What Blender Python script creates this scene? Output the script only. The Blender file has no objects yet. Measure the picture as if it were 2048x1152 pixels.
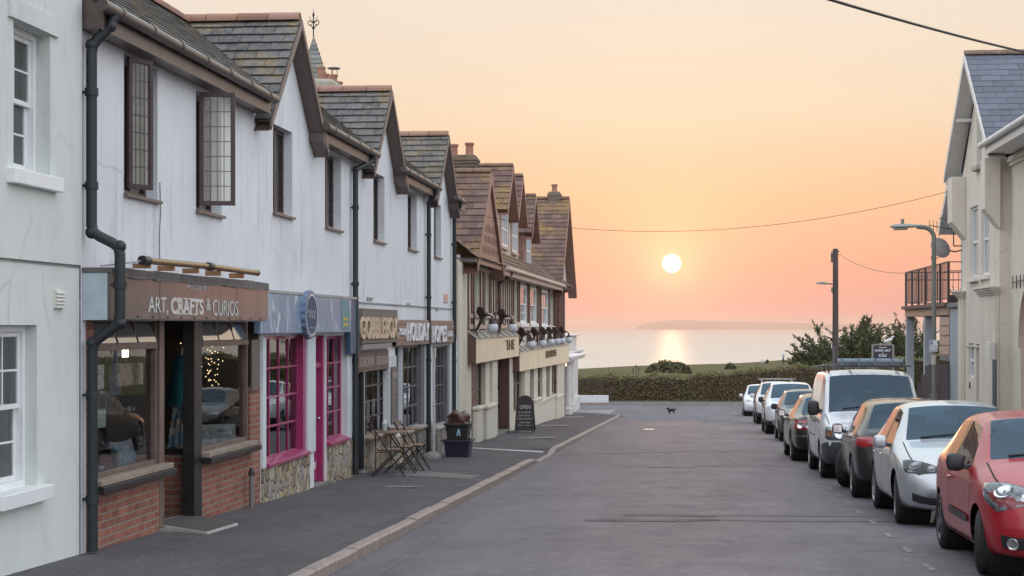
import bpy, bmesh, math, random
from math import sin, cos, tan, pi, atan, atan2, sqrt, radians, exp
from mathutils import Vector, Matrix
from mathutils.bvhtree import BVHTree
random.seed(7)
SC = bpy.context.scene
COL = SC.collection
# ------------------------------------------------------------------ survey of the street
F = 3520.0; TH = atan(361 / F); HC = 1.775; HOR = 652.0
WALL = -5.55                                # plane of the left hand facades
def ray(px, py):
    a = (px - 1024) / F; b = (HOR - py) / F
    return Vector((-sin(TH) + a * cos(TH), cos(TH) + a * sin(TH), b))
def onX(px, py, X):
    r = ray(px, py); t = X / r.x
    return t * r.y, HC + t * r.z
def Yx(px, X=WALL): return onX(px, 600, X)[0]
def R(xl, yt, yb, xr, X=WALL):              # opening measured on a facade: Y0, Y1, Z0, Z1
    y0, zt = onX(xl, yt, X); _, zb = onX(xl, yb, X)
    return (y0, Yx(xr, X), zb, zt)
def gz(y):                                  # height of the carriageway
    if y < 85: return -0.0298 * y
    t = min(1, (y - 85) / 15)
    return -2.533 - 0.0298 * 15 * (1 - (1 - t) ** 2) / 2
def pz(x, y):                               # height of the left pavement
    return gz(y) + 0.10 + max(0, -3.5 - x) * 0.022
# ------------------------------------------------------------------ objects
def setp(o, label=None, cat=None, group=None, kind=None):
    if label: o['label'] = label
    if cat: o['category'] = cat
    if group: o['group'] = group
    if kind: o['kind'] = kind
    return o
def thing(name, label, cat, loc=(0, 0, 0), rz=0, group=None):
    o = bpy.data.objects.new(name, None); COL.objects.link(o)
    o.location = loc; o.rotation_euler = (0, 0, rz); o.empty_display_size = .2
    return setp(o, label, cat, group)
def wloc(o):
    v = Vector((0, 0, 0))
    while o is not None:
        v = v + o.location; o = o.parent
    return v
def copy_tree(o, parent=None):
    c = o.copy(); COL.objects.link(c)
    if parent is not None: c.parent = parent
    for ch in list(o.children): copy_tree(ch, c)
    return c
class MB:
    def __init__(s): s.v = []; s.f = []; s.m = []; s.mi = 0
    def add(s, vs, fs, mi=None):
        b = len(s.v); s.v += [Vector(p) for p in vs]
        for f in fs: s.f.append([b + i for i in f]); s.m.append(s.mi if mi is None else mi)
        return s
    def quad(s, *p, mi=None): return s.add(p, [list(range(len(p)))], mi)
    def box(s, x0, x1, y0, y1, z0, z1, mi=None):
        if x0 > x1: x0, x1 = x1, x0
        if y0 > y1: y0, y1 = y1, y0
        if z0 > z1: z0, z1 = z1, z0
        return s.add([(x0,y0,z0),(x1,y0,z0),(x1,y1,z0),(x0,y1,z0),(x0,y0,z1),(x1,y0,z1),(x1,y1,z1),(x0,y1,z1)],
                     [[3,2,1,0],[4,5,6,7],[0,1,5,4],[1,2,6,5],[2,3,7,6],[3,0,4,7]], mi)
    def bar(s, a, b, w, h, up=(0, 0, 1), mi=None):       # rectangular bar from a to b
        a = Vector(a); b = Vector(b); d = (b - a).normalized(); u = Vector(up)
        if abs(d.dot(u)) > .98: u = Vector((1, 0, 0)) if abs(d.x) < .9 else Vector((0, 1, 0))
        sx = d.cross(u).normalized() * (w / 2); sy = sx.cross(d).normalized() * (h / 2)
        p = [a-sx-sy, a+sx-sy, a+sx+sy, a-sx+sy, b-sx-sy, b+sx-sy, b+sx+sy, b-sx+sy]
        return s.add(p, [[3,2,1,0],[4,5,6,7],[0,1,5,4],[1,2,6,5],[2,3,7,6],[3,0,4,7]], mi)
    def prism(s, poly, d, mi=None):                      # polygon (3D points) extruded by vector d
        d = Vector(d); n = len(poly); P = [Vector(p) for p in poly]
        nn = (P[1]-P[0]).cross(P[2]-P[1])
        if nn.dot(d) > 0: P = P[::-1]
        fs = [list(range(n)), list(range(2*n-1, n-1, -1))]
        for i in range(n): j = (i+1) % n; fs.append([j, i, n+i, n+j])
        return s.add(P + [p + d for p in P], fs, mi)
    def tube(s, pts, r, n=8, cap=True, mi=None):
        pts = [Vector(p) for p in pts]; rs = r if isinstance(r, (list, tuple)) else [r] * len(pts)
        vs = []; fs = []; prev = None
        for i, p in enumerate(pts):
            if i == 0: d = pts[1] - p
            elif i == len(pts) - 1: d = p - pts[i-1]
            else: d = (pts[i+1] - p).normalized() + (p - pts[i-1]).normalized()
            d = d.normalized() if d.length > 1e-9 else Vector((0, 0, 1))
            if prev is None:
                u = Vector((0, 0, 1)) if abs(d.z) < .9 else Vector((1, 0, 0))
                a = d.cross(u).normalized()
            else: a = (prev - d * prev.dot(d)).normalized()
            prev = a; b = d.cross(a)
            for k in range(n):
                t = 2 * pi * k / n; vs.append(p + (a * cos(t) + b * sin(t)) * rs[i])
        for i in range(len(pts) - 1):
            for k in range(n):
                k2 = (k + 1) % n; fs.append([i*n+k, i*n+k2, (i+1)*n+k2, (i+1)*n+k])
        if cap: fs.append(list(range(n-1, -1, -1))); fs.append([(len(pts)-1)*n + k for k in range(n)])
        return s.add(vs, fs, mi)
    def lathe(s, prof, org=(0, 0, 0), axis='z', n=24, mi=None, arc=(0, 2*pi)):  # prof: (radius, height)
        org = Vector(org); vs = []; fs = []; full = abs(arc[1]-arc[0]-2*pi) < 1e-6; m = n if full else n + 1
        for k in range(m):
            t = arc[0] + (arc[1]-arc[0]) * k / n
            for r, h in prof:
                c, q = r*cos(t), r*sin(t)
                vs.append(org + (Vector((c, q, h)) if axis == 'z' else Vector((h, c, q)) if axis == 'x' else Vector((q, h, c))))
        L = len(prof)
        for k in range(n):
            k2 = (k+1) % m
            for i in range(L-1): fs.append([k*L+i, k2*L+i, k2*L+i+1, k*L+i+1])
        return s.add(vs, fs, mi)
    def ball(s, c, r, n=12, sc=(1, 1, 1), mi=None):
        c = Vector(c); m = n // 2
        prof = [(r * sin(pi*i/m), -r * cos(pi*i/m)) for i in range(m+1)]
        b = len(s.v); s.lathe(prof, (0, 0, 0), 'z', n, mi)
        for i in range(b, len(s.v)): v = s.v[i]; s.v[i] = c + Vector((v.x*sc[0], v.y*sc[1], v.z*sc[2]))
        return s
    def xf(s, M, a=0):
        for i in range(a, len(s.v)): s.v[i] = M @ s.v[i]
        return s
    def mesh(s, name):
        me = bpy.data.meshes.new(name); me.from_pydata(s.v, [], s.f); me.update()
        return me
    def each(s, name, mat, parent=None, **k):     # every separate piece becomes an object of its own
        return [m.build(name, mat, parent, **k) for m in islands(s)]
    def build(s, name, mat, parent=None, smooth=None, bevel=0, uv=True, local=False, seg=2):
        me = s.mesh(name)
        mats = mat if isinstance(mat, (list, tuple)) else [mat]
        for m in mats: me.materials.append(m)
        if len(mats) > 1:
            for p, i in zip(me.polygons, s.m): p.material_index = i
        if uv: auto_uv(me)
        if smooth is not None:
            for p in me.polygons: p.use_smooth = True
            me.set_sharp_from_angle(angle=radians(smooth))
        o = bpy.data.objects.new(name, me); COL.objects.link(o)
        if bevel:
            b = o.modifiers.new('b', 'BEVEL'); b.width = bevel; b.segments = seg; b.limit_method = 'ANGLE'; b.angle_limit = radians(40)
        if parent is not None:
            o.parent = parent
            if not local: o.location = -wloc(parent)
        return o
def islands(mb):
    par = list(range(len(mb.v)))
    def fd(a):
        while par[a] != a: par[a] = par[par[a]]; a = par[a]
        return a
    for f in mb.f:
        for k in f[1:]: par[fd(k)] = fd(f[0])
    g = {}
    for f in mb.f: g.setdefault(fd(f[0]), []).append(f)
    out = []
    for fs in g.values():
        m = MB(); mp = {}
        for f in fs:
            for k in f:
                if k not in mp: mp[k] = len(m.v); m.v.append(mb.v[k])
            m.f.append([mp[k] for k in f]); m.m.append(0)
        out.append(m)
    return out
def auto_uv(me):
    l = me.uv_layers.new(name='UVMap'); d = l.data
    Zv = Vector((0, 0, 1))
    for p in me.polygons:
        n = p.normal
        if abs(n.z) > .97: u = Vector((1, 0, 0)); v = Vector((0, 1, 0))
        else: u = Zv.cross(n).normalized(); v = n.cross(u)
        for li in p.loop_indices:
            c = me.vertices[me.loops[li].vertex_index].co
            d[li].uv = (c.dot(u), c.dot(v))
def text_mb(body, x0, x1, z0, z1, depth=.01, bold=0.0, shear=0, res=3):
    """lettering fitted into a box; returned as MB lying in the local x/y plane, thickness +z"""
    cu = bpy.data.curves.new('t', 'FONT'); cu.body = body; cu.size = 1; cu.resolution_u = res
    cu.offset = bold; cu.shear = shear; cu.extrude = depth / 2 if depth else 0
    o = bpy.data.objects.new('t', cu); COL.objects.link(o)
    dg = bpy.context.evaluated_depsgraph_get(); dg.update()
    me = bpy.data.meshes.new_from_object(o.evaluated_get(dg))
    mb = MB(); mb.v = [v.co.copy() for v in me.vertices]; mb.f = [list(p.vertices) for p in me.polygons]; mb.m = [0] * len(mb.f)
    bpy.data.objects.remove(o); bpy.data.curves.remove(cu); bpy.data.meshes.remove(me)
    xs = [v.x for v in mb.v]; ys = [v.y for v in mb.v]
    ax, bx, ay, by = min(xs), max(xs), min(ys), max(ys)
    for v in mb.v:
        v.x = x0 + (v.x - ax) / (bx - ax) * (x1 - x0); v.y = z0 + (v.y - ay) / (by - ay) * (z1 - z0); v.z += depth / 2
    return mb
def text_wall(body, y0, y1, z0, z1, X, depth=.01, **k):  # lettering on a facade that looks towards +X
    mb = text_mb(body, y0, y1, z0, z1, depth, **k)
    mb.v = [Vector((X + v.z, v.x, v.y)) for v in mb.v]
    return mb
# ------------------------------------------------------------------ materials
def lin(h):
    h = h.lstrip('#'); c = [int(h[i:i+2], 16) / 255 for i in (0, 2, 4)]
    return tuple(x / 12.92 if x <= .04045 else ((x + .055) / 1.055) ** 2.4 for x in c) + (1,)
def C4(c): return lin(c) if isinstance(c, str) else (tuple(c) + (1,) if len(c) == 3 else tuple(c))
class NB:
    def __init__(s, name):
        s.m = bpy.data.materials.new(name); s.m.use_nodes = True; s.t = s.m.node_tree; s.n = s.t.nodes; s.l = s.t.links
        s.b = s.n['Principled BSDF']; s.out = s.n['Material Output']; s.tc = None
    def new(s, t, **k):
        n = s.n.new(t)
        for a, v in k.items(): setattr(n, a, v)
        return n
    def co(s, which='Object', scale=(1, 1, 1)):
        if s.tc is None: s.tc = s.new('ShaderNodeTexCoord')
        if scale == (1, 1, 1): return s.tc.outputs[which]
        mp = s.new('ShaderNodeMapping'); mp.inputs['Scale'].default_value = scale
        s.l.new(s.tc.outputs[which], mp.inputs[0]); return mp.outputs[0]
    def noise(s, scale, detail=4, rough=.6, co=None, dist=0):
        n = s.new('ShaderNodeTexNoise'); n.inputs['Scale'].default_value = scale; n.inputs['Detail'].default_value = detail
        n.inputs['Roughness'].default_value = rough; n.inputs['Distortion'].default_value = dist
        s.l.new(co if co is not None else s.co(), n.inputs['Vector']); return n.outputs['Fac']
    def ramp(s, fac, stops, interp='LINEAR'):
        r = s.new('ShaderNodeValToRGB'); r.color_ramp.interpolation = interp; e = r.color_ramp.elements
        while len(e) < len(stops): e.new(.5)
        for i, (p, c) in enumerate(stops):
            e[i].position = p; e[i].color = C4(c) if not isinstance(c, (int, float)) else (c, c, c, 1)
        s.l.new(fac, r.inputs[0]); return r.outputs[0]
    def mix(s, fac, a, b, mode='MIX'):
        n = s.new('ShaderNodeMix', data_type='RGBA', blend_type=mode)
        for sock, v in ((n.inputs[0], fac), (n.inputs[6], a), (n.inputs[7], b)):
            if hasattr(v, 'is_linked') or hasattr(v, 'links'): s.l.new(v, sock)
            elif isinstance(v, (int, float)): sock.default_value = v if sock == n.inputs[0] else (v, v, v, 1)
            else: sock.default_value = C4(v)
        return n.outputs[2]
    def math(s, op, a, b=0.0, clamp=False):
        n = s.new('ShaderNodeMath', operation=op, use_clamp=clamp)
        for i, v in enumerate((a, b)):
            if isinstance(v, (int, float)): n.inputs[i].default_value = v
            else: s.l.new(v, n.inputs[i])
        return n.outputs[0]
    def bump(s, h, strength=.3, dist=.01, prev=None):
        n = s.new('ShaderNodeBump'); n.inputs['Strength'].default_value = strength; n.inputs['Distance'].default_value = dist
        s.l.new(h, n.inputs['Height'])
        if prev is not None: s.l.new(prev, n.inputs['Normal'])
        return n.outputs[0]
    def set(s, col=None, rough=None, metal=None, normal=None, spec=None, coat=None, emit=None, estr=None, trans=None):
        for k, v in (('Base Color', col), ('Roughness', rough), ('Metallic', metal), ('Normal', normal), ('Specular IOR Level', spec),
                     ('Coat Weight', coat), ('Emission Color', emit), ('Emission Strength', estr)):
            if v is None: continue
            if hasattr(v, 'links'): s.l.new(v, s.b.inputs[k])
            elif isinstance(v, (int, float)): s.b.inputs[k].default_value = v
            else: s.b.inputs[k].default_value = C4(v)
        return s.m
_mc = {}
def simple(name, col, rough=.55, metal=0, var=.12, vs=6, bump=.0, bs=60, spec=.5, coat=0, stretch=(1, 1, 1)):
    """plain surface with a little uneven wear"""
    if name in _mc: return _mc[name]
    n = NB(name); c = C4(col); f = n.noise(vs, 5, .65, n.co('Object', stretch))
    lo = tuple(x * (1 - var) for x in c[:3]); hi = tuple(min(1, x * (1 + var)) for x in c[:3])
    colr = n.ramp(f, [(.3, lo), (.7, hi)])
    rr = n.ramp(f, [(.3, max(.02, rough - .06)), (.7, min(1, rough + .08))])
    n.set(col=colr, rough=rr, metal=metal, spec=spec, coat=coat)
    if bump: n.set(normal=n.bump(n.noise(bs, 6, .7), bump, .01))
    _mc[name] = n.m; return n.m
def plaster(name, col, dirt='#6f6a5f', amt=.5, bump=.25, tint=None, tintamt=.0):
    n = NB(name); c = C4(col)
    big = n.noise(.9, 6, .65); fine = n.noise(28, 5, .7)
    base = n.ramp(big, [(.25, tuple(x*.86 for x in c[:3])), (.5, c[:3]), (.8, tuple(min(1, x*1.06) for x in c[:3]))])
    if tint: base = n.mix(n.ramp(n.noise(.35, 3, .5), [(.4, 0.0), (.65, tintamt)]), base, tint)
    streak = n.noise(5, 6, .7, n.co('Object', (1, 1.3, .12)))
    mask = n.math('MULTIPLY', n.ramp(streak, [(.52, 0.0), (.75, 1.0)]), n.ramp(n.noise(.6, 4, .6), [(.42, 0.0), (.7, 1.0)]))
    mask = n.math('MULTIPLY', mask, amt)
    col1 = n.mix(mask, base, dirt)
    cr = n.new('ShaderNodeTexVoronoi', feature='DISTANCE_TO_EDGE'); cr.inputs['Scale'].default_value = .55
    wob = n.new('ShaderNodeTexNoise'); wob.inputs['Scale'].default_value = 1.7; wob.inputs['Detail'].default_value = 6; n.l.new(n.co(), wob.inputs['Vector'])
    n.l.new(n.mix(.35, n.co(), wob.outputs['Color']), cr.inputs['Vector'])
    ck = n.math('MULTIPLY', n.ramp(cr.outputs['Distance'], [(.0025, 1.0), (.007, 0.0)]), n.ramp(n.noise(.7, 3, .5), [(.5, 0.0), (.6, .22)]))
    col1 = n.mix(ck, col1, dirt)
    patch = n.math('MULTIPLY', n.ramp(n.noise(2.4, 8, .75), [(.62, 0.0), (.72, 1.0)]), amt * .35)
    col1 = n.mix(patch, col1, dirt)
    return n.set(col=col1, rough=.82, spec=.25, normal=n.bump(fine, bump, .006, n.bump(n.noise(3, 4, .6), bump*.6, .03)))
def tiles(name, c1, c2, lich, w=.30, h=.22, lamt=.6, dark='#2a2827', mortar=.012, lscale=1.6):
    n = NB(name); uv = n.co('UV')
    b = n.new('ShaderNodeTexBrick'); b.offset = .5; n.l.new(uv, b.inputs['Vector'])
    b.inputs['Scale'].default_value = 1; b.inputs['Brick Width'].default_value = w; b.inputs['Row Height'].default_value = h
    b.inputs['Mortar Size'].default_value = mortar; b.inputs['Mortar Smooth'].default_value = .3; b.inputs['Bias'].default_value = -.1
    b.inputs['Color1'].default_value = C4(c1); b.inputs['Color2'].default_value = C4(c2); b.inputs['Mortar'].default_value = C4(dark)
    sp = n.ramp(n.noise(9, 7, .75), [(.5, 0.0), (.62, 1.0)])
    col = n.mix(n.math('MULTIPLY', sp, .45), b.outputs['Color'], '#8d8a80')
    lm = n.math('MULTIPLY', n.ramp(n.noise(lscale, 4, .6), [(.5, 0.0), (.68, 1.0)]), n.ramp(n.noise(14, 5, .7), [(.4, 0.0), (.6, 1.0)]))
    col = n.mix(n.math('MULTIPLY', lm, lamt), col, lich)
    sp2 = n.ramp(n.noise(22, 6, .8), [(.55, 0.0), (.68, .7)])
    col = n.mix(sp2, col, '#1f1e1d')
    hh = n.math('ADD', n.math('MULTIPLY', b.outputs['Fac'], -1.0), n.math('MULTIPLY', n.noise(20, 5, .7), .8))
    return n.set(col=col, rough=.8, spec=.3, normal=n.bump(hh, .5, .015))
def bricks(name, c1, c2, mort, w=.225, h=.075, msize=.010, var=.5):
    n = NB(name); uv = n.co('UV')
    b = n.new('ShaderNodeTexBrick'); b.offset = .5; n.l.new(uv, b.inputs['Vector'])
    b.inputs['Scale'].default_value = 1; b.inputs['Brick Width'].default_value = w; b.inputs['Row Height'].default_value = h
    b.inputs['Mortar Size'].default_value = msize; b.inputs['Mortar Smooth'].default_value = .2
    b.inputs['Color1'].default_value = C4(c1); b.inputs['Color2'].default_value = C4(c2); b.inputs['Mortar'].default_value = C4(mort)
    col = n.mix(n.math('MULTIPLY', n.ramp(n.noise(3, 6, .7), [(.4, 0.0), (.75, 1.0)]), var), b.outputs['Color'], '#3d2a24')
    hh = n.math('ADD', n.math('MULTIPLY', b.outputs['Fac'], -1.0), n.math('MULTIPLY', n.noise(70, 5, .7), .4))
    return n.set(col=col, rough=.85, spec=.25, normal=n.bump(hh, .5, .008))
def stonework(name, scale=3.2, cols=('#a18f78', '#b5aa98', '#8d8071', '#b9a585', '#a09c95', '#c2b8a6'), mort='#6a6258', sy=.9):
    n = NB(name); uv = n.co('UV', (1.15, sy, 1))
    nz = n.new('ShaderNodeTexNoise'); nz.inputs['Scale'].default_value = 2.5; n.l.new(uv, nz.inputs['Vector'])
    wv = n.mix(.12, uv, nz.outputs['Color'])
    v = n.new('ShaderNodeTexVoronoi'); v.inputs['Scale'].default_value = scale; n.l.new(wv, v.inputs['Vector'])
    e = n.new('ShaderNodeTexVoronoi', feature='DISTANCE_TO_EDGE'); e.inputs['Scale'].default_value = scale; n.l.new(wv, e.inputs['Vector'])
    sep = n.new('ShaderNodeSeparateColor'); n.l.new(v.outputs['Color'], sep.inputs[0])
    k = len(cols); base = n.ramp(sep.outputs[0], [(i / k, c) for i, c in enumerate(cols)], 'CONSTANT')
    base = n.mix(n.ramp(n.noise(12, 6, .75), [(.4, 0.0), (.8, .5)]), base, '#4e453c')
    m = n.ramp(e.outputs['Distance'], [(.018, 1.0), (.05, 0.0)])
    col = n.mix(m, base, mort)
    hgt = n.math('ADD', n.ramp(e.outputs['Distance'], [(.0, 0.0), (.12, 1.0)]), n.math('MULTIPLY', n.noise(25, 6, .7), .5))
    return n.set(col=col, rough=.8, spec=.3, normal=n.bump(hgt, .7, .03))
def wood(name, c1, c2, stretch=(6, .5, 6), rough=.55, spec=.5, scale=4):
    n = NB(name); f = n.noise(scale, 8, .7, n.co('Object', stretch), .4)
    f2 = n.noise(1.3, 4, .6)
    col = n.mix(n.ramp(f, [(.3, 0.0), (.7, 1.0)]), c1, c2)
    col = n.mix(n.ramp(f2, [(.4, 0.0), (.9, .5)]), col, c1)
    return n.set(col=col, rough=rough, spec=spec, normal=n.bump(f, .25, .006))
def glass(name, tint=(.86, .9, .9), ior=1.55, rough=.015, haze=.0, hazecol=(.5, .55, .6), boost=1.0, gcol=(1, 1, 1)):
    """thin window glass: see-through plus mirror, stronger at grazing angles; optional diffuse film for dust and painted-in reflections"""
    n = NB(name); n.n.remove(n.b)
    tr = n.new('ShaderNodeBsdfTransparent'); tr.inputs[0].default_value = C4(tint)
    gl = n.new('ShaderNodeBsdfGlossy'); gl.inputs['Roughness'].default_value = rough; gl.inputs['Color'].default_value = C4(gcol)
    bp = n.bump(n.noise(1.4, 3, .5), .05, .02); n.l.new(bp, gl.inputs['Normal'])
    fr = n.new('ShaderNodeFresnel'); fr.inputs['IOR'].default_value = ior
    fac = n.math('MULTIPLY', fr.outputs[0], boost, True)
    mx = n.new('ShaderNodeMixShader'); n.l.new(fac, mx.inputs[0]); n.l.new(tr.outputs[0], mx.inputs[1]); n.l.new(gl.outputs[0], mx.inputs[2])
    sh = mx.outputs[0]
    if haze:
        df = n.new('ShaderNodeBsdfDiffuse'); df.inputs[0].default_value = C4(hazecol)
        m2 = n.new('ShaderNodeMixShader'); m2.inputs[0].default_value = haze; n.l.new(sh, m2.inputs[1]); n.l.new(df.outputs[0], m2.inputs[2]); sh = m2.outputs[0]
    n.l.new(sh, n.out.inputs[0]); return n.m
def paint(name, col, rough=.28, metal=0.0, flake=0, coat=1.0):
    n = NB(name); c = C4(col)
    f = n.noise(2.2, 5, .6); dirt = n.ramp(n.noise(6, 6, .75), [(.35, rough), (.8, rough + .14)])
    colr = n.ramp(f, [(.3, tuple(x*.93 for x in c[:3])), (.7, tuple(min(1, x*1.04) for x in c[:3]))])
    n.b.inputs['Coat Roughness'].default_value = .06
    sp = n.ramp(n.noise(7, 7, .75), [(.55, 0.0), (.75, .3)])
    colr = n.mix(sp, colr, '#57504a')
    return n.set(col=colr, rough=dirt, metal=metal, coat=coat)
# ------------------------------------------------------------------ camera
cam = bpy.data.cameras.new('camera'); co = bpy.data.objects.new('camera', cam); COL.objects.link(co)
co.location = (0, 0, HC); co.rotation_euler = (pi / 2, 0, TH)
cam.sensor_width = 36; cam.lens = F / 2048 * 36; cam.shift_y = (HOR - 576) / 2048
cam.clip_start = .1; cam.clip_end = 200000
SC.camera = co
SC.view_settings.view_transform = 'Standard'; SC.view_settings.look = 'None'; SC.view_settings.exposure = 0; SC.view_settings.gamma = 1
SC.cycles.use_denoising = True
SC.cycles.max_bounces = 8; SC.cycles.diffuse_bounces = 3; SC.cycles.glossy_bounces = 4; SC.cycles.transmission_bounces = 4; SC.cycles.transparent_max_bounces = 10
SC.cycles.volume_bounces = 0; SC.cycles.caustics_reflective = False; SC.cycles.caustics_refractive = False
SC.cycles.sample_clamp_indirect = 4
# ------------------------------------------------------------------ sky and sun
SEL, SAZ = radians(2.03), radians(-.67)
SUN = Vector((sin(SAZ) * cos(SEL), cos(SAZ) * cos(SEL), sin(SEL)))
def make_world():
    w = bpy.data.worlds.new('World'); SC.world = w; w.use_nodes = True
    t = w.node_tree; N = t.nodes; L = t.links
    for n in list(N): N.remove(n)
    def M(op, a, b=0.0, clamp=False):
        n = N.new('ShaderNodeMath'); n.operation = op; n.use_clamp = clamp
        for i, v in enumerate((a, b)):
            if isinstance(v, (int, float)): n.inputs[i].default_value = v
            else: L.new(v, n.inputs[i])
        return n.outputs[0]
    def ramp(fac, stops, interp='EASE'):
        r = N.new('ShaderNodeValToRGB'); e = r.color_ramp.elements; r.color_ramp.interpolation = interp
        while len(e) < len(stops): e.new(.5)
        for i, (p, c) in enumerate(stops): e[i].position = p; e[i].color = lin(c) if isinstance(c, str) else (tuple(c) + (1,) if len(c) == 3 else c)
        L.new(fac, r.inputs[0]); return r.outputs[0]
    def mix(f, a, b, mode='MIX'):
        n = N.new('ShaderNodeMix'); n.data_type = 'RGBA'; n.blend_type = mode
        for sk, v in ((n.inputs[0], f), (n.inputs[6], a), (n.inputs[7], b)):
            if isinstance(v, (int, float)): sk.default_value = v
            elif isinstance(v, tuple): sk.default_value = v
            else: L.new(v, sk)
        return n.outputs[2]
    tc = N.new('ShaderNodeTexCoord'); d = tc.outputs['Generated']
    sp = N.new('ShaderNodeSeparateXYZ'); L.new(d, sp.inputs[0])
    dt = N.new('ShaderNodeVectorMath'); dt.operation = 'DOT_PRODUCT'; L.new(d, dt.inputs[0]); dt.inputs[1].default_value = SUN
    cosg = dt.outputs['Value']; z = sp.outputs[2]
    # soft cloudiness so that the evening sky is not a perfect gradient
    mp = N.new('ShaderNodeMapping'); mp.inputs['Scale'].default_value = (2.5, 2.5, 22); L.new(d, mp.inputs[0])
    nz = N.new('ShaderNodeTexNoise'); nz.inputs['Scale'].default_value = 1.6; nz.inputs['Detail'].default_value = 6; L.new(mp.outputs[0], nz.inputs[0])
    zz = M('ADD', z, M('MULTIPLY', M('SUBTRACT', nz.outputs[0], .5), .022))
    # elevation 0..90 deg mapped to 0..1 by sqrt, so the low sky gets most of the ramp
    e = M('POWER', M('MAXIMUM', zz, 0.0), .5)
    warm = ramp(e, [(0.0, WARM[0]), (.10, WARM[1]), (.19, WARM[2]), (.27, WARM[3]), (.345, WARM[4]), (.43, WARM[5]), (.62, WARM[6]), (1.0, WARM[7])], 'LINEAR')
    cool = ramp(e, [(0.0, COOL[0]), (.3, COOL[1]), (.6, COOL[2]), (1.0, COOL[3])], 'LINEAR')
    az = M('MULTIPLY', sp.outputs[1], 1.0)
    warm2 = ramp(e, [(0.0, '#d3aaa2'), (.10, '#e0b5a8'), (.19, '#ebc4b0'), (.27, '#f3d4bb'), (.345, '#f5dfcb'), (.43, '#f3e6da'), (.62, WARM[6]), (1.0, WARM[7])], 'LINEAR')
    f2 = N.new('ShaderNodeMapRange'); f2.interpolation_type = 'SMOOTHSTEP'; f2.inputs[1].default_value = .87; f2.inputs[2].default_value = .992
    L.new(az, f2.inputs[0]); warm = mix(f2.outputs[0], warm2, warm)
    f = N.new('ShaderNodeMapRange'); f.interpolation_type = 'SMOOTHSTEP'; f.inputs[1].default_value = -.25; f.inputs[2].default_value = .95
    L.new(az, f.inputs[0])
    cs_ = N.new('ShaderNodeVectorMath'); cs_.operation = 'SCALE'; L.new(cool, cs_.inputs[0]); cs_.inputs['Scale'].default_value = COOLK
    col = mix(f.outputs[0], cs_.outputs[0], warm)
    g = M('MAXIMUM', cosg, 0.0)
    def glow(col_, p, k, c):
        q = M('MULTIPLY', M('POWER', g, p), k)
        n = N.new('ShaderNodeVectorMath'); n.operation = 'SCALE'; n.inputs[0].default_value = c[:3]; L.new(q, n.inputs['Scale'])
        a = N.new('ShaderNodeVectorMath'); a.operation = 'ADD'; L.new(col_, a.inputs[0]); L.new(n.outputs[0], a.inputs[1]); return a.outputs[0]
    col = glow(col, 150, .10, (1, .55, .22)); col = glow(col, 500, .07, (1, .6, .32)); col = glow(col, 1500, .20, (1, .55, .20)); col = glow(col, 9000, .30, (1, .62, .28))
    ds = N.new('ShaderNodeMapRange'); ds.interpolation_type = 'SMOOTHSTEP'
    ds.inputs[1].default_value = cos(radians(.325)); ds.inputs[2].default_value = cos(radians(.255)); L.new(cosg, ds.inputs[0])
    disc = N.new('ShaderNodeVectorMath'); disc.operation = 'SCALE'; disc.inputs[0].default_value = (3.2, 2.6, 1.9); L.new(ds.outputs[0], disc.inputs['Scale'])
    ad = N.new('ShaderNodeVectorMath'); ad.operation = 'ADD'; L.new(col, ad.inputs[0]); L.new(disc.outputs[0], ad.inputs[1])
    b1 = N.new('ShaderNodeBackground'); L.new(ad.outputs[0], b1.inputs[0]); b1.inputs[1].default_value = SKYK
    sk = N.new('ShaderNodeTexSky'); sk.sky_type = 'NISHITA'; sk.sun_disc = False; sk.sun_elevation = SEL; sk.sun_rotation = SAZ
    b2 = N.new('ShaderNodeBackground'); L.new(sk.outputs[0], b2.inputs[0]); b2.inputs[1].default_value = NISH
    sh = N.new('ShaderNodeAddShader'); L.new(b1.outputs[0], sh.inputs[0]); L.new(b2.outputs[0], sh.inputs[1])
    o = N.new('ShaderNodeOutputWorld'); L.new(sh.outputs[0], o.inputs[0])
WARM = ['#d99f9f', '#e9a39c', '#f4b096', '#fac99f', '#fae0c2', '#f7e8d6', (1.05, 1.22, 1.25), (1.4, 1.5, 1.68)]
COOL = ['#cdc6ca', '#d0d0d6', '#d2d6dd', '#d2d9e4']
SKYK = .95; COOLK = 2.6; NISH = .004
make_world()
sl = bpy.data.lights.new('sun', 'SUN'); sl.energy = .22; sl.angle = radians(.5); sl.color = (1, .50, .24)
so = bpy.data.objects.new('sun', sl); COL.objects.link(so)
so.rotation_euler = (-SUN).to_track_quat('-Z', 'Y').to_euler(); so.location = (0, 60, 30)
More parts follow.
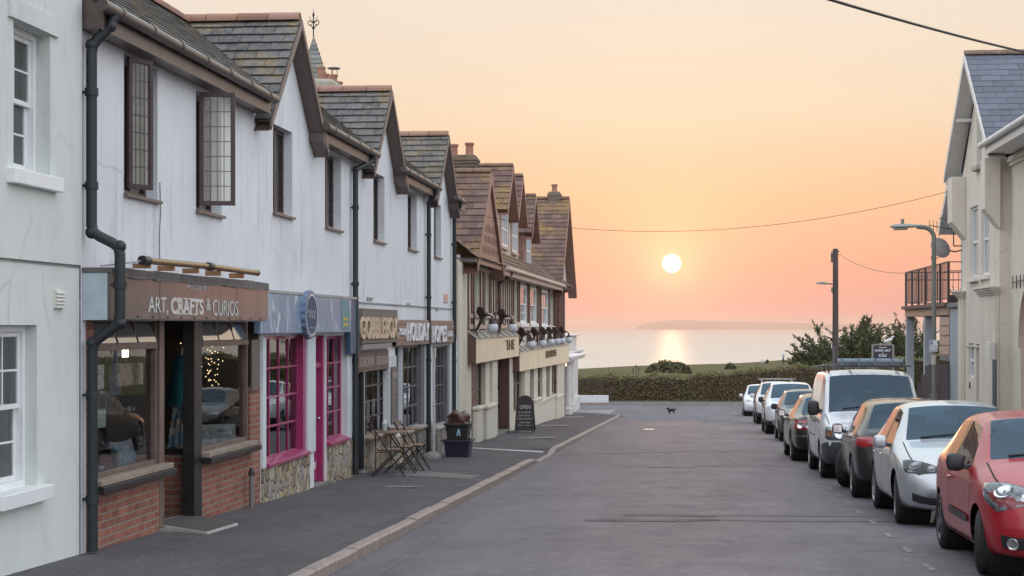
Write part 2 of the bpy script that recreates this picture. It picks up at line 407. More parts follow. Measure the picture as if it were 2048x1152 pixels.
# ------------------------------------------------------------------ ground materials
def asphalt(name, lo, hi, tint=None, bumpk=.5, rough=.72, spec=.5):
    n = NB(name); fine = n.noise(70, 3, .8); grit = n.noise(22, 5, .75); big = n.noise(.35, 5, .6); mid = n.noise(2.2, 6, .7)
    col = n.ramp(fine, [(.3, lo), (.7, hi)])
    col = n.mix(n.ramp(grit, [(.58, 0.0), (.78, .55)]), col, tuple(min(1, x*1.9) for x in C4(hi)[:3]))
    wear = n.ramp(n.noise(.8, 6, .65, n.co('Object', (1.6, .16, 1))), [(.35, 0.0), (.7, .4)])
    col = n.mix(wear, col, tuple(x*1.45 for x in C4(hi)[:3]))
    col = n.mix(n.ramp(n.noise(9, 7, .8), [(.52, 0.0), (.70, .45)]), col, tuple(x*1.5 for x in C4(hi)[:3]))
    col = n.mix(n.ramp(n.noise(13, 5, .85), [(.54, 0.0), (.64, .5)]), col, tuple(x*1.7 for x in C4(hi)[:3]))
    col = n.mix(n.ramp(n.noise(1.1, 5, .7, n.co('Object', (1, .5, 1))), [(.52, 0.0), (.60, .22)]), col, tuple(x*.6 for x in C4(lo)[:3]))
    col = n.mix(n.ramp(n.noise(34, 4, .85), [(.50, 0.0), (.62, .55)]), col, tuple(x*.45 for x in C4(lo)[:3]))
    col = n.mix(n.ramp(big, [(.4, .0), (.7, .35)]), col, tuple(x*.7 for x in C4(lo)[:3]))
    col = n.mix(n.ramp(mid, [(.6, .0), (.75, .3)]), col, tuple(x*.6 for x in C4(lo)[:3]))
    if tint: col = n.mix(.35, col, tint, 'MULTIPLY')
    nr = n.bump(n.math('ADD', fine, grit), bumpk, .012)
    return n.set(col=col, rough=n.ramp(mid, [(.3, rough-.08), (.7, rough+.1)]), spec=spec, normal=nr)
m_road = asphalt('road_asphalt', (.054, .049, .058), (.145, .132, .147), spec=.5)
m_pave = asphalt('pavement_tarmac', (.050, .046, .050), (.122, .114, .120), rough=.88, spec=.25)
m_patch = asphalt('patch_asphalt', (.026, .025, .028), (.066, .062, .068), rough=.7)
m_pale = asphalt('pale_asphalt', (.085, .078, .078), (.165, .15, .148), rough=.75)
m_kerb = simple('kerb_granite', (.27, .22, .195), .7, var=.3, vs=9, bump=.4, bs=90)
m_conc = simple('concrete', (.20, .19, .175), .8, var=.2, vs=5, bump=.3, bs=80)
def worn_paint():
    n = NB('worn_road_paint'); f = n.noise(16, 6, .8)
    col = n.mix(n.ramp(f, [(.36, 0.0), (.52, 1.0)]), (.42, .40, .38), (.075, .073, .075))
    return n.set(col=col, rough=.7)
m_line = worn_paint()
def grid_sheet(x0, x1, ys, hf, nx=1):
    mb = MB(); xs = [x0 + (x1 - x0) * i / nx for i in range(nx + 1)]
    vs = [(x, y, hf(x, y)) for y in ys for x in xs]; fs = []
    for j in range(len(ys) - 1):
        for i in range(nx):
            a = j * (nx + 1) + i; fs.append([a, a + 1, a + nx + 2, a + nx + 1])
    return mb.add(vs, fs)
def fr(a, b, st):
    n = max(1, int(round((b - a) / st))); return [a + (b - a) * i / n for i in range(n + 1)]
YR = fr(-40, 84, 2) + fr(84, 101, 1)[1:]
KX = -3.25                                      # face of the left kerb
def kdip(y):                                    # 1 = full kerb, 0 = dropped for the side passage
    a, b = 37.0, 41.2
    if a <= y <= b: return 0.0
    d = a - y if y < a else y - b
    return min(1, d / .7)
def pz(x, y): return gz(y) + .004 + .10 * kdip(y) + max(0, KX - x) * (.024 + .03 * (1 - kdip(y)))
setp(grid_sheet(KX - .02, 4.57, YR[:63], lambda x, y: gz(y)).build('road', m_road), kind='structure')
setp(grid_sheet(-70, 70, fr(84, 101.5, 1), lambda x, y: gz(y)).build('junction_road', m_road), kind='structure')
# left pavement, with the corner curving away beyond the pub
mb = grid_sheet(-5.75, KX - .12, fr(-40, 36, 2) + fr(36, 42.5, .25)[1:] + fr(42.5, 80, 2)[1:], pz, 3)
cs = [(KX - .14 - 2.3 * (1 - cos(t)), 80 + 3.6 * sin(t)) for t in fr(0, pi / 2, pi / 16)]
for (a, b), (c, d) in zip(cs, cs[1:]):
    mb.quad((a, b, pz(a, b)), (c, d, pz(c, d)), (-5.75, d, pz(-5.75, d)), (-5.75, b, pz(-5.75, b)))
mb.quad(*[(x, y, pz(x, y)) for x, y in ((-60, 78), (-5.75, 78), (-5.75, 83.6), (-60, 83.6))])
setp(mb.build('pavement', m_pave), kind='structure')
setp(grid_sheet(4.70, 9.5, fr(-40, 86, 2), lambda x, y: gz(y) + .12 + (x - 4.7) * .02).build('pavement', m_pave), kind='structure')
# far pavement before the hedge
setp(grid_sheet(-70, 70, [101.62, 104.2], lambda x, y: gz(y) + .11).build('pavement', m_pave), kind='structure')
def kerb_run(pts, w=.125, side=1, up=.10, hfun=None):
    mb = MB(); rnd = random.Random(3)
    for (x0, y0), (x1, y1) in zip(pts, pts[1:]):
        ln = sqrt((x1-x0)**2 + (y1-y0)**2); n = max(1, round(ln / .92)); 
        for i in range(n):
            a = (i + .008) / n; b = (i + .992) / n; j = rnd.uniform(-.006, .006)
            px, py = x0 + (x1-x0)*a, y0 + (y1-y0)*a; qx, qy = x0 + (x1-x0)*b, y0 + (y1-y0)*b
            nx, ny = -(y1-y0)/ln*side, (x1-x0)/ln*side
            k0, k1 = hfun(py), hfun(qy); ch = .022
            za, zb = gz(py), gz(qy)
            P = []
            for (x, y, z, k) in ((px, py, za, k0), (qx, qy, zb, k1)):
                t = up * k + .012 + j
                P += [(x, y, z - .1), (x + nx*0 , y, z + max(.004, t - ch)), (x + nx*ch, y + ny*ch, z + t), (x + nx*w, y + ny*w, z + t), (x + nx*w, y + ny*w, z - .1)]
            mb.add(P, [[0, 1, 6, 5], [1, 2, 7, 6], [2, 3, 8, 7], [3, 4, 9, 8], [0, 4, 3, 2, 1], [5, 6, 7, 8, 9]])
    return mb
kp = [(KX, y) for y in (-40, 36.2, 37.2, 41.0, 42, 80)] + [(KX - 2.3 * (1 - cos(t)), 80 + 3.75 * sin(t)) for t in fr(0, pi/2, pi/10)][1:] + [(-60, 83.75)]
setp(kerb_run(kp, hfun=kdip).build('kerb', m_kerb), kind='structure')
setp(kerb_run([(4.56, -40), (4.56, 84)], side=-1, hfun=lambda y: 1).build('kerb', m_kerb), kind='structure')
setp(kerb_run([(-70, 101.48), (70, 101.48)], side=1, hfun=lambda y: 1).build('kerb', m_kerb), kind='structure')
# flush edging across the pavement at the side passage, setts at the corner
mb = MB(); mb.quad((-5.6, 41.25, pz(-5.6, 41.25) + .006), (-3.5, 41.25, pz(-3.5, 41.25) + .006), (-3.5, 41.42, pz(-3.5, 41.42) + .006), (-5.6, 41.42, pz(-5.6, 41.42) + .006))
setp(mb.build('pavement_edging', simple('pale_edging', (.45, .43, .40), .7)), kind='structure')
mb = MB(); rnd = random.Random(5)
for i in range(16):
    for j in range(9):
        y = 84.3 + i * .62; x = -6.5 + j * .26 + (.13 if i % 2 else 0); z = gz(y + .3) + .006
        mb.box(x + .008, x + .25, y + .02, y + .60, z - .05, z + rnd.uniform(.0, .012))
setp(mb.build('stone_setts', simple('setts', (.24, .235, .24), .7, var=.3, vs=3)), kind='structure')
# markings, seams, patches: sheets a few mm above the carriageway
def strip(mb, pts, w, dz=.004, yw=None):
    for (x0, y0), (x1, y1) in zip(pts, pts[1:]):
        d = Vector((x1-x0, y1-y0)).normalized(); n = Vector((-d.y, d.x)) * w / 2
        mb.quad(*[(x, y, gz(y) + dz) for x, y in ((x0-n.x, y0-n.y), (x0+n.x, y0+n.y), (x1+n.x, y1+n.y), (x1-n.x, y1-n.y))])
    return mb
mb = MB()
for k in range(50):
    y = 13.2 + k * 1.72
    if y < 84 and not 37.5 < y < 46: strip(mb, [(2.25 - .0012*y, y), (2.25 - .0012*y, y + .62)], .075)
for k in range(40):
    y = 52 + k * .8; strip(mb, [(1.72, y), (1.72, y + .42)], .09)
setp(mb.build('road_marking', m_line), kind='structure')
mb = MB(); strip(mb, [(-1.8, 94.2), (.9, 94.9)], .16); strip(mb, [(4.6, 92), (9, 92.4)], .16); strip(mb, [(-3.2, 88.5), (-1.9, 89.5)], .14)
strip(mb, [(-9, 96), (-4.9, 95.2)], .14); strip(mb, [(1.2, 95.8), (2.6, 96.0)], .3)
setp(mb.build('road_marking', m_line), kind='structure')
mb = MB(); mb2 = MB(); rnd = random.Random(8)
pts = [(-2.80 + rnd.uniform(-.012, .012), y) for y in fr(-5, 79, 1.5)]
strip(mb2, pts, .03, .003)
strip(mb, [(-.9, 22.9), (.3, 22.95)], .32); strip(mb, [(-1.35, 22.0), (-.2, 22.1), (.3, 22.35)], .34, .005)
strip(mb, [(.3, 22.3), (1.0, 22.15), (1.8, 22.2), (2.6, 22.3), (3.6, 22.2)], .06, .006); strip(mb, [(.3, 22.95), (1.2, 23.0), (2.4, 23.1)], .05, .006)
strip(mb, [(-3.3, 40.2), (-1, 42.4), (1, 43.2), (3.8, 43.4)], .09); strip(mb, [(1.0, 68), (4, 68.3)], .2)
setp(mb.build('tarred_trench', m_patch), kind='structure')
setp(mb2.build('channel_seam', m_pale), kind='structure')
mb = MB(); strip(mb, [(-.95, 35.9), (.02, 36.0)], 1.25, .005); strip(mb, [(.02, 36.1), (2.6, 36.3)], .2, .005)
strip(mb, [(-1.3, 45.0), (-1.0, 45.0)], .2)
setp(mb.build('pale_trench', m_pale), kind='structure')
def cover(x, y, w, l, mat, name='manhole_cover'):
    mb = MB(); h = gz(y) if x > KX else pz(x, y)
    mb.add([(x-w/2, y-l/2, h+.006+.0298*l/2), (x+w/2, y-l/2, h+.006+.0298*l/2), (x+w/2, y+l/2, h+.006-.0298*l/2), (x-w/2, y+l/2, h+.006-.0298*l/2)], [[0, 1, 2, 3]])
    for i in range(5):
        q = x - w/2 + w*(i+.5)/5; mb.add([(q-w*.06, y-l*.42, h+.011+.0298*l*.42), (q+w*.06, y-l*.42, h+.011+.0298*l*.42), (q+w*.06, y+l*.42, h+.011-.0298*l*.42), (q-w*.06, y+l*.42, h+.011-.0298*l*.42)], [[0, 1, 2, 3]])
    return setp(mb.build(name, mat), kind='structure')
m_iron = simple('cast_iron', (.11, .10, .10), .45, metal=.6, var=.3, vs=12)
cover(-1.52, 61.6, .36, 1.3, simple('worn_steel', (.40, .37, .35), .5, metal=.3), 'manhole_cover')
cover(-4.35, 26.2, .5, .35, m_conc, 'utility_cover'); cover(-4.3, 48.5, 1.0, 1.1, m_conc, 'utility_cover'); cover(-4.9, 60.5, 1.3, 1.4, m_conc, 'utility_cover')
cover(-5.0, 74, 1.0, 2.4, m_conc, 'utility_cover'); cover(-3.95, 30.3, .35, .35, m_iron, 'utility_cover')
mb = MB()
for (a, b), (c, d) in (((-5.3, 29.3), (-3.6, 30.1)), ((-5.3, 29.9), (-3.6, 30.7))): pass
mb.quad(*[(x, y, pz(x, y) + .005) for x, y in ((-5.0, 29.0), (-3.62, 28.7), (-3.62, 30.0), (-5.0, 30.6))])
setp(mb.build('pavement_patch', m_pale), kind='structure')
# ------------------------------------------------------------------ land, sea, far coast
m_grass = NB('cliff_grass')
f = m_grass.noise(.5, 6, .7); g2 = m_grass.noise(6, 6, .8)
c_ = m_grass.ramp(f, [(.3, (.085, .085, .035)), (.55, (.14, .13, .058)), (.75, (.21, .175, .09))])
c_ = m_grass.mix(m_grass.ramp(g2, [(.35, 0.0), (.7, .6)]), c_, (.03, .04, .015))
m_grass = m_grass.set(col=c_, rough=.9, spec=.1, normal=m_grass.bump(g2, 1, .2))
def land(x, y):
    z = gz(y) - .06
    if y > 103: z = gz(101) + .12 + (y - 103) * .004 if y < 130 else gz(101) + .23 - (y - 130) / 190 * (2.3 + .9 * max(-1, min(1, -(x - 8) / 22)))
    if y > 104: z += .22 * sin(x * .21 + y * .05) * min(1, (y - 104) / 40)
    return z
ys = [-60, -20, 0, 20, 40, 60, 85, 92, 101, 103] + fr(104.5, 320, 6)
xs = fr(-260, -60, 40) + fr(-60, 90, 3)[1:] + fr(90, 300, 30)[1:]
mb = MB(); vs = []; fs = []
YY = ys + [324, 330, 332]
for j, y in enumerate(YY):
    for x in xs:
        yy = y + (6 * sin(x * .07) + 3 * sin(x * .31)) * (1 if y > 250 else 0)
        z = land(x, min(y, 320)); z += {324: -.5, 330: -6, 332: -40}.get(y, 0)
        vs.append((x, yy, z))
W_ = len(xs)
for j in range(len(YY) - 1):
    for i in range(W_ - 1): fs.append([j*W_+i, j*W_+i+1, (j+1)*W_+i+1, (j+1)*W_+i])
mb.add(vs, fs); o = mb.build('ground', m_grass, smooth=60); setp(o, kind='structure')
def sea_mat():
    n = NB('sea_water'); co_ = n.co('Object', (.004, .0011, 1))
    f = n.noise(1, 6, .6, n.co('Object', (.006, .030, 1))); h = n.noise(1, 5, .6, n.co('Object', (.05, .22, 1)))
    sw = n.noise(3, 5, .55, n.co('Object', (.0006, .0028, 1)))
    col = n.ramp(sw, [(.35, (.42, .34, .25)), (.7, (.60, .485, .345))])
    nr = n.bump(n.math('ADD', f, n.math('MULTIPLY', h, .5)), .9, 3.2); n.n.remove(n.b)
    df = n.new('ShaderNodeBsdfDiffuse'); n.l.new(col, df.inputs[0]); gl = n.new('ShaderNodeBsdfGlossy'); gl.inputs['Roughness'].default_value = .36; n.l.new(nr, gl.inputs['Normal'])
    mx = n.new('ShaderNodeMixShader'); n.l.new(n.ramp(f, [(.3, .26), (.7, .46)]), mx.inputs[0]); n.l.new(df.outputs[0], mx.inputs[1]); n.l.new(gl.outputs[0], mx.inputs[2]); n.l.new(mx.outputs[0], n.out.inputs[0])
    return n.m
mb = MB(); E_ = [-3000, -400, 300, 1000, 2500, 6000, 14000, 30000, 70000]
for a, b in zip(E_, E_[1:]):
    w = 3000 + b * .9; mb.quad((-w, a, -30), (w, a, -30), (w, b, -30), (-w, b, -30))
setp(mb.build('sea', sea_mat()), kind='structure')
# headland on the horizon: left end steep, sinking slowly to the right
mb = MB(); YH = 17000
prof = [(1278, 0), (1284, 3), (1300, 7), (1325, 10), (1350, 11.5), (1385, 11.5), (1410, 10), (1450, 10.5), (1490, 9.5), (1530, 8), (1575, 6.5), (1620, 5), (1670, 3.5), (1720, 2), (1780, 0)]
k = YH / F
top = [((px - 1385) * k * 1.005, YH + 300 * sin(i), -30 + (h + 6.6) * k) for i, (px, h) in enumerate(prof)]
vs = []; fs = []
for (x, y, z) in top: vs += [(x, y - 600, -32), (x, y - 350, -32 + (z + 32) * .75), (x, y, z), (x, y + 900, -32)]
for i in range(len(top) - 1):
    for j in range(3): fs.append([i*4+j, (i+1)*4+j, (i+1)*4+j+1, i*4+j+1])
mb.add(vs, fs); setp(mb.build('headland', simple('headland_moor', (.10, .11, .07), .9, vs=.002)), kind='structure')
# ------------------------------------------------------------------ building helpers
def wall_sheet(mb, y0, y1, z0, z1, holes, X=WALL, depth=.2, s=1):
    """front face of a wall in the plane X with rectangular openings and their reveals (s=+1: looks to +X)"""
    ys = sorted({y0, y1, *[min(max(h[0], y0), y1) for h in holes], *[min(max(h[1], y0), y1) for h in holes]})
    zs = sorted({z0, z1, *[min(max(h[2], z0), z1) for h in holes], *[min(max(h[3], z0), z1) for h in holes]})
    for a, b in zip(ys, ys[1:]):
        for c, d in zip(zs, zs[1:]):
            if any(h[0] <= (a+b)/2 <= h[1] and h[2] <= (c+d)/2 <= h[3] for h in holes): continue
            p = [(X, a, c), (X, b, c), (X, b, d), (X, a, d)]
            mb.quad(*(p if s > 0 else p[::-1]))
    B = X - s * depth
    for h in holes:
        a, b, c, d = max(h[0], y0), min(h[1], y1), max(h[2], z0), min(h[3], z1)
        Q = [[(X, a, c), (B, a, c), (B, a, d), (X, a, d)], [(X, b, d), (B, b, d), (B, b, c), (X, b, c)],
             [(X, a, d), (B, a, d), (B, b, d), (X, b, d)], [(X, b, c), (B, b, c), (B, a, c), (X, a, c)]]
        for q in Q: mb.quad(*(q[::-1] if s > 0 else q))
    return mb
def tile_slope(mb, e0, e1, r0, r1, w=.30, h=.19, lift=.022, seed=1, jit=.006):
    """individual overlapping tiles on the slope e0-e1 (eave) to r0-r1 (ridge)"""
    rnd = random.Random(seed); e0, e1, r0, r1 = map(Vector, (e0, e1, r0, r1))
    U = e1 - e0; Vv = r0 - e0; n = U.cross(Vv).normalized()
    if n.z < 0: n = -n
    L = U.length; H = Vv.length; rows = max(1, round(H / h)); u = U / L
    for i in range(rows):
        t0, t1 = i / rows, min(1, (i + 1.35) / rows); off = (.5 if i % 2 else 0) * w
        a0 = e0 + (r0 - e0) * t0; b0 = e1 + (r1 - e1) * t0; a1 = e0 + (r0 - e0) * t1; b1 = e1 + (r1 - e1) * t1
        Lr = (b0 - a0).length
        x = -off
        while x < Lr - 1e-6:
            s0, s1 = max(0, x + .004), min(Lr, x + w - .004); x += w
            if s1 - s0 < .03: continue
            j = rnd.uniform(0, jit); k = rnd.uniform(-jit, jit)
            f0, f1 = s0 / Lr, s1 / Lr
            A, B = a0.lerp(b0, f0), a0.lerp(b0, f1); Cc, D = a1.lerp(b1, f1), a1.lerp(b1, f0)
            sl = (a1 - a0).normalized() * k
            A, B = A + sl, B + sl
            lo = n * (lift + j); th = n * .014
            mb.add([A + lo, B + lo, Cc + n * .004, D + n * .004, A + lo - th, B + lo - th],
                   [[0, 1, 2, 3], [4, 5, 1, 0], [5, 2, 1], [4, 0, 3]])
    return mb
def fix_up(mb):      # orient faces so that roof tiles look upwards
    for f in mb.f:
        if len(f) == 4:
            p = [mb.v[i] for i in f]
            if (p[1]-p[0]).cross(p[2]-p[1]).z < 0: f.reverse()
    return mb
def tile_mat(name, c1, c2, lich, lamt=.55, spk=.45, rough=.8, lscale=1.4):
    n = NB(name); g = n.new('ShaderNodeNewGeometry')
    col = n.ramp(g.outputs['Random Per Island'], [(0, c1), (.5, tuple((a+b)/2 for a, b in zip(C4(c1)[:3], C4(c2)[:3]))), (1, c2)])
    big = n.noise(lscale, 5, .65); mid = n.noise(9, 7, .75); fi = n.noise(34, 5, .8)
    col = n.mix(n.ramp(mid, [(.48, 0.0), (.64, spk)]), col, '#77746c')
    col = n.mix(n.ramp(fi, [(.55, 0.0), (.72, .6)]), col, '#1d1c1b')
    lm = n.math('MULTIPLY', n.ramp(big, [(.48, 0.0), (.62, 1.0)]), n.ramp(n.noise(13, 6, .75), [(.42, 0.0), (.58, 1.0)]))
    col = n.mix(n.math('MULTIPLY', lm, lamt), col, lich)
    return n.set(col=col, rough=rough, spec=.35, normal=n.bump(n.math('ADD', mid, fi), .5, .012))
def ridge_run(mb, a, b, r=.11, seg=.45):
    a, b = Vector(a), Vector(b); d = b - a; L = d.length; n = max(1, round(L / seg)); d.normalize()
    side = d.cross(Vector((0, 0, 1))).normalized(); up = side.cross(d)
    for i in range(n):
        p, q = a + d * (L * (i + .01) / n), a + d * (L * (i + .985) / n); vs = []
        for P, rr in ((p, r), (q, r * 1.06)):
            for k in range(9):
                t = radians(-12 + 204 * k / 8); vs.append(P + side * cos(t) * rr + up * (sin(t) * rr * .85 - .03))
        fs = [[k, k + 1, 9 + k + 1, 9 + k] for k in range(8)] + [list(range(8, -1, -1)), list(range(9, 18))]
        mb.add(vs, fs)
    return mb
def pane_frame(mb, y0, y1, z0, z1, X, cols, rows, fw=.05, bw=.022, d=.05, rbars=None, cbars=None):
    mb.box(X - d, X, y0, y0 + fw, z0, z1); mb.box(X - d, X, y1 - fw, y1, z0, z1)
    mb.box(X - d, X, y0 + fw, y1 - fw, z0, z0 + fw); mb.box(X - d, X, y0 + fw, y1 - fw, z1 - fw, z1)
    a, b, c, e = y0 + fw, y1 - fw, z0 + fw, z1 - fw
    zb = rbars if rbars is not None else [c + (e - c) * j / rows for j in range(1, rows)]
    for i in range(1, cols):
        q = a + (b - a) * i / cols; mb.box(X - d*.8, X - d*.15, q - bw/2, q + bw/2, c, e)
    for q in zb: mb.box(X - d*.84, X - d*.11, a, b, q - bw/2, q + bw/2)
    return mb
def sheet(y0, y1, z0, z1, X):
    return MB().quad((X, y0, z0), (X, y1, z0), (X, y1, z1), (X, y0, z1))
m_glass = glass('shop_glass', (.90, .93, .93), 1.56, .012)
m_glass2 = glass('house_glass', (.80, .85, .88), 1.65, .02, boost=1.15)
m_white = simple('white_gloss', (.78, .80, .80), .35, var=.05)
m_dkwood = wood('brown_stained_wood', (.085, .052, .045), (.150, .100, .085), (1, 1, 1), .45, .5)
m_frame = simple('dark_window_frame', (.055, .035, .035), .35, var=.2)
m_lead = simple('lead_came', (.10, .10, .10), .4, metal=.5)
m_pipe = simple('painted_downpipe', (.016, .022, .026), .48, var=.3, vs=14, bump=.2)
m_gutter = simple('brown_gutter', (.085, .068, .062), .32, var=.25, vs=8)
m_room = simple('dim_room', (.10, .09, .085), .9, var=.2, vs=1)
m_roof1 = tile_mat('weathered_slate', (.080, .079, .080), (.150, .147, .146), (.40, .24, .05), .45, 1.0)
m_ridge = tile_mat('terracotta_ridge', (.25, .13, .10), (.38, .22, .18), (.36, .22, .06), .6, .2)
m_plast = plaster('terrace_render', (.74, .765, .79), '#6d6a60', .75, .35, (.68, .62, .67), .4)
m_house = plaster('house_render', (.64, .67, .64), '#6b6b60', .35, .2)
m_sill = simple('slate_sill', (.16, .12, .105), .4, var=.3)
def sash_window(parent, y0, y1, z0, z1, X, cols=2, name='window', mat=None, rows=2, sillp=None, glass_m=None, room=True):
    mat = mat or m_white; zm = (z0 + z1) / 2
    mb = MB(); pane_frame(mb, y0, y1, z0, z1, X, 1, 1, .055, d=.12)
    w = mb.build(name, mat, parent, bevel=.004)
    for a, b, dx in ((zm - .02, z1 - .055, -.03), (z0 + .055, zm + .025, -.065)):
        s = MB(); pane_frame(s, y0 + .056, y1 - .056, a, b, X + dx, cols, rows, .042, .018, .035)
        s.build('sash', mat, w, bevel=.003)
        sheet(y0 + .09, y1 - .09, a + .035, b - .035, X + dx - .018).build('pane', glass_m or m_glass2, w)
    if sillp:
        s = MB(); s.box(X - .14, WALL + sillp, y0 - .14, y1 + .14, z0 - .12, z0 + .004); s.build('sill', mat, w, bevel=.008)
    return w
# ------------------------------------------------------------------ first house on the left
H1 = thing('house', 'pale cream rendered house with white sash windows at the near left edge', 'house', (-7.5, 10, gz(10)))
hu = R(21, 30, 339, 95); hl = (hu[0] - .42, Yx(74), onX(0, 990, WALL)[1], onX(0, 655, WALL)[1] + .02)
hu = (hu[0], hu[1], hu[2], 4.29); hl = (hl[1] - (hu[1] - hu[0]), hl[1], hl[2], hl[3])
more = [(9.3, 10.2, hu[2], hu[3]), (9.1, 10.0, hl[2], hl[3])]
mb = MB(); zb1 = onX(90, 524, WALL)[1]
wall_sheet(mb, 3, 15.53, -1.4, zb1 - .03, [hl, more[1]], WALL, .2); wall_sheet(mb, 3, 15.53, zb1, 7.6, [hu, more[0]], WALL + .025, .225)
mb.quad((WALL + .025, 3, zb1), (WALL - .03, 3, zb1 - .0), (WALL - .03, 15.53, zb1), (WALL + .025, 15.53, zb1)); mb.quad((WALL, 3, zb1 - .03), (WALL, 15.53, zb1 - .03), (WALL - .03, 15.53, zb1 - .03), (WALL - .03, 3, zb1 - .03))
mb.quad((WALL - .03, 3, zb1 - .03), (WALL - .03, 15.53, zb1 - .03), (WALL - .03, 15.53, zb1), (WALL - .03, 3, zb1))
mb.quad((WALL, 15.53, -1.4), (-9.5, 15.53, -1.4), (-9.5, 15.53, 7.6), (WALL, 15.53, 7.6)); mb.quad((WALL, 3, -1.4), (WALL, 3, 7.6), (-9.5, 3, 7.6), (-9.5, 3, -1.4))
mb.quad((-9.5, 3, -1.4), (-9.5, 3, 7.6), (-9.5, 15.53, 7.6), (-9.5, 15.53, -1.4))
mb.box(WALL + .024, WALL + .055, hu[0] - .12, hu[1] + .16, hu[3] + .0, hu[3] + .16)
mb.build('wall', m_house, H1)
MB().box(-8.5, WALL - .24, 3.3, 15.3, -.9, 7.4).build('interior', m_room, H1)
mb = MB(); fix_up(tile_slope(mb, (-5.2, 2.8, 7.6), (-5.2, 15.6, 7.6), (-7.6, 2.8, 9.4), (-7.6, 15.6, 9.4), seed=3)); mb.quad((-9.8, 2.8, 7.55), (-9.8, 15.6, 7.55), (-7.6, 15.6, 9.4), (-7.6, 2.8, 9.4)); mb.quad((-5.2, 2.8, 7.6), (-5.2, 15.6, 7.6), (-7.6, 15.6, 9.39), (-7.6, 2.8, 9.39))
mb.build('roof', m_roof1, H1)
for h in (hu, hl, *more): sash_window(H1, h[0] + .002, h[1] - .002, h[2] + .002, h[3] - .002, WALL - .10, 2, sillp=.10)
for h in (hu, hl): MB().box(WALL - .30, WALL - .285, h[0] + .36, h[1] - .08, h[2] + .1, h[3] - .1).build('curtain', simple('net_curtain', (.72, .74, .74), .9, var=.3, vs=30, stretch=(1, 1, .05)), H1)
vy0, vz1 = onX(107, 580, WALL); vy1, vz0 = Yx(125), onX(107, 616, WALL)[1]
mb = MB(); mb.box(WALL, WALL + .02, vy0, vy1, vz0, vz1)
for i in range(5): q = vz0 + (vz1 - vz0) * (i + .5) / 5; mb.prism([(WALL + .02, vy0 + .01, q - .014), (WALL + .035, vy0 + .01, q - .014), (WALL + .02, vy0 + .01, q + .014)], (0, vy1 - vy0 - .02, 0))
mb.build('vent', simple('vent_plastic', (.62, .62, .55), .5), H1)
# ------------------------------------------------------------------ gabled white terrace
T = thing('terrace_building', 'long white rendered terrace with three street gables above the shops', 'building', (-7, 28, gz(28)))
YA, YB = 15.56, 41.2; ZE = 4.50
UW = [R(248, 107, 346, 315), R(392, 180, 386, 443), R(546, 241, 424, 584.5), R(650, 301, 453, 682), R(746.5, 340, 480, 769), R(815.5, 382, 497, 833.5), R(868, 405, 512.5, 882)]
UW = [(a, b, 3.08 if i < 2 else c, min(d, 4.47)) for i, (a, b, c, d) in enumerate(UW)]
PINK_W1 = R(529, 672, 926, 612); PINK_D = R(628, 671, 985, 652.2); PINK_W2 = R(653, 672, 884, 691)
GOB_D = R(715, 742, 952, 729.5); GOB_W = R(730, 738, 876, 774)
HOL_S = R(790, 692, 872, 804); HOL_W = R(805, 692, 864, 849); HOL_D = R(862.5, 692, 905, 870); HOL_W2 = R(870.5, 692, 855, 898)
ZT = 1.60                                   # head of the small shops' openings
ART = (15.70, 22.28, -2.2, 2.02)
PD = (PINK_D[0], PINK_D[1], -.72, PINK_D[3])
GD = (GOB_D[0], GOB_D[1], -1.0, GOB_D[3])
hs = UW + [ART, PINK_W1, PD, PINK_W2, GD, GOB_W, HOL_S, HOL_W, (HOL_D[0], HOL_D[1], -1.2, HOL_D[3]), HOL_W2]
mb = MB(); wall_sheet(mb, YA, YB, -2.4, ZE, hs, WALL, .2)
mb.quad((WALL, YB, -2.4), (-8.6, YB, -2.4), (-8.6, YB, ZE), (WALL, YB, ZE)); mb.quad((-8.6, YA, -2.4), (-8.6, YA, ZE), (-8.6, YB, ZE), (-8.6, YB, -2.4))
GC = [23.72, 31.05, 38.42]; GH = 1.62; ZR = 5.98; XV = -5.34; XR = -6.98
for g in GC: mb.quad((WALL, g - GH, ZE), (WALL, g + GH, ZE), (WALL, g, ZR - .06))
mb.quad((WALL, YB, ZE), (-8.6, YB, ZE), (XR, YB, ZR))
mb.build('wall', m_plast, T)
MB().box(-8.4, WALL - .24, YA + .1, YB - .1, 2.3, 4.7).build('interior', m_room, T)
mb = MB()
SECT = list(zip([YA - .02] + [g + GH + .16 for g in GC], [g - GH - .16 for g in GC] + [YB + .1], [YA - .02] + GC, GC + [YB + .1]))
for k, (a, b, c, d) in enumerate(SECT): tile_slope(mb, (-5.30, a, 4.70), (-5.30, b, 4.70), (XR, c, ZR), (XR, d, ZR), .26, .17, seed=11 + k)
for i, g in enumerate(GC):
    for s in (-1, 1):
        e = g + s * (GH + .14); ze = ZR - (ZR - 4.52) * (GH + .14) / GH
        tile_slope(mb, (XV, e, ze), (-7.2, e, ze), (XV, g, ZR), (-7.2, g, ZR), .30, .20, .034, seed=20 + i * 2 + s)
fix_up(mb)
mb.quad((-8.9, YA, 4.5), (-8.9, YB, 4.5), (XR, YB, ZR - .03), (XR, YA, ZR - .03)); [mb.quad((-5.32, a, 4.67), (-5.32, b, 4.67), (XR, d, ZR - .03), (XR, c, ZR - .03)) for a, b, c, d in SECT]
for g in GC:
    for s in (-1, 1): e = g + s * (GH + .14); ze = ZR - (ZR - 4.52) * (GH + .14) / GH; mb.quad((XV + .01, e, ze - .02), (-6.9, e, ze - .02), (-6.9, g, ZR - .02), (XV + .01, g, ZR - .02))
roof = mb.build('roof', m_roof1, T)
mb = MB(); ridge_run(mb, (XR, YA, ZR + .02), (XR, YB + .1, ZR + .02))
for g in GC: ridge_run(mb, (XV - .01, g, ZR + .035), (XR - .1, g, ZR + .035))
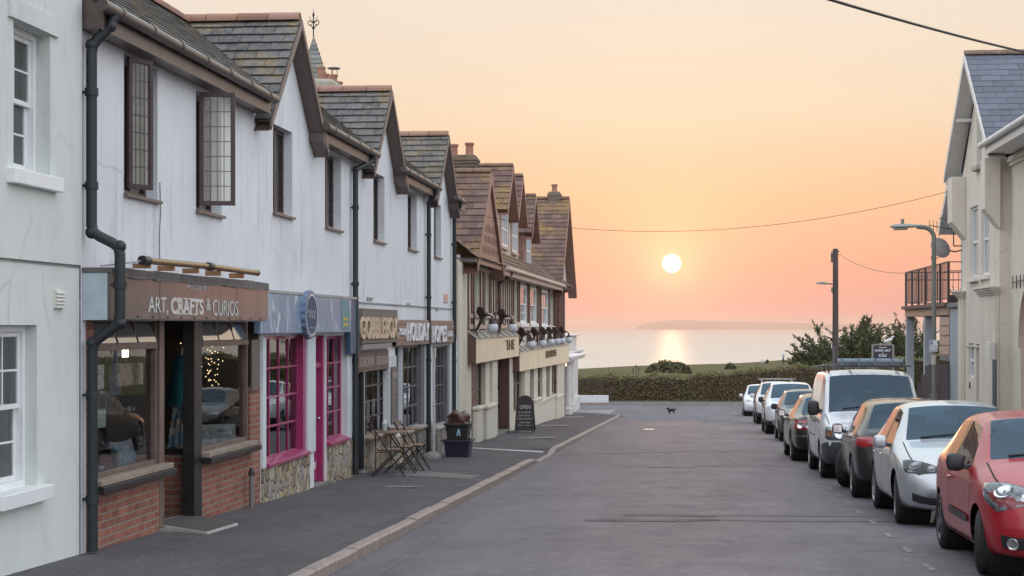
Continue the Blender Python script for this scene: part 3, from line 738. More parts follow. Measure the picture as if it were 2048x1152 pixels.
mb.build('ridge_tiles', m_ridge, roof, smooth=40)
m_barge = wood('bargeboard', (.095, .068, .060), (.155, .115, .10), (1, 1, 1), .4, .5)
for g in GC:
    mb = MB()
    for s in (-1, 1):
        e = g + s * (GH + .16); ze = ZR - (ZR - 4.52) * (GH + .16) / GH
        n = Vector((0, s * (ZR - ze), abs(e - g))).normalized()
        P = [Vector((XV + .02, g, ZR - .0)), Vector((XV + .02, e, ze)), Vector((XV + .02, e, ze - .11)), Vector((XV + .02, g, ZR - .135))]
        mb.prism(P, (-.032, 0, 0))
        mb.prism([(WALL + .003, g, ZR - .145), (WALL + .003, e, ze - .12), (XV - .012, e, ze - .12), (XV - .012, g, ZR - .145)], (0, 0, .02))
        a = e - s * .36
        if s > 0: mb.prism([(WALL + .004, e + s * .02, 4.56), (XV + .012, e + s * .02, 4.56), (XV + .012, a, 4.72), (WALL + .004, a, 4.72), ][::-1], (0, 0, -.26))
    mb.build('bargeboard', m_barge, T, bevel=.004)
eav = [(YA, GC[0] - GH - .16), (GC[0] + GH + .17, GC[1] - GH - .17), (GC[1] + GH + .17, GC[2] - GH - .17), (GC[2] + GH + .17, YB)]
XGU = -5.275
ge = [(15.35, Yx(551, XGU)), (Yx(653, XGU), Yx(756, XGU)), (Yx(807, XGU), Yx(880, XGU)), (Yx(912, XGU), Yx(929, XGU))]
for (a, b), (c, d) in zip(eav, ge):
    mb = MB(); mb.prism([(WALL + .002, a + .012, 4.485), (-5.335, a + .012, 4.485), (-5.335, a + .012, 4.66), (WALL + .002, a + .012, 4.86)], (0, .012, 0)); mb.box(WALL + .002, -5.36, a, b, 4.485, 4.50); mb.box(-5.358, -5.332, a, b, 4.47, 4.655); mb.build('fascia', m_barge, T)
    mb = MB(); mb.tube([(XGU, c, 4.665), (XGU, d, 4.655)], .056, 12)
    k = c + .5
    while k < d: mb.tube([(XGU, k - .035, 4.665), (XGU, k + .035, 4.665)], .064, 12); mb.box(-5.33, -5.28, k - .012, k + .012, 4.60, 4.66); k += .95
    mb.build('gutter', m_gutter, T, smooth=50)
def on(px, py, X): y, z = onX(px, py, X); return (X, y, z)
def pipe(pts, r=.038):
    mb = MB(); P = [Vector(p) for p in pts]; out = [P[0]]
    for i in range(1, len(P) - 1):
        d0 = (P[i-1] - P[i]); d1 = (P[i+1] - P[i]); k = min(.07, d0.length * .4, d1.length * .4); a = P[i] + d0.normalized() * k; b = P[i] + d1.normalized() * k
        out += [a, (a + b) / 4 + P[i] / 2, b]
    out.append(P[-1]); mb.tube(out, r, 12)
    for i, p in enumerate(P[1:-1]): mb.ball(p, r * 1.22, 10)
    for a, b in zip(P, P[1:]):
        if abs((a - b).normalized().z) > .95:
            L = abs(a.z - b.z); n = int(L / 1.4)
            for j in range(n + 1):
                q = a.lerp(b, (j + .5) / (n + 1)); mb.tube([q - Vector((0, 0, .035)), q + Vector((0, 0, .035))], r * 1.25, 12)
                mb.box(WALL, q.x, q.y - .012, q.y + .012, q.z - .012, q.z + .012)
    return mb
y1 = Yx(181, -5.47)
pipe([(XGU, Yx(228, XGU), 4.63), (-5.30, Yx(226, XGU), 4.52), (-5.46, y1, 4.34), (-5.46, y1, 2.63), (-5.20, y1 + .02, 2.5), (-5.20, y1 + .02, 1.80), (-5.46, y1 + .02, 1.62), (-5.46, y1 + .02, pz(-5.46, 15.9) + .03)], .05).build('downpipe', m_pipe, T, smooth=60)
for px, gy, zb in ((711, Yx(748, XGU), 0), (857.5, Yx(873, XGU), 0), (908.5, Yx(922, XGU), 0)):
    yy = Yx(px, -5.47); pipe([(XGU, gy, 4.63), (-5.30, gy, 4.53), (-5.47, yy, 4.33), (-5.47, yy, pz(-5.46, yy) + .03)], .045).build('downpipe', m_pipe, T, smooth=60)
for i, h in enumerate(UW):
    a, b, c, d = h[0] + .002, h[1] - .002, h[2] + .002, h[3] - .002; X = WALL - .12
    mb = MB(); mb.box(X - .06, X, a, a + .055, c, d); mb.box(X - .06, X, b - .055, b, c, d); mb.box(X - .06, X, a + .055, b - .055, c, c + .06); mb.box(X - .06, X, a + .055, b - .055, d - .055, d)
    mid = (a + b) / 2
    if i >= 2: mb.box(X - .05, X + .012, mid - .035, mid + .035, c + .06, d - .055)
    w = mb.build('window', m_frame, T, bevel=.004)
    mb = MB(); mb.box(WALL - .18, WALL + .05, h[0] - .02, h[1] + .03, h[2] - .035, h[2] - .001); mb.build('sill', m_sill, w, bevel=.004)
    if i >= 2:
        sheet(a + .05, b - .05, c + .05, d - .05, X - .03).build('pane', m_glass2, w)
        mb = MB()
        for lo, hi in ((a + .055, mid - .035), (mid + .035, b - .055)):
            for k in (1, 2): q = lo + (hi - lo) * k / 3; mb.box(X - .027, X - .021, q - .004, q + .004, c + .06, d - .055)
        for k in range(1, 6): q = c + .06 + (d - c - .115) * k / 6; mb.box(X - .027, X - .021, a + .055, b - .055, q - .004, q + .004)
        mb.build('lead_lattice', m_lead, w)
    else:                                   # side hung casements standing open, hinged at the near jamb
        wd = .40 if i else .36; ang = radians(80 if i else 22)
        cz = c + .05; hz = d - .02 - cz; mb = MB(); fw = .05
        mb.box(-.02, .02, 0, fw, 0, hz); mb.box(-.02, .02, wd - fw, wd, 0, hz); mb.box(-.02, .02, fw, wd - fw, 0, fw); mb.box(-.02, .02, fw, wd - fw, hz - fw, hz)
        # local y runs along the leaf, x is its thickness
        Mx = Matrix.Translation((WALL + .03, a + .03, cz)) @ Matrix.Rotation(-ang, 4, 'Z')
        mb.xf(Mx); mb.build('casement', m_frame, w, bevel=.004)
        p = MB(); p.quad((0, fw, fw), (0, wd - fw, fw), (0, wd - fw, hz - fw), (0, fw, hz - fw)); p.xf(Mx); p.build('pane', glass('casement_glass', (.86, .86, .80), 1.5, .02, haze=.28, hazecol=(.66, .64, .55)), w)  # cream diffuse film puts the bright reflection and look-through into the pane
        p = MB()
        for k in range(1, 4): q = fw + (wd - 2*fw) * k / 4; p.box(-.004, .004, q - .004, q + .004, fw, hz - fw)
        for k in range(1, 7): q = fw + (hz - 2*fw) * k / 7; p.box(-.0042, .0042, fw, wd - fw, q - .004, q + .004)
        p.xf(Mx); p.build('lead_lattice', m_lead, w)
        sheet(mid, b - .05, c + .05, d - .05, X - .03).build('pane', m_glass2, w)
        MB().box(X - .16, X - .14, a + .04, mid - .05, c + .05, d - .05).build('curtain', simple('cream_curtain', (.60, .55, .46), .9, var=.4, vs=26, stretch=(1, 1, .05)), w)
        MB().box(X - .05, X + .012, mid - .03, mid + .03, c + .06, d - .055).build('mullion', m_frame, w)
# small fittings on the wall
mb = MB(); y, z = onX(318, 365, WALL); mb.tube([(WALL + .01, y, z), (WALL + .012, y + .02, z - .3), (WALL + .012, y - .02, z - .55), (WALL + .01, y + .0, 2.32)], .005, 5); mb.build('wall_cable', simple('thin_cable', (.06, .09, .09), .5), T)
mb = MB(); y, z = onX(887, 588, WALL); mb.box(WALL, WALL + .02, y, y + .62, z - .18, z + .0); mb.build('alarm_box', simple('pale_plate', (.62, .40, .33), .5), T)
mb = MB()
for px, py, w in ((733, 594, .5), (812, 606, .4), (871, 617, .3)): y, z = onX(px, py, WALL); mb.box(WALL, WALL + .025, y, y + w, z - .045, z)
mb.box(WALL, WALL + .02, 28.9, 40.9, 2.16, 2.185)
mb.each('wall_vent', simple('old_vent', (.33, .35, .35), .8, var=.3), T)
# ------------------------------------------------------------------ art and craft shop
m_brick = bricks('red_brick', (.25, .095, .066), (.36, .145, .10), (.28, .23, .20), var=.4)
m_shopwood = wood('weathered_shop_timber', (.10, .065, .052), (.20, .145, .12), (1, 1, 1), .5, .5)
m_black = simple('black_paint', (.018, .017, .018), .4, var=.3)
def interior(parent, y0, y1, z0, z1, back=-8.6, front=WALL - .3, mat=None, zfloor=None):
    mb = MB(); p = [(front, y0, z0), (back, y0, z0), (back, y1, z0), (front, y1, z0)]; q = [(x, y, z1) for x, y, _ in p]
    mb.quad(*p); mb.quad(*q[::-1]); mb.quad(p[0], q[0], q[1], p[1]); mb.quad(p[1], q[1], q[2], p[2]); mb.quad(p[2], q[2], q[3], p[3])
    return mb.build('interior', mat or m_room, parent)
A = thing('shopfront', 'brick and dark timber shopfront with open doorway below the long brown sign', 'shopfront', (WALL, 19, gz(19)))
y_a, y_b, y_c, y_d, y_e, y_f = Yx(187), Yx(317), Yx(328), Yx(388), Yx(403), Yx(497)
ZS = .335; ZTR = 1.585; ZTP = 1.845
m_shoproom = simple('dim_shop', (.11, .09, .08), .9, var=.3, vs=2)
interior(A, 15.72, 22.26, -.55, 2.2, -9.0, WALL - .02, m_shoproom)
mb = MB(); mb.box(WALL - .16, WALL, 15.71, y_c, -2, ZS - .06); mb.box(WALL - .16, WALL, y_e, 22.27, -2, ZS - .06); mb.box(WALL - .16, WALL, Yx(500), 22.27, ZS - .06, 1.0)
mb.box(WALL - .16, WALL, 15.71, y_a, ZS - .06, ZTP); mb.box(-6.7, WALL - .165, y_e - .11, y_e, -2, ZS - .02); mb.box(-6.9, -6.71, y_c - .1, y_e, -2, -.2)
mb.build('stall_riser', m_brick, A)
mb = MB()
for a, b in ((y_a - .05, y_c + .03), (y_e - .02, Yx(498) + .08)): mb.box(WALL - .1, WALL + .10, a, b, ZS - .055, ZS); 
mb.each('sill', wood('pale_worn_sill', (.20, .155, .12), (.42, .35, .29), (2, .4, 2), .5), A, bevel=.006)
mb = MB()
for a, b in ((y_a - .08, y_c + .05), (y_e - .04, Yx(498) + .14)): mb.box(WALL + .002, WALL + .13, a, b, ZS - .12, ZS - .058)
mb.each('sill_board', m_black, A, bevel=.006)
def shop_window(a, b, name='shop_window'):
    mb = MB(); X = WALL - .02; z0 = ZS
    mb.box(X - .09, X, a, a + .05, z0, ZTP); mb.box(X - .09, X, b - .06, b, z0, ZTP); mb.box(X - .08, X - .005, a + .05, b - .06, z0, z0 + .05); mb.box(X - .085, X + .025, a + .05, b - .06, ZTR - .045, ZTR + .02); mb.box(X - .08, X, a + .05, b - .06, ZTP - .03, ZTP + .02)
    for k in (1, 2): q = a + .05 + (b - a - .11) * k / 3; mb.box(X - .05, X - .004, q - .02, q + .02, ZTR + .02, ZTP - .03)
    w = mb.build(name, m_shopwood, A, bevel=.004)
    sheet(a + .04, b - .05, z0 + .04, ZTR - .04, X - .05).build('pane', m_glass, w)
    for k in range(3):
        l = a + .05 + (b - a - .11) * k / 3 + .03; r = a + .05 + (b - a - .11) * (k + 1) / 3 - .03; h = ZTP - ZTR - .06
        mb = MB(); zb = ZTR + .025; dx = h * .30
        mb.prism([(X + .022, l, zb), (X + .022, r, zb), (X + .022 - dx, r, zb + h), (X + .022 - dx, l, zb + h)], (-.012, 0, -.004)); mb.build('toplight', simple('toplight_glass', (.10, .085, .08), .08, var=.1, spec=1.0, coat=1), w)
    return w
shop_window(y_a, y_b + .02); shop_window(Yx(403), Yx(499))
mb = MB(); mb.box(WALL - .11, WALL + .005, y_b + .022, y_c, -.40, 2.0); mb.build('door_post', m_shopwood, A, bevel=.004)
mb = MB(); mb.box(WALL - .13, WALL + .006, y_d, Yx(403) - .002, -.46, 2.0); mb.build('door_post', m_black, A, bevel=.004)
mb = MB(); mb.box(WALL - .11, WALL - .02, y_c, y_d, 1.86, 2.0); mb.build('door_head', m_shopwood, A)
mb = MB(); mb.box(-6.7, WALL - .135, y_e - .1, y_e - .05, ZS - .02, ZS + .05); mb.box(-6.7, -6.64, y_e - .1, y_e - .05, ZS + .05, 1.9); w = mb.build('return_window', m_black, A)
MB().quad((-6.66, y_e - .075, ZS + .05), (WALL - .14, y_e - .075, ZS + .05), (WALL - .14, y_e - .075, 1.9), (-6.66, y_e - .075, 1.9)).build('pane', m_glass, w)
mb = MB(); mb.box(-6.95, WALL - .17, y_a, y_b + .1, ZS - .12, ZS - .07); mb.box(-6.75, WALL - .17, y_e + .01, 22.2, ZS - .12, ZS - .07); mb.build('display_shelf', simple('display_board', (.16, .13, .11), .7), A)
mb = MB(); yy = Yx(501); mb.box(WALL + .002, WALL + .022, yy, yy + .40, .95, 1.60); mb.build('notice_board', simple('brown_board', (.13, .10, .095), .5), A)
# sign board of the shop
S = thing('shop_sign', 'long brown gloss sign reading ART, CRAFTS & CURIOS over the brick shop', 'sign', (-5.4, 18.5, 1.84))
ys0, ys1 = 15.60, Yx(535, -5.28); XS = -5.28
mb = MB(); zz = (1.842, 2.262); n_ = 4
for i in range(n_): a = ys0 + (ys1 - ys0) * i / n_; b = ys0 + (ys1 - ys0) * (i + 1) / n_; mb.box(XS - .03, XS + (.003 if i % 2 else 0), a + .002, b - .002, *zz)
nb = NB('sign_gloss_brown'); f_ = nb.noise(2.4, 5, .6, nb.co('Object', (1, 1, .25)))
m_sign = nb.set(col=nb.ramp(f_, [(.35, (.070, .064, .061)), (.7, (.105, .094, .088))]), rough=nb.ramp(f_, [(.3, .16), (.7, .34)]), spec=.5, coat=.15)
mb.build('board', m_sign, S)
mb = MB(); mb.box(WALL + .003, XS - .032, ys0, ys1, 1.83, 2.262); mb.build('box', simple('sign_carcass', (.42, .50, .54), .6), S)
mb = MB(); rnd = random.Random(4); yy = ys0 - .01
while yy < ys1:
    l = min(rnd.uniform(.25, .5), ys1 + .01 - yy); mb.box(WALL + .003, XS + .018 + rnd.uniform(-.004, .004), yy, yy + l, 2.265, 2.31 + rnd.uniform(-.006, .01)); mb.box(XS + .004, XS + .018, yy, yy + l - .003, 2.225 + rnd.uniform(-.01, .008), 2.264); yy += l
mb.build('lead_flashing', simple('grey_lead', (.13, .12, .12), .6, var=.4, vs=9, bump=.5, bs=14), S)
mb = MB()
for i in range(12): yq = ys0 + .3 + i * .48; mb.tube([(XS, yq, 1.862), (XS + .012, yq, 1.862)], .009, 8)
mb.build('screws', m_black, S)
m_ivory = simple('ivory_lettering', (.62, .61, .58), .5, var=.06)
def sgy(px): return Yx(px, XS)
T_ = MB()
for body, p0, p1, z0, z1, bo in (('ART,', 296, 335, 1.885, 2.062, .0), ('CRAFTS', 341, 406, 1.895, 2.068, .03), ('&', 412, 420, 1.945, 2.075, -.005), ('CURIOS', 425, 475, 1.89, 2.065, -.008), ('WESTCOUNTRY', 372, 416, 2.165, 2.215, -.01)):
    t = text_wall(body, sgy(p0), sgy(p1), z0, z1, XS + .002, .005, bold=bo); T_.add(t.v, t.f)
# slab serifs on the heavy word and small ones on the last word
wd = sgy(406) - sgy(341)
for k in range(6):
    c = sgy(341) + wd * (k + .5) / 6
    for zq in (1.895, 2.056): T_.box(XS + .002, XS + .0068, c - wd*.062, c + wd*.062, zq, zq + .012) if k not in (0, 5) else None
T_.build('lettering', m_ivory, S)
# brass tube lamp above the sign
L_ = thing('sign_lamp', 'long brass tube lamp on brackets above the art shop sign', 'lamp', (-5.2, 18.5, 2.33))
def P3(px, py, X): y, z = onX(px, py, X); return Vector((X, y, z))
a, m_, b = P3(288, 521, -5.10), P3(418, 533, -5.10), P3(514, 546, -5.10)
m_brass = simple('aged_brass', (.30, .20, .085), .3, metal=.85, var=.35, vs=12)
MB().tube([a, m_, b], .032, 14).build('tube', m_brass, L_, smooth=60)
mb = MB(); mb.tube([a - Vector((0, .06, 0)), a + Vector((0, .12, 0))], .045, 14); mb.tube([m_ - Vector((0, .06, 0)), m_ + Vector((0, .1, 0))], .045, 14); mb.tube([b, b + Vector((0, .02, 0))], .036, 12)
mb.build('collar', m_black, L_, smooth=60)
mb = MB()
for t in (.04, .22, .42, .62, .85): p = a.lerp(b, t); mb.box(p.x - .16, p.x + .01, p.y - .02, p.y + .02, 2.32, p.z - .02)
mb.each('bracket', simple('copper_bracket', (.42, .22, .11), .4, metal=.4), L_)
MB().tube([a - Vector((0, .03, .0)), a + Vector((-.1, -.18, -.03)), Vector((-5.35, a.y - .5, 2.32))], .008, 6).build('cable', simple('grey_cable', (.32, .32, .34), .5), L_)
# ------------------------------------------------------------------ things in the art shop
def inpt(px, py, X): return P3(px, py, X)
def shade_thing(px0, px1, py0, py1, X, label, mat, d=.10):
    a = P3(px0, py1, X); b = P3(px1, py0, X); z1 = a.z + (py1 - py0) / F * (a.y * 1.02)
    t = thing('hanging_lampshade', label, 'lampshade', (X, (a.y + b.y)/2, a.z), group='lampshades hanging in the art shop window')
    mb = MB(); mb.box(X - d, X, a.y, b.y, a.z, z1); mb.build('lamp_shade', mat, t, bevel=.01)
    MB().tube([(X - d/2, (a.y+b.y)/2, z1), (X - d/2, (a.y+b.y)/2, 1.84)], .004, 5).build('cord', m_ivory, t); return t
def drawn(name, bg, ink):
    n = NB(name); nz = n.noise(7, 3, .5, n.co('Object', (1, 1, 1)), 1.5); return n.set(col=n.ramp(nz, [(.47, bg), (.485, ink), (.515, ink), (.53, bg)]), rough=.8)
shade_thing(188, 209, 730, 780, -5.82, 'white rectangular lampshade with sketched figures nearest the downpipe', drawn('sketch_white', (.72, .71, .68), (.25, .22, .2)), .05)
shade_thing(236, 287, 728, 774, -5.82, 'pinkish brown lampshade with sketched figures hanging beside the white one', drawn('sketch_pink', (.50, .36, .32), (.17, .11, .1)))
p = P3(198, 857, -5.95); t = thing('table_lamp', 'pale green square lampshade on a tall white stand in the shop window', 'lamp', (p.x, p.y, ZS - .07))
MB().box(p.x - .13, p.x, p.y - .10, p.y + .22, p.z, p.z + .19).build('lamp_shade', drawn('shade_green', (.50, .60, .55), (.25, .33, .3)), t, bevel=.01)
mb = MB(); mb.tube([(p.x - .06, p.y + .04, ZS - .05), (p.x - .06, p.y + .04, p.z)], .012, 8); mb.lathe([(0, .0), (.07, .0), (.07, .015), (.015, .03), (0, .03)], (p.x - .06, p.y + .04, ZS - .07)); mb.build('stand', m_ivory, t, smooth=40)
def cushion(p, w, h, mat, label):
    mb = MB(); n = 14; vs = []; fs = []
    for sgn in (1, -1):
        for i in range(n + 1):
            for j in range(n + 1):
                u, v = i/n*2-1, j/n*2-1; b = (1-u*u)*(1-v*v); pin = 1 - .07*(u*u*(1-abs(v)**3)*0 + (1-abs(v))*abs(u)**4*.0) ; e = 1 - .10*(1-abs(v)**2)*abs(u)**6 - .0
                f = 1 - .10*(1-abs(u)**2)*abs(v)**6
                vs.append((sgn*.07*b**.45, u*w/2*e, v*h/2*f))
    N1 = (n+1)**2
    for i in range(n):
        for j in range(n):
            a = i*(n+1)+j; fs += [[a, a+n+1, a+n+2, a+1], [N1+a, N1+a+1, N1+a+n+2, N1+a+n+1]]
    mb.add(vs, fs); t = thing('cushion', label, 'cushion', p)
    Mx = Matrix.Translation(p) @ Matrix.Rotation(radians(-32), 4, 'Z') @ Matrix.Rotation(radians(-14), 4, 'Y') @ Matrix.Rotation(radians(4), 4, 'X')
    mb.xf(Mx); mb.build('cover', mat, t, smooth=80); return t
nb = NB('marbled_cushion'); f_ = nb.noise(3.5, 4, .6, None, 2.2)
m_cush = nb.set(col=nb.ramp(f_, [(.3, (.55, .66, .68)), (.45, (.25, .48, .60)), (.55, (.62, .58, .68)), (.65, (.66, .62, .40)), (.75, (.35, .55, .58))]), rough=.85)
p = P3(262, 900, -5.83); cushion(Vector((p.x - .08, p.y, ZS + .09)), .30, .33, m_cush, 'cushion with pastel blue and yellow marbled cover leaning in the shop window')
def pot(px, X, r, h, lab, mat, cat='mug', nm='mug'):
    p = P3(px, 900, X); t = thing(nm, lab, cat, (X, p.y, ZS - .07))
    MB().lathe([(0, .002), (r*.8, 0), (r, h*.3), (r*.95, h), (r*.85, h), (r*.8, h*.2), (0, h*.15)], (X, p.y, ZS - .068), n=16).build('body', mat, t, smooth=50)
    if nm == 'mug': MB().tube([(X + r*.9, p.y, ZS - .05 + h*.7), (X + r*1.6, p.y, ZS - .05 + h*.6), (X + r*1.6, p.y, ZS - .05 + h*.2), (X + r*.9, p.y, ZS - .05 + h*.1)], .008, 6).build('handle', mat, t)
m_cer = simple('pale_ceramic', (.58, .60, .58), .3, var=.2, vs=20)
pot(200, -5.85, .045, .12, 'speckled white mug beside the lamp stand in the shop window', m_cer); pot(212, -5.78, .06, .06, 'shallow pale bowl beside the mug in the shop window', m_cer, 'bowl', 'bowl')
# dress form with a teal dress
p = P3(360, 760, -5.98); t = thing('dress_form', 'tailor dummy in a teal dress on a white wire stand in the shop doorway window', 'dress form', (p.x, p.y + 1.0, ZS - .07))
py = p.y + .75; px_ = onX(360, 760, -5.98)[0]; q = ray(360, 760); s_ = (20.55) / q.y; base = Vector((q.x * s_, 20.55, 0)); zt_ = lambda y: HC + ray(360, y).z * s_
mb = MB(); mb.lathe([(.001, zt_(812)), (.17, zt_(812)), (.165, zt_(806)), (.14, zt_(775)), (.115, zt_(760)), (.10, zt_(745)), (.09, zt_(725)), (.05, zt_(712)), (.001, zt_(708))], (base.x, base.y, 0), n=20)
for v in mb.v: v.x = base.x + (v.x - base.x) * (1 + .05 * sin(atan2(v.y - base.y, v.x - base.x) * 8)); v.y = base.y + (v.y - base.y) * 1.1
mb.build('dress', simple('teal_dress', (.012, .14, .19), .85, var=.25, vs=14), t, smooth=60)
mb = MB(); mb.tube([(base.x, base.y, zt_(712)), (base.x, base.y, zt_(695))], .035, 10); mb.ball((base.x, base.y, zt_(694)), .04); mb.build('neck', simple('linen_torso', (.40, .34, .28), .9), t, smooth=60)
mb = MB(); mb.tube([(base.x, base.y, ZS + .02), (base.x, base.y, zt_(810))], .014, 8)
for k in range(4): an = k * pi/2 + .5; mb.tube([(base.x, base.y, ZS + .16), (base.x + .10*cos(an), base.y + .10*sin(an), ZS + .12), (base.x + .17*cos(an), base.y + .17*sin(an), ZS - .07)], .010, 6)
mb.build('stand', m_ivory, t, smooth=60)
# the lit spot lamp over the display
p = P3(250, 707, -6.05); t = thing('spot_lamp', 'small lit rectangular spot lamp high inside the left display window', 'lamp', p)
MB().box(p.x - .05, p.x, p.y - .12, p.y + .12, p.z - .05, p.z + .05).build('housing', m_black, t, bevel=.01); nb = NB('spot_glow'); nb.set(col=(1, .9, .75), emit=(1, .86, .66), estr=5.0); MB().box(p.x + .001, p.x + .006, p.y - .10, p.y + .10, p.z - .04, p.z + .04).build('bulb', nb.m, t); MB().tube([(p.x - .03, p.y, p.z + .05), (p.x - .03, p.y, 1.9)], .008, 6).build('arm', m_black, t)
# fairy lights
t = thing('string_lights', 'cluster of tiny warm fairy lights behind the dress form', 'string lights', (-6.2, 21, 1.2))
mb = MB(); rnd = random.Random(2); pts = []
for i in range(120):
    px = 375 + abs(rnd.gauss(0, 16)) + (rnd.random() < .35) * 38 - (rnd.random() < .2) * 22; py = rnd.uniform(683, 775); Y = rnd.uniform(20.9, 21.6)
    r = ray(px, py); s = Y / r.y; pnt = Vector((r.x*s, Y, HC + r.z*s)); pts.append(pnt); mb.ball(pnt, .0062, 6)
nb = NB('fairy_bulb'); nb.set(col=(1, .8, .5), emit=(1, .68, .36), estr=4.0); mb.build('bulbs', nb.m, t)
MB().tube(sorted(pts, key=lambda v: -v.z)[:60], .0015, 4, False).build('wire', simple('thin_wire', (.2, .2, .2), .5), t)
m_matw = simple('mount_card', (.62, .62, .60), .8, var=.05)
for i, (px, py, w, h, Y, tilt, lab, c1, c2) in enumerate(((425, 868, .30, .32, 20.75, .25, 'white mounted print of a boat leaning in the right display window', (.55, .58, .60), (.18, .26, .32)), (462, 868, .34, .30, 21.3, .3, 'pale framed seascape leaning at the back of the right display window', (.50, .56, .60), (.30, .36, .38)), (448, 878, .26, .22, 20.95, .35, 'small mounted print standing in front in the right display window', (.60, .60, .58), (.25, .3, .32)))):
    r = ray(px, py); s = Y / r.y; base = Vector((r.x*s - .1, Y, ZS - .068)); t = thing('picture', lab, 'picture', base, group='pictures in the art shop window')
    mb = MB(); mb.box(-.012, .012, -w/2, w/2, 0, h); Mx = Matrix.Translation(base) @ Matrix.Rotation(radians(-62), 4, 'Z') @ Matrix.Rotation(-tilt, 4, 'Y'); mb.xf(Mx); mb.build('mount', m_matw, t)
    mb = MB(); mb.box(.012, .016, -w*.32, w*.32, h*.22, h*.8); mb.xf(Mx); nb = NB('print'); f_ = nb.noise(6, 5, .6, nb.co('Object', (1, 1, 3))); mb.build('print', nb.set(col=nb.ramp(f_, [(.4, c1), (.6, c2)]), rough=.6), t)
t = thing('card_rack', 'wire rack of postcards beside the dress form', 'card rack', (-6.0, 20.2, ZS)); mb = MB(); mc = MB(); rnd = random.Random(6)
for i in range(5):
    for j in range(3): r = ray(346 + j*12 + i*2, 882 - i*14 - j*4); Y = 20.25 + i*.06; s = Y / r.y; c = Vector((r.x*s, Y, HC + r.z*s)); m = MB().box(-.004, .004, -.05, .05, -.07, .07); m.xf(Matrix.Translation(c) @ Matrix.Rotation(radians(-70 + rnd.uniform(-14, 14)), 4, 'Z')); mc.add(m.v, m.f, i % 3)
mc.build('postcards', [simple('card_blue', (.20, .32, .42), .5), m_matw, simple('card_tan', (.45, .36, .28), .5)], t)
r = ray(358, 880); s = 20.2 / r.y
mb.tube([(r.x*s, 20.24, ZS - .06), (r.x*s, 20.5, ZS + .55)], .008, 6); mb.build('frame', m_ivory, t)
# outside the door
t = thing('doormat', 'dark ribbed doormat with white edging sloping out of the brick shop doorway', 'doormat', (-5.3, 18.8, pz(-5.3, 18.8)))
mb = MB(); A_ = [(-5.72, 18.12), (-5.72, 19.45), (-4.98, 18.98), (-5.0, 17.82)]
q = [Vector((x, y, pz(x, y) + (.065 if x < -5.5 else .022))) for x, y in A_]; c = sum(q, Vector()) / 4
mb.prism([p_ for p_ in q], (0, 0, -.05)); mb.build('edging', simple('worn_white_trim', (.48, .46, .43), .6, var=.25), t)
MB().prism([c + (p_ - c) * .94 + Vector((0, 0, .004)) for p_ in q], (0, 0, -.003)).build('mat', simple('ribbed_mat', (.075, .062, .060), .95, var=.3, vs=40, stretch=(1, .1, 1)), t)
t = thing('doorstep', 'pale concrete threshold at the brick shop doorway', 'doorstep', (-5.55, 18.2, pz(-5.5, 18.2)))
MB().prism([(-5.55, 17.9, pz(-5.5, 18) + .035), (-5.54, 19.42, pz(-5.5, 19.4) + .03), (-5.40, 18.9, pz(-5.2, 18.7) + .012), (-5.38, 17.95, pz(-5.3, 18) + .012)], (0, 0, -.1)).build('slab', m_conc, t)
t = thing('gas_pipe', 'short grey pipe standing against the brick at the right of the art shop', 'pipe', (-5.46, 21.9, pz(-5.46, 21.9)))
y, z = onX(503, 938, -5.46); g = pz(-5.46, y)
MB().tube([(-5.46, y, g - .02), (-5.46, y, z - .06)], .03, 10).build('pipe', simple('grey_pipe', (.19, .18, .18), .5), t, smooth=60); MB().lathe([(0, .1), (.02, .09), (.04, .03), (.04, 0), (0, 0)], (-5.46, y, z - .08)).build('cap', m_black, t, smooth=60)
# ------------------------------------------------------------------ pink shop
m_pink = simple('magenta_gloss', (.33, .030, .125), .36, var=.15, vs=5, coat=.3)
m_stone = stonework('rubble_stone', 6.6)
m_stone2 = stonework('grey_rubble_stone', 6.6, ('#8d847c', '#9d9794', '#7d756e', '#a59a8c', '#8a8a8e'), '#55514c')
m_pier = plaster('painted_pier', (.60, .64, .67), '#57534c', .9, .4)
def plinth(name, parent, y0, y1, gaps, tops, mat, t=.035):
    """thin stone facing below the sills; gaps = doors, tops = [(y0,y1,z)]"""
    mb = MB()
    for a, b, z in tops: mb.box(WALL + .002, WALL + t, a, b, -2.2, z)
    return mb.each(name, mat, parent)
def bar_window(parent, h, cols, rows, mat, X=WALL - .07, fw=.045, bw=.026, sill=None, name='window', right=0.0, glass_m=None):
    a, b, c, d = h; mb = MB(); pane_frame(mb, a + .002, b - .002 - right, c + .002, d - .002, X, cols, rows, fw, bw, .055)
    if right: mb.box(X - .055, WALL - .004, b - right, b - .002, c + .002, d - .002)
    w = mb.build(name, mat, parent, bevel=.003)
    sheet(a + .02, b - .02 - right, c + .02, d - .02, X - .028).build('pane', glass_m or m_glass, w)
    if sill is not None:
        s = MB(); s.prism([(X + .002, a - .0, c + .03), (WALL + .075, a - .0, c - .02), (WALL + .075, a - .0, c - .062), (X + .002, a - .0, c - .062)], (0, b - a, 0)); s.build('sill', sill, w, bevel=.004)
    return w
P = thing('shopfront', 'magenta framed shopfront with glazed door over rubble stone base', 'shopfront', (WALL, 25.5, gz(25.5)))
interior(P, 22.35, 28.5, -.72, 2.2, -8.6, WALL - .21, m_shoproom)
bar_window(P, PINK_W1, 4, 4, m_pink, sill=m_pink, right=.17); bar_window(P, PINK_W2, 3, 4, m_pink, sill=m_pink)
mb = MB(); a, b, _, d = PINK_D; c = pz(WALL, 26.3) + .05; X = WALL - .10; b_ = b - .10
mb.box(X - .06, WALL - .03, b_, b - .002, c, d - .002); mb.box(X - .06, X + .02, a + .002, a + .05, c, d - .002); zt = onX(628, 737, WALL)[1]
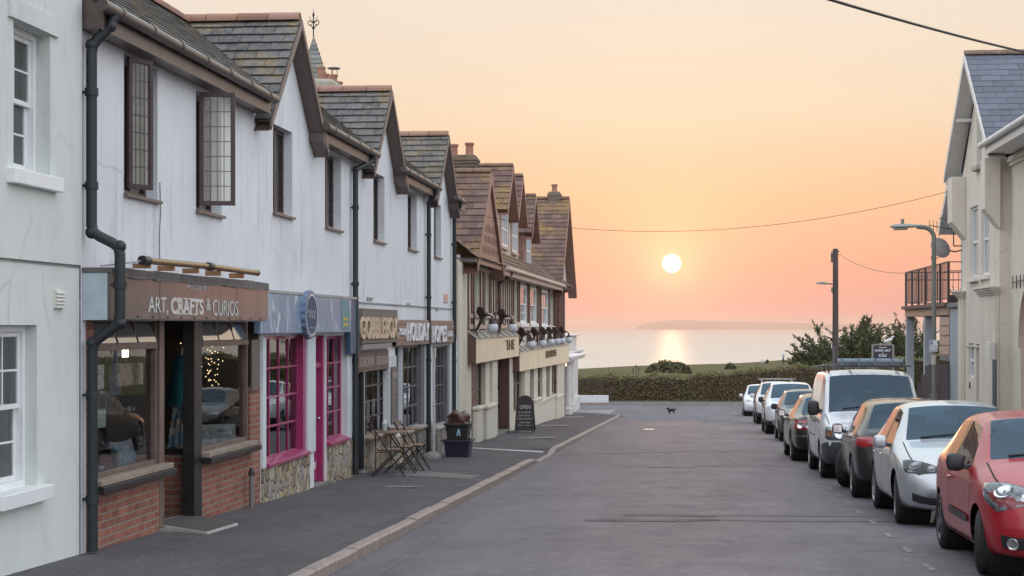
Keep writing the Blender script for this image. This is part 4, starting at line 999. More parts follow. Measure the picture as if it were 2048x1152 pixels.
mb.box(X - .06, X + .02, a + .05, b_, d - .05, d - .002); mb.box(X - .06, X + .04, a + .05, b_, zt, zt + .07)
o = mb.build('door_frame', m_pink, P, bevel=.004)
sheet(a + .05, b_, zt + .07, d - .05, X - .03).build('pane', m_glass, o)
mb = MB(); a2, b2 = a + .06, b_ - .01; X2 = X - .01
pane_frame(mb, a2, b2, c + .02, zt - .01, X2, 2, 4, .09, .03, .045, rbars=[c + .42, c + .42 + (zt-c-.5)*.34, c + .42 + (zt-c-.5)*.68]); mb.box(X2 - .035, X2 - .008, a2 + .09, b2 - .09, c + .1, c + .35)
dd = mb.build('door', m_pink, P, bevel=.004); sheet(a2 + .08, b2 - .08, c + .4, zt - .08, X2 - .02).build('pane', m_glass, dd)
MB().ball((X2 + .03, b2 - .05, c + .95), .025, 10).tube([(X2, b2 - .05, c + .95), (X2 + .03, b2 - .05, c + .95)], .012, 8).build('handle', simple('steel_knob', (.6, .58, .55), .2, metal=.9), dd, smooth=60)
MB().box(X2 + .001, X2 + .006, a2 + .13, b2 - .14, c + .2, c + .30).build('letter_plate', simple('pale_plate2', (.62, .60, .56), .5), dd)
MB().box(X - .06, WALL + .03, a - .02, b + .0, c - .4, c - .005).build('doorstep', m_conc, P)
plinth('plinth', P, 22.3, 28.5, None, [(22.30, PINK_W1[1] + .12, PINK_W1[2] - .064), (PINK_W2[0] + .03, 28.42, PINK_W2[2] - .064)], m_stone)
mb = MB()
for a, b, z0, z1 in ((22.30, PINK_W1[0] - .01, PINK_W1[2] - .06, 1.62), (PINK_W1[1] + .003, PINK_D[0] - .003, PINK_W1[2] - .06, 1.62), (PINK_W2[1] + .003, 28.42, PINK_W2[2] - .06, 1.62)): mb.box(WALL + .001, WALL + .028, a, b, z0, z1)
mb.each('pilaster', m_pier, P, bevel=.004)
S2 = thing('shop_sign', 'blue wood-grained twin sign boards with pale swirls over the magenta shop', 'sign', (-5.45, 25.5, 1.65))
def swirl():
    n = NB('swirled_blue_sign'); co_ = n.co('Object', (1, 1.0, .32)); f = n.noise(1.35, 3, .45, co_, .5)
    w = n.math('SINE', n.math('MULTIPLY', f, 70.0)); line = n.ramp(n.math('ADD', n.math('MULTIPLY', w, .5), .5), [(.80, 0.0), (.92, 1.0)])
    gate = n.ramp(n.noise(2.2, 3, .5, n.co('Object', (1, 1, .6))), [(.44, 0.0), (.52, 1.0)])
    col = n.mix(n.math('MULTIPLY', line, gate), (.15, .25, .37), (.44, .53, .62))
    return n.set(col=col, rough=.34, spec=.45)
m_swirl = swirl(); m_navy = simple('navy_edge', (.03, .085, .16), .4); XS2 = -5.43
def zon(px, py, X): return onX(px, py, X)[1]
z0, z1 = zon(536, 667, XS2), zon(536, 587, XS2)
mb = MB(); mb.box(WALL + .03, XS2, Yx(522, XS2), Yx(612, XS2), z0, z1); mb.build('left_board', m_swirl, S2, bevel=.003)
mb = MB(); mb.box(WALL + .03, XS2, Yx(627, XS2), Yx(702, XS2), z0, z1); mb.build('right_board', m_swirl, S2, bevel=.003)
mb = MB(); mb.box(WALL + .029, XS2 - .01, 21.95, 28.45, z1 + .012, z1 + .05); mb.build('cornice', simple('pale_lead_trim', (.36, .34, .33), .6, var=.3), S2)
mb = MB(); mb.box(WALL + .03, XS2 - .02, Yx(703, XS2), 28.50, z0 - .35, z1); mb.box(WALL + .03, XS2 - .03, Yx(612, XS2) + .01, Yx(627, XS2) - .01, z0, z1 - .01); mb.build('end_board', m_navy, S2)
ya, yb = Yx(682, XS2), Yx(698, XS2); mb = MB(); mb.box(XS2, XS2 + .006, ya, yb, zon(682, 660, XS2), zon(682, 600, XS2)); mb.build('panel', simple('teal_panel', (.02, .22, .29), .35), S2)
m_yel = simple('yellow_paint', (.55, .42, .06), .5)
t1 = text_wall('PIZZA', ya + .12, yb - .12, zon(682, 641, XS2), zon(682, 635, XS2), XS2 + .006, .003); t1.add(*(lambda q: (q.v, q.f))(text_wall('OPEN', ya + .12, yb - .12, zon(682, 651, XS2), zon(682, 646, XS2), XS2 + .006, .003)))
t1 = MB()
for k, zq in enumerate((637, 648.5)):       # two short lines of yellow lettering, unreadable at this distance
    for j in range(5): q = ya + .15 + (yb - ya - .3) * j / 5; zc = zon(682, zq, XS2); t1.box(XS2 + .0061, XS2 + .009, q, q + (yb-ya)*.1, zc - .02, zc + .02); t1.box(XS2 + .0061, XS2 + .009, q + (yb-ya)*.02, q + (yb-ya)*.07, zc - .035, zc - .02)
t1.build('yellow_lettering', m_yel, S2)
# scalloped oval badge
B_ = thing('badge_sign', 'scalloped round navy sign with white ring fixed between the blue boards', 'sign', (-5.36, 25.9, 1.8))
yc = Yx(625, -5.36); zc = zon(625, 629.5, -5.36); ry, rz = .43, .345
def disc(r, x0, x1, scal=0, n=120):
    mb = MB(); ring = [(yc + ry * r * (1 + scal * abs(sin(18 * 2*pi*i/n/2))) * cos(2*pi*i/n), zc + rz * r * (1 + scal * abs(sin(18 * 2*pi*i/n/2))) * sin(2*pi*i/n)) for i in range(n)]
    return mb.prism([(x0, y, z) for y, z in ring], (x1 - x0, 0, 0))
disc(.95, WALL + .10, -5.372, .06).build('board', simple('badge_blue', (.17, .23, .34), .4), B_)
def ringm(r0, r1, x):
    mb = MB(); n = 80; vs = []
    for i in range(n): a = 2*pi*i/n; vs += [(x, yc + ry*r0*cos(a), zc + rz*r0*sin(a)), (x, yc + ry*r1*cos(a), zc + rz*r1*sin(a))]
    return mb.add(vs, [[2*i, 2*i+1, (2*i+3) % (2*n), (2*i+2) % (2*n)] for i in range(n)])
disc(.80, -5.372, -5.366).build('face', simple('badge_navy', (.04, .07, .14), .6), B_)
ringm(.80, .86, -5.3655).build('ring', m_ivory, B_)
mb = MB()
wv = [(yc - .26 + .52*i/24, zc + .02 + .05*sin(i*.9) - .02*i/24) for i in range(25)]
for (a, b), (c, d) in zip(wv, wv[1:]): mb.quad((-5.3648, a, b - .012), (-5.3648, c, d - .012), (-5.3648, c, d + .012), (-5.3648, a, b + .012))
wv = [(yc + .18*cos(t), zc + .22 + .055*sin(t)) for t in fr(0, pi, pi/12)]
for (a, b), (c, d) in zip(wv, wv[1:]): mb.quad((-5.3648, a, b - .009), (-5.3648, c, d - .009), (-5.3648, c, d + .009), (-5.3648, a, b + .009))
for k in (-.12, .08): mb.box(-5.3652, -5.364, yc + k, yc + k + .05, zc - .19, zc - .175)
mb.build('emblem', m_ivory, B_)
# ------------------------------------------------------------------ third shop: carved wooden letters
m_greywood = wood('grey_timber', (.10, .085, .078), (.20, .175, .16), (1, 1, 1), .55, .4)
m_darkbar = simple('dark_glazing_bar', (.07, .055, .052), .38, var=.25)
G = thing('shopfront', 'black framed shopfront with small panes and arched head beside stone wall', 'shopfront', (WALL, 31, gz(31)))
interior(G, 28.55, 32.0, -.95, 2.2, -8.6, WALL - .21, m_shoproom)
bar_window(G, GOB_W, 4, 4, simple('black_gloss', (.022, .020, .021), .28), sill=wood('oiled_sill', (.18, .12, .08), (.34, .26, .19), (2, .4, 2), .4), bw=.03)
MB().box(WALL - .5, WALL - .49, GOB_W[0] + .05, GOB_W[1] - .05, GOB_W[2] - .1, GOB_W[3]).build('reflection_sheet', simple('grey_green_reflection', (.36, .37, .32), .8, var=.35, vs=5), G)  # sheet added behind the glass, its colour stands in for reflections
mb = MB(); n = 14; a, b, c, d = GOB_W    # arched head
arc = [(a + (b-a)*i/n, d - .075 + .06*sin(pi*i/n)) for i in range(n+1)]
mb.prism([(WALL - .066, y, z) for y, z in arc] + [(WALL - .066, b, d - .002), (WALL - .066, a, d - .002)], (.062, 0, 0)); mb.build('arched_head', m_greywood, G)
mb = MB(); a, b, c, d = GD; X = WALL - .08; c = pz(WALL, 29.2) + .06; mb.box(X - .08, WALL - .004, b - .14, b - .002, c, d); mb.box(X - .08, X + .02, a + .002, a + .07, c, d); mb.box(X - .08, X + .02, a + .07, b - .14, d - .08, d - .002)
o = mb.build('door_frame', m_black, G, bevel=.004)
mb = MB(); pane_frame(mb, a + .075, b - .145, c + .01, d - .085, X - .01, 1, 1, .08, d=.045); mb.box(X - .05, X - .02, a + .15, b - .22, c + .08, c + .5); dd = mb.build('door', simple('pale_blue_door', (.30, .38, .40), .4), G, bevel=.004)
sheet(a + .15, b - .22, c + .5, d - .16, X - .03).build('pane', m_glass, dd)
plinth('plinth', G, 0, 0, None, [(GD[1] + .01, HOL_S[0] - .01, GOB_W[2] - .066), (HOL_S[0], HOL_S[1] + .02, HOL_S[2] - .03), ], m_stone)
mb = MB(); mb.box(WALL + .002, WALL + .03, GOB_W[1] + .01, HOL_S[0] - .01, GOB_W[2] - .06, 1.22); mb.build('pilaster', m_pier, G)
S3 = thing('shop_sign', 'chipboard sign with raised tan letters GOBBLEBOX', 'sign', (-5.45, 31, 1.4))
XS3 = -5.44; yg0, yg1 = 28.78, Yx(795, XS3); z0, z1 = zon(716, 688, XS3), zon(716, 616, XS3)
nb = NB('chipboard'); f1 = nb.noise(40, 5, .75); m_chip = nb.set(col=nb.ramp(f1, [(.35, (.13, .105, .09)), (.65, (.24, .20, .17))]), rough=.8, normal=nb.bump(f1, .3, .004))
mb = MB(); mb.box(WALL + .03, XS3, yg0, yg1, z0, z1); mb.build('board', m_chip, S3, bevel=.003)
z2, z3 = zon(719, 679, XS3), zon(719, 633, XS3)
text_wall('GOBBLEBOX', Yx(719, XS3), Yx(794, XS3), z2, z3, XS3 + .001, .028, bold=.02).build('lettering', simple('tan_plywood', (.60, .45, .31), .55, var=.15, vs=20), S3)
mb = MB(); mb.box(WALL + .03, XS3 - .01, yg0 + .1, Yx(785, XS3), z0 - .10, z0 - .012); mb.build('lower_rail', simple('mauve_grey_rail', (.27, .24, .25), .5), S3)
CB = thing('menu_board', 'two framed brown chalk menu panels under the raised tan letters', 'menu board', (-5.5, 30.5, .8))
z0, z1 = zon(713, 740, WALL), zon(713, 704, WALL); m_chalk = simple('brown_chalkboard', (.155, .10, .085), .6, var=.2, vs=14)
y0, y1 = Yx(713.5), Yx(774); ym = (y0 + y1)/2 + .1
for a, b, nm in ((y0, ym - .02, 'CHICKEN'), (ym + .02, y1, 'BEEF & SALAD')):
    mb = MB(); mb.box(WALL + .003, WALL + .03, a, b, z0, z1); o = mb.build('panel', m_chalk, CB, bevel=.004)
    text_wall(nm, a + .15, b - .15, z0 + .05, z0 + .20, WALL + .0305, .002, bold=-.012, shear=.2).build('chalk_writing', simple('chalk', (.45, .42, .40), .9), o)
mb = MB(); mb.box(WALL + .003, WALL + .036, y0, y1, z0 - .04, z0 - .002); mb.build('ledge', m_shopwood, CB)
VB = thing('menu_board', 'narrow upright brown menu board between the stone shop windows', 'menu board', (-5.5, 32.4, .2)); a, b = Yx(777.5), Yx(790) ; z0, z1 = zon(778, 848, WALL), zon(778, 734, WALL)
mb = MB(); mb.box(WALL + .031, WALL + .06, a, b, z0, z1); o = mb.build('board', m_greywood, VB, bevel=.004)
text_wall('MENU', a + .1, b - .1, z1 - .22, z1 - .1, WALL + .0605, .002).build('chalk_writing', simple('chalk', (.45, .42, .40), .9), o)
mb = MB(); rnd = random.Random(9)
for k in range(9): zq = z1 - .32 - k*.085; mb.box(WALL + .0605, WALL + .062, a + .1, a + .1 + (b-a-.2)*rnd.uniform(.5, 1), zq, zq + .03)
mb.build('chalk_lines', simple('faint_chalk', (.25, .22, .21), .9), o)
# ------------------------------------------------------------------ fourth shop
m_grey = simple('grey_window_paint', (.15, .145, .155), .4, var=.2)
Hs = thing('shopfront', 'grey framed lettings shopfront with two small paned windows and a dark door', 'shopfront', (WALL, 36.5, gz(36.5)))
interior(Hs, 32.1, 41.0, -1.2, 2.2, -8.6, WALL - .21, m_shoproom)
bar_window(Hs, HOL_W, 4, 4, m_grey, sill=wood('pale_sill', (.22, .20, .19), (.45, .42, .40), (2, .4, 2), .4), right=.42, bw=.022)
bar_window(Hs, HOL_W2, 4, 4, m_grey, sill=wood('pale_sill2', (.22, .20, .19), (.45, .42, .40), (2, .4, 2), .4), right=.28, bw=.022)
for k, h in enumerate((HOL_W, HOL_W2)): MB().box(WALL - .42, WALL - .41, h[0] + .05, h[1] - .05, h[2] - .1, h[3]).build('reflection_sheet', simple('grey_green_reflection', (.36, .37, .32), .8, var=.35, vs=5, stretch=(1, 2, .1)), Hs)  # added sheets, sky and hedge reflections put into their grey-green
bar_window(Hs, HOL_S, 1, 2, m_grey, bw=.06)
mb = MB(); a, b, c, d = HOL_D; c = pz(WALL, 37.5) + .05; mb.box(WALL - .14, WALL - .06, a + .002, b - .002, c - .3, d - .4); o = mb.build('door', m_black, Hs, bevel=.004)
mb = MB(); mb.ball((WALL - .03, b - .1, c + 1.0), .03, 8); mb.build('handle', simple('steel_knob', (.6, .58, .55), .2, metal=.9), o, smooth=60)
mb = MB(); mb.box(WALL - .14, WALL - .05, a + .002, b - .002, d - .398, d - .33); mb.build('transom', m_shopwood, Hs); sheet(a, b, d - .33, d, WALL - .1).build('fanlight', m_glass, Hs)
plinth('plinth', Hs, 0, 0, None, [(HOL_W[0] - .08, HOL_D[0] - .01, HOL_W[2] - .066), (HOL_W2[0], 41.18, HOL_W2[2] - .066)], m_stone2)
mb = MB(); mb.box(WALL + .002, WALL + .03, HOL_W[1] + .01, HOL_D[0] - .01, HOL_W[2] - .06, 1.45); mb.box(WALL + .002, WALL + .03, HOL_W2[1] + .01, 41.18, HOL_W2[2] - .06, 1.45); mb.each('pilaster', m_pier, Hs)
S4 = thing('shop_sign', 'slatted pinkish timber sign with white raised letters HOLIDAY HOMES', 'sign', (-5.45, 36.5, 1.4))
XS4 = -5.45; y0, y1 = yg1 + .02, Yx(908, XS4); z0, z1 = zon(788, 693, XS4), zon(788, 639, XS4)
m_slat = wood('pink_larch', (.21, .135, .11), (.32, .22, .185), (1, .3, 8), .55)
mb = MB(); k = 5
for i in range(k): a = z0 + (z1 - z0) * i / k; mb.box(WALL + .03, XS4 - (0 if i % 2 else .006), y0, y1, a + .008, a + (z1 - z0)/k - .004)
mb.box(WALL + .03, XS4 - .02, y0, y1, z0, z1); mb.build('slats', m_slat, S4, bevel=.003)
m_wl = simple('white_letters', (.74, .75, .77), .45, var=.04)
def zz4(px, py): return zon(px, py, XS4)
T_ = MB()
for body, p0, p1, ya, yb, bo in (('HOLIDAY', 813, 857, 683, 645, .03), ('HOMES', 863.5, 892, 685.5, 651, .03), ('YOUR', 795.5, 811, 671, 657, .02), ('LTD', 895, 903, 673, 662, .02)):
    t = text_wall(body, Yx(p0, XS4), Yx(p1, XS4), zz4(p0, ya), zz4(p0, yb), XS4 + .001, .026, bold=bo*.6); T_.add(t.v, t.f)
T_.build('lettering', m_wl, S4)
# ------------------------------------------------------------------ the pub
PB = thing('pub_building', 'cream half-timbered pub with steep tiled gables and dormers at the end of the row', 'building', (-7, 58, gz(58)))
m_cream = plaster('cream_render', (.60, .55, .46), '#6a6350', .45, .2); m_cream2 = simple('cream_gloss', (.60, .57, .48), .45, var=.08)
m_timber = simple('red_brown_timber', (.12, .060, .050), .5, var=.25); m_beam = simple('pale_pinkish_beam', (.46, .34, .28), .5, var=.12)
m_tile2 = tile_mat('lichened_concrete_tile', (.105, .062, .052), (.18, .112, .090), (.36, .22, .05), .85, .22, .75, .8)
PA, PE = 41.22, 77.0; ZP = 3.36
def RY(a, b, zt, zb): return (Yx(a), Yx(b), zb, zt)
UPW = [(Yx(947), Yx(958.5), 2.12, 3.2), (Yx(968), Yx(977), 2.12, 3.2), (Yx(1026.5), Yx(1034), 1.9, 3.05), (Yx(1038.5), Yx(1052.5), 1.86, 3.12), (Yx(1058.5), Yx(1072), 1.86, 3.12), (Yx(1081.5), Yx(1095), 1.78, 3.12), (Yx(1098), Yx(1106), 1.78, 3.1)]
LOW = [(Yx(943), Yx(971), -2.4, .84), (Yx(991), Yx(1018), -2.4, .84), (Yx(1027), Yx(1045), -.95, .8), (Yx(1057), Yx(1068), -.95, .8), (Yx(1076), Yx(1085), -1.0, .6), (Yx(1093), Yx(1100), -1.0, .6), (Yx(1104), Yx(1111.5), -1.0, .6), (Yx(1129), Yx(1132.5), -2.6, .2)]
mb = MB(); wall_sheet(mb, PA, PE, -3.2, ZP, UPW + LOW, WALL, .3)
mb.quad((WALL, PE, -3.2), (-10, PE, -3.2), (-10, PE, ZP), (WALL, PE, ZP)); mb.quad((-10, PA, -3.2), (-10, PA, ZP), (-10, PE, ZP), (-10, PE, -3.2)); mb.quad((WALL, PA, 2), (WALL, PA, ZP), (-10, PA, ZP), (-10, PA, 2))
g1c, g1h, g1z = 45.3, 2.83, 5.78; g2c, g2h, g2z = 74.4, 4.3, 7.18
for c, h, z in ((g1c, g1h, g1z), (g2c, g2h, g2z)): mb.quad((WALL - .004, c - h, ZP), (WALL - .004, c + h, ZP), (WALL - .004, c, z - .15))
mb.build('wall', m_cream, PB)
MB().box(-9.6, WALL - .34, PA + .2, PE - .2, .85, 3.3).build('interior', m_room, PB); MB().box(-9.6, WALL - 1.2, PA + .2, PE - .2, -2.4, .8).build('lower_interior', m_shoproom, PB)
# roofs
mb = MB(); XRM, ZRM = -9.3, 6.75
tile_slope(mb, (-5.15, PA + .6, 3.42), (-5.15, PE - .5, 3.42), (XRM, PA + .6, ZRM), (XRM, PE - .5, ZRM), .33, .27, .03, 41)
mb.quad((-5.17, PA + .6, 3.40), (-5.17, PE - .5, 3.40), (XRM, PE - .5, ZRM - .03), (XRM, PA + .6, ZRM - .03)); mb.quad((-13, PA, 3.4), (-13, PE, 3.4), (XRM, PE, ZRM - .03), (XRM, PA, ZRM - .03))
XG = -5.18
for c, h, z, xb, sd in ((g1c, g1h, g1z, -8.4, 50), (g2c, g2h, g2z, -9.6, 60)):
    for s in (-1, 1):
        e = c + s * (h + .12); ze = z - (z - 3.40) * (h + .12) / h
        tile_slope(mb, (XG, e, ze), (xb, e, ze), (XG, c, z), (xb, c, z), .33, .28, .03, sd + s)
        mb.quad((XG + .01, e, ze - .02), (xb, e, ze - .02), (xb, c, z - .02), (XG + .01, c, z - .02))
DORM = [(55.3, 6.85, 1.55, -5.95), (58.5, 6.80, 1.45, -5.95), (63.4, 6.5, 1.45, -5.95)]
for i, (c, z, h, x) in enumerate(DORM):
    for s in (-1, 1):
        e = c + s * (h + .1); ze = z - 1.42 * (h + .1) / h * (1.0 if i < 2 else .95)
        tile_slope(mb, (x + .32, e, ze), (-9.3, e, ze), (x + .32, c, z), (-9.3, c, z), .33, .28, .03, 70 + i * 2 + s)
        mb.quad((x + .33, e, ze - .02), (-9.3, e, ze - .02), (-9.3, c, z - .02), (x + .33, c, z - .02))
fix_up(mb); rf = mb.build('roof', m_tile2, PB)
mb = MB(); ridge_run(mb, (XG, g1c, g1z + .03), (-8.4, g1c, g1z + .03), .10); ridge_run(mb, (XG, g2c, g2z + .03), (-9.6, g2c, g2z + .03), .11); ridge_run(mb, (XRM, PA, ZRM + .02), (XRM, PE, ZRM + .02), .11)
for c, z, h, x in DORM: ridge_run(mb, (x + .32, c, z + .03), (-9.3, c, z + .03), .09)
mb.build('ridge_tiles', simple('lichened_ridge', (.20, .125, .085), .8, var=.4, vs=5), rf, smooth=40)
m_barge2 = simple('red_brown_bargeboard', (.25, .135, .105), .42, var=.2)
def gable_boards(c, h, z, xv, depth, wd=.24, foot=3.40, ext=.14):
    mb = MB()
    for s in (-1, 1):
        e = c + s * (h + ext); ze = z - (z - foot) * (h + ext) / h; m = .02
        mb.prism([(xv + .02, c, z), (xv + .02, e, ze), (xv + .02, e, ze - wd), (xv + .02, c, z - wd * 1.25)], (-.035, 0, 0))
        mb.prism([(xv - depth, c, z - wd * 1.26), (xv - depth, e, ze - wd - .005), (xv - .016, e, ze - wd - .005), (xv - .016, c, z - wd * 1.26)], (0, 0, .02))
    return mb
gable_boards(g1c, g1h, g1z, XG, .36).build('bargeboard', m_barge2, PB); gable_boards(g2c, g2h, g2z, XG, .36, .26).build('bargeboard', m_barge2, PB)
# pierced panel hung in the front gable
mb = MB(); zt_ = g1z - .3
pl = [(XG - .05, g1c - g1h * .92, 3.45), (XG - .05, g1c + g1h * .92, 3.45), (XG - .05, g1c, g1z - .35)]
mb.prism(pl, (-.03, 0, 0)); mb.box(XG - .06, XG - .01, g1c - g1h, g1c + g1h, 3.30, 3.50); gp = mb.build('gable_panel', m_barge2, PB)
mb = MB()
for j in range(3):
    for k in range(-6 + j, 7 - j): yq = g1c + k * .30; zq = 3.72 + j * .28; mb.prism([(XG - .047, yq, zq - .11), (XG - .047, yq + .055, zq), (XG - .047, yq, zq + .11), (XG - .047, yq - .055, zq)], (.004, 0, 0))
mb.build('piercings', m_black, gp)
# dormers
for c, z, h, x in DORM:
    ze = z - 1.42; mb = MB(); zb = 4.0
    mb.quad((x, c - h, zb - .6), (x, c + h, zb - .6), (x, c + h, ze), (x, c, z - .1), (x, c - h, ze))
    for s in (-1, 1): q = [(x, c + s*h, zb - .6), (-8.6, c + s*h, zb), (-8.6, c + s*h, ze), (x, c + s*h, ze)]; mb.quad(*(q if s > 0 else q[::-1]))
    d = mb.build('dormer', m_barge2 if c > 60 else m_cream, PB)
    gable_boards(c, h, z, x + .32, .31, .15, ze, .1).build('bargeboard', m_barge2, d)
    wy0, wy1, wz0, wz1 = c - h * .62, c + h * .62, ze - 1.15, ze - .06
    mb = MB(); X = x + .045; pane_frame(mb, wy0, wy1, wz0, wz1, X, 3, 2, .07, .05, .05); d_w = mb.build('window', m_white, d)
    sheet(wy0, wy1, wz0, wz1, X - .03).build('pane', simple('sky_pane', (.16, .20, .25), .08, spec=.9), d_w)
    mb = MB(); mb.box(x, x + .09, wy0 - .1, wy1 + .1, wz0 - .09, wz0 - .005); mb.box(x, x + .06, wy0 - .16, wy0 - .01, wz0, ze + .02); mb.box(x, x + .06, wy1 + .01, wy1 + .16, wz0, ze + .02); mb.build('surround', m_beam, d)
# eaves: fascia, gutter
mb = MB(); mb.box(-5.17, -5.14, g1c + g1h + .1, 70.2, 3.18, 3.36); mb.box(WALL, -5.18, g1c + g1h + .1, 70.2, 3.20, 3.22); mb.build('fascia', m_beam, PB)
mb = MB(); mb.tube([(-5.09, g1c + g1h + .1, 3.37), (-5.09, 70.3, 3.36)], .06, 10)
for k in range(22): mb.tube([(-5.09, 48.6 + k, 3.37), (-5.09, 48.72 + k, 3.37)], .067, 10)
mb.build('gutter', simple('cream_gutter', (.55, .42, .34), .4), PB, smooth=60)
mb = MB(); mb.tube([(-5.5, 41.25, 3.42), (-5.9, 42.4, 3.42)], .05, 8); mb.tube([(-6.8, g1c - g1h - .16, 3.38), (-5.2, g1c - g1h - .16, 3.38)], .055, 10); mb.build('gutter', simple('pale_gutter', (.45, .43, .42), .45), PB, smooth=60)
for y, zb in ((50.0, .9), (70.6, -2.6), (72.2, .9)):
    pipe([(-5.09, y - .3, 3.33), (-5.12, y - .3, 3.25), (-5.49, y, 3.0), (-5.49, y, zb)], .05).build('downpipe', m_timber, PB, smooth=60)
# half timbering
mb = MB(); occ = [(w[0], w[1]) for w in UPW]
def stud(y, z0, z1, w=.13, t=.035): mb.box(WALL + .002, WALL + t, y - w/2, y + w/2, z0, z1)
y = 43.35
while y < 76.6:
    if not any(a - .08 < y < b + .08 for a, b in occ): stud(y, 1.66 if y < 54 else 1.2, 3.3)
    y += .62
for a, b in occ: stud(a - .1, 1.66 if a < 54 else 1.2, 3.3, .14, .04); stud(b + .1, 1.66 if a < 54 else 1.2, 3.3, .14, .04)
mb.each('timber_stud', m_timber, PB)
mb = MB()
for a, b, z, h in ((43.3, 54.2, 1.70, .12), (43.3, 54.2, 1.98, .10), (54.4, 62.8, 1.62, .22), (43.3, 76.6, 3.22, .10)): mb.box(WALL + .002, WALL + .05, a, b, z, z + h)
mb.each('timber_rail', m_beam, PB)
for i, w in enumerate(UPW):
    if i in (0, 1, 2, 6):
        mb = MB(); pane_frame(mb, w[0] + .002, w[1] - .002, w[2] + .002, w[3] - .002, WALL - .05, 1, 1, .05); q = mb.build('window', m_cream2, PB); sheet(w[0], w[1], w[2], w[3], WALL - .08).build('pane', simple('blind_pane', (.30, .35, .33), .15, spec=.9, var=.2, vs=3), q)
        mb = MB(); mb.box(WALL + .04, WALL + .09, w[0] - .15, w[1] + .15, w[2] - .12, w[2] - .003); mb.build('sill', m_cream2, q)
    else: sash_window(PB, w[0] + .002, w[1] - .002, w[2] + .002, w[3] - .002, WALL + .02, 2, sillp=.09)
# ground floor joinery
m_oak = wood('red_brown_door', (.085, .045, .035), (.15, .085, .065), (1, 1, 1), .4)
for i, w in enumerate(LOW):
    a, b, c, d = w
    if i == 0:
        c = pz(WALL, 45) + .04; m_ = a + (b - a) * .62
        mb = MB(); mb.box(WALL - .2, WALL - .12, a + .002, m_, c, d - .002); dd = mb.build('door', m_oak, PB); mb = MB()
        for k in range(2):
            for l in range(2): mb.box(WALL - .119, WALL - .108, a + .15 + k * (m_ - a - .2) / 2, a + .05 + (k + 1) * (m_ - a - .1) / 2 - .05, c + .2 + l * 1.05, c + 1.05 + l * .95)
        mb.build('panels', m_timber, dd); MB().ball((WALL - .09, m_ - .12, c + 1.0), .035, 8).build('handle', m_brass, dd, smooth=60)
        mb = MB(); pane_frame(mb, m_ + .02, b - .002, -.72, d - .002, WALL - .12, 1, 2, .08); q = mb.build('window', m_oak, PB); sheet(m_, b, -.7, d, WALL - .15).build('pane', m_glass2, q); MB().box(WALL - .25, WALL - .05, m_, b, -2.4, -.73).build('panel', m_cream2, PB)
    elif i == 1:
        mb = MB(); mb.quad((WALL - .3, a, -2.4), (WALL - 1.6, a, -2.4), (WALL - 1.6, a, d), (WALL - .3, a, d)); mb.quad((WALL - .3, b, d), (WALL - 1.6, b, d), (WALL - 1.6, b, -2.4), (WALL - .3, b, -2.4)); mb.quad((WALL - 1.6, a, -2.4), (WALL - 1.6, b, -2.4), (WALL - 1.6, b, d), (WALL - 1.6, a, d)); mb.quad((WALL, a, d - .01), (WALL - 1.6, a, d - .01), (WALL - 1.6, b, d - .01), (WALL, b, d - .01)); mb.build('porch_lining', m_cream2, PB)
        zf = pz(WALL, 51.5) + .03; MB().quad((WALL + .1, a, zf), (WALL + .1, b, zf), (WALL - 1.6, b, zf), (WALL - 1.6, a, zf)).build('porch_floor', m_conc, PB)
        MB().box(WALL - .28, WALL + .02, b - .16, b - .001, -2.4, d).build('porch_post', m_timber, PB)
    elif i == 7: MB().box(WALL - .2, WALL - .1, a, b, c, d).build('door', m_black, PB)
    else:
        mb = MB(); pane_frame(mb, a + .002, b - .002, c + .002, d - .002, WALL - .1, 2 if i < 4 else 1, 2, .09, .06, .06); q = mb.build('window', m_oak, PB); sheet(a, b, c, d, WALL - .14).build('pane', m_glass2, q)
for a, b, zt in ((943.5, 954, -1.0 + .52), (963, 980, -.42), (1060, 1072, -.62), (1106, 1117, -.95)):
    y0, y1 = Yx(a), Yx(b); zg = gz(y0); top = zg + .95; mb = MB(); mb.box(WALL + .003, WALL + .16, y0, y1, -3.2, top); mb.box(WALL + .003, WALL + .21, y0 - .05, y1 + .05, top + .001, top + .10); mb.build('plinth_block', m_cream2, PB, bevel=.03)
mb = MB()
for a, b in ((980.5, 990.5), (1046, 1056.5), (1112, 1126)): mb.box(WALL + .003, WALL + .07, Yx(a), Yx(b), -3.2, .8 if a < 1040 else .3)
mb.box(WALL + .003, WALL + .06, PA + .02, 41.9, -2.4, 3.3); mb.each('pilaster', m_cream2, PB, bevel=.01); mb = MB(); mb.box(WALL + .003, WALL + .09, Yx(1073), Yx(1110), -3.2, gz(63) + .86); mb.box(WALL + .003, WALL + .14, Yx(1073), Yx(1110), gz(63) + .862, gz(63) + .93)
mb.build('dwarf_wall', m_cream2, PB, bevel=.01)
# chimneys on the pub
def chimney(parent, x, y, w, d, z0, z1, mat, pots, pm, cap=.08, name='chimney'):
    mb = MB(); mb.box(x - w/2, x + w/2, y - d/2, y + d/2, z0, z1 - .35); q = .04
    for k in range(3): mb.box(x - w/2 - q*(k+1)*.6, x + w/2 + q*(k+1)*.6, y - d/2 - q*(k+1)*.6, y + d/2 + q*(k+1)*.6, z1 - .349 + k*.09, z1 - .262 + k*.09)
    mb.box(x - w/2 - .01, x + w/2 + .01, y - d/2 - .01, y + d/2 + .01, z1 - .078, z1)
    c = mb.build(name, mat, parent, bevel=.01)
    for i, (dx, h) in enumerate(pots):
        MB().lathe([(.0, 0), (.14, 0), (.115, .05), (.11, h - .08), (.14, h - .06), (.14, h), (.10, h), (.09, h - .1), (0, h - .1)], (x + dx, y, z1), n=16).build('chimney_pot', pm, c, smooth=40)
    return c
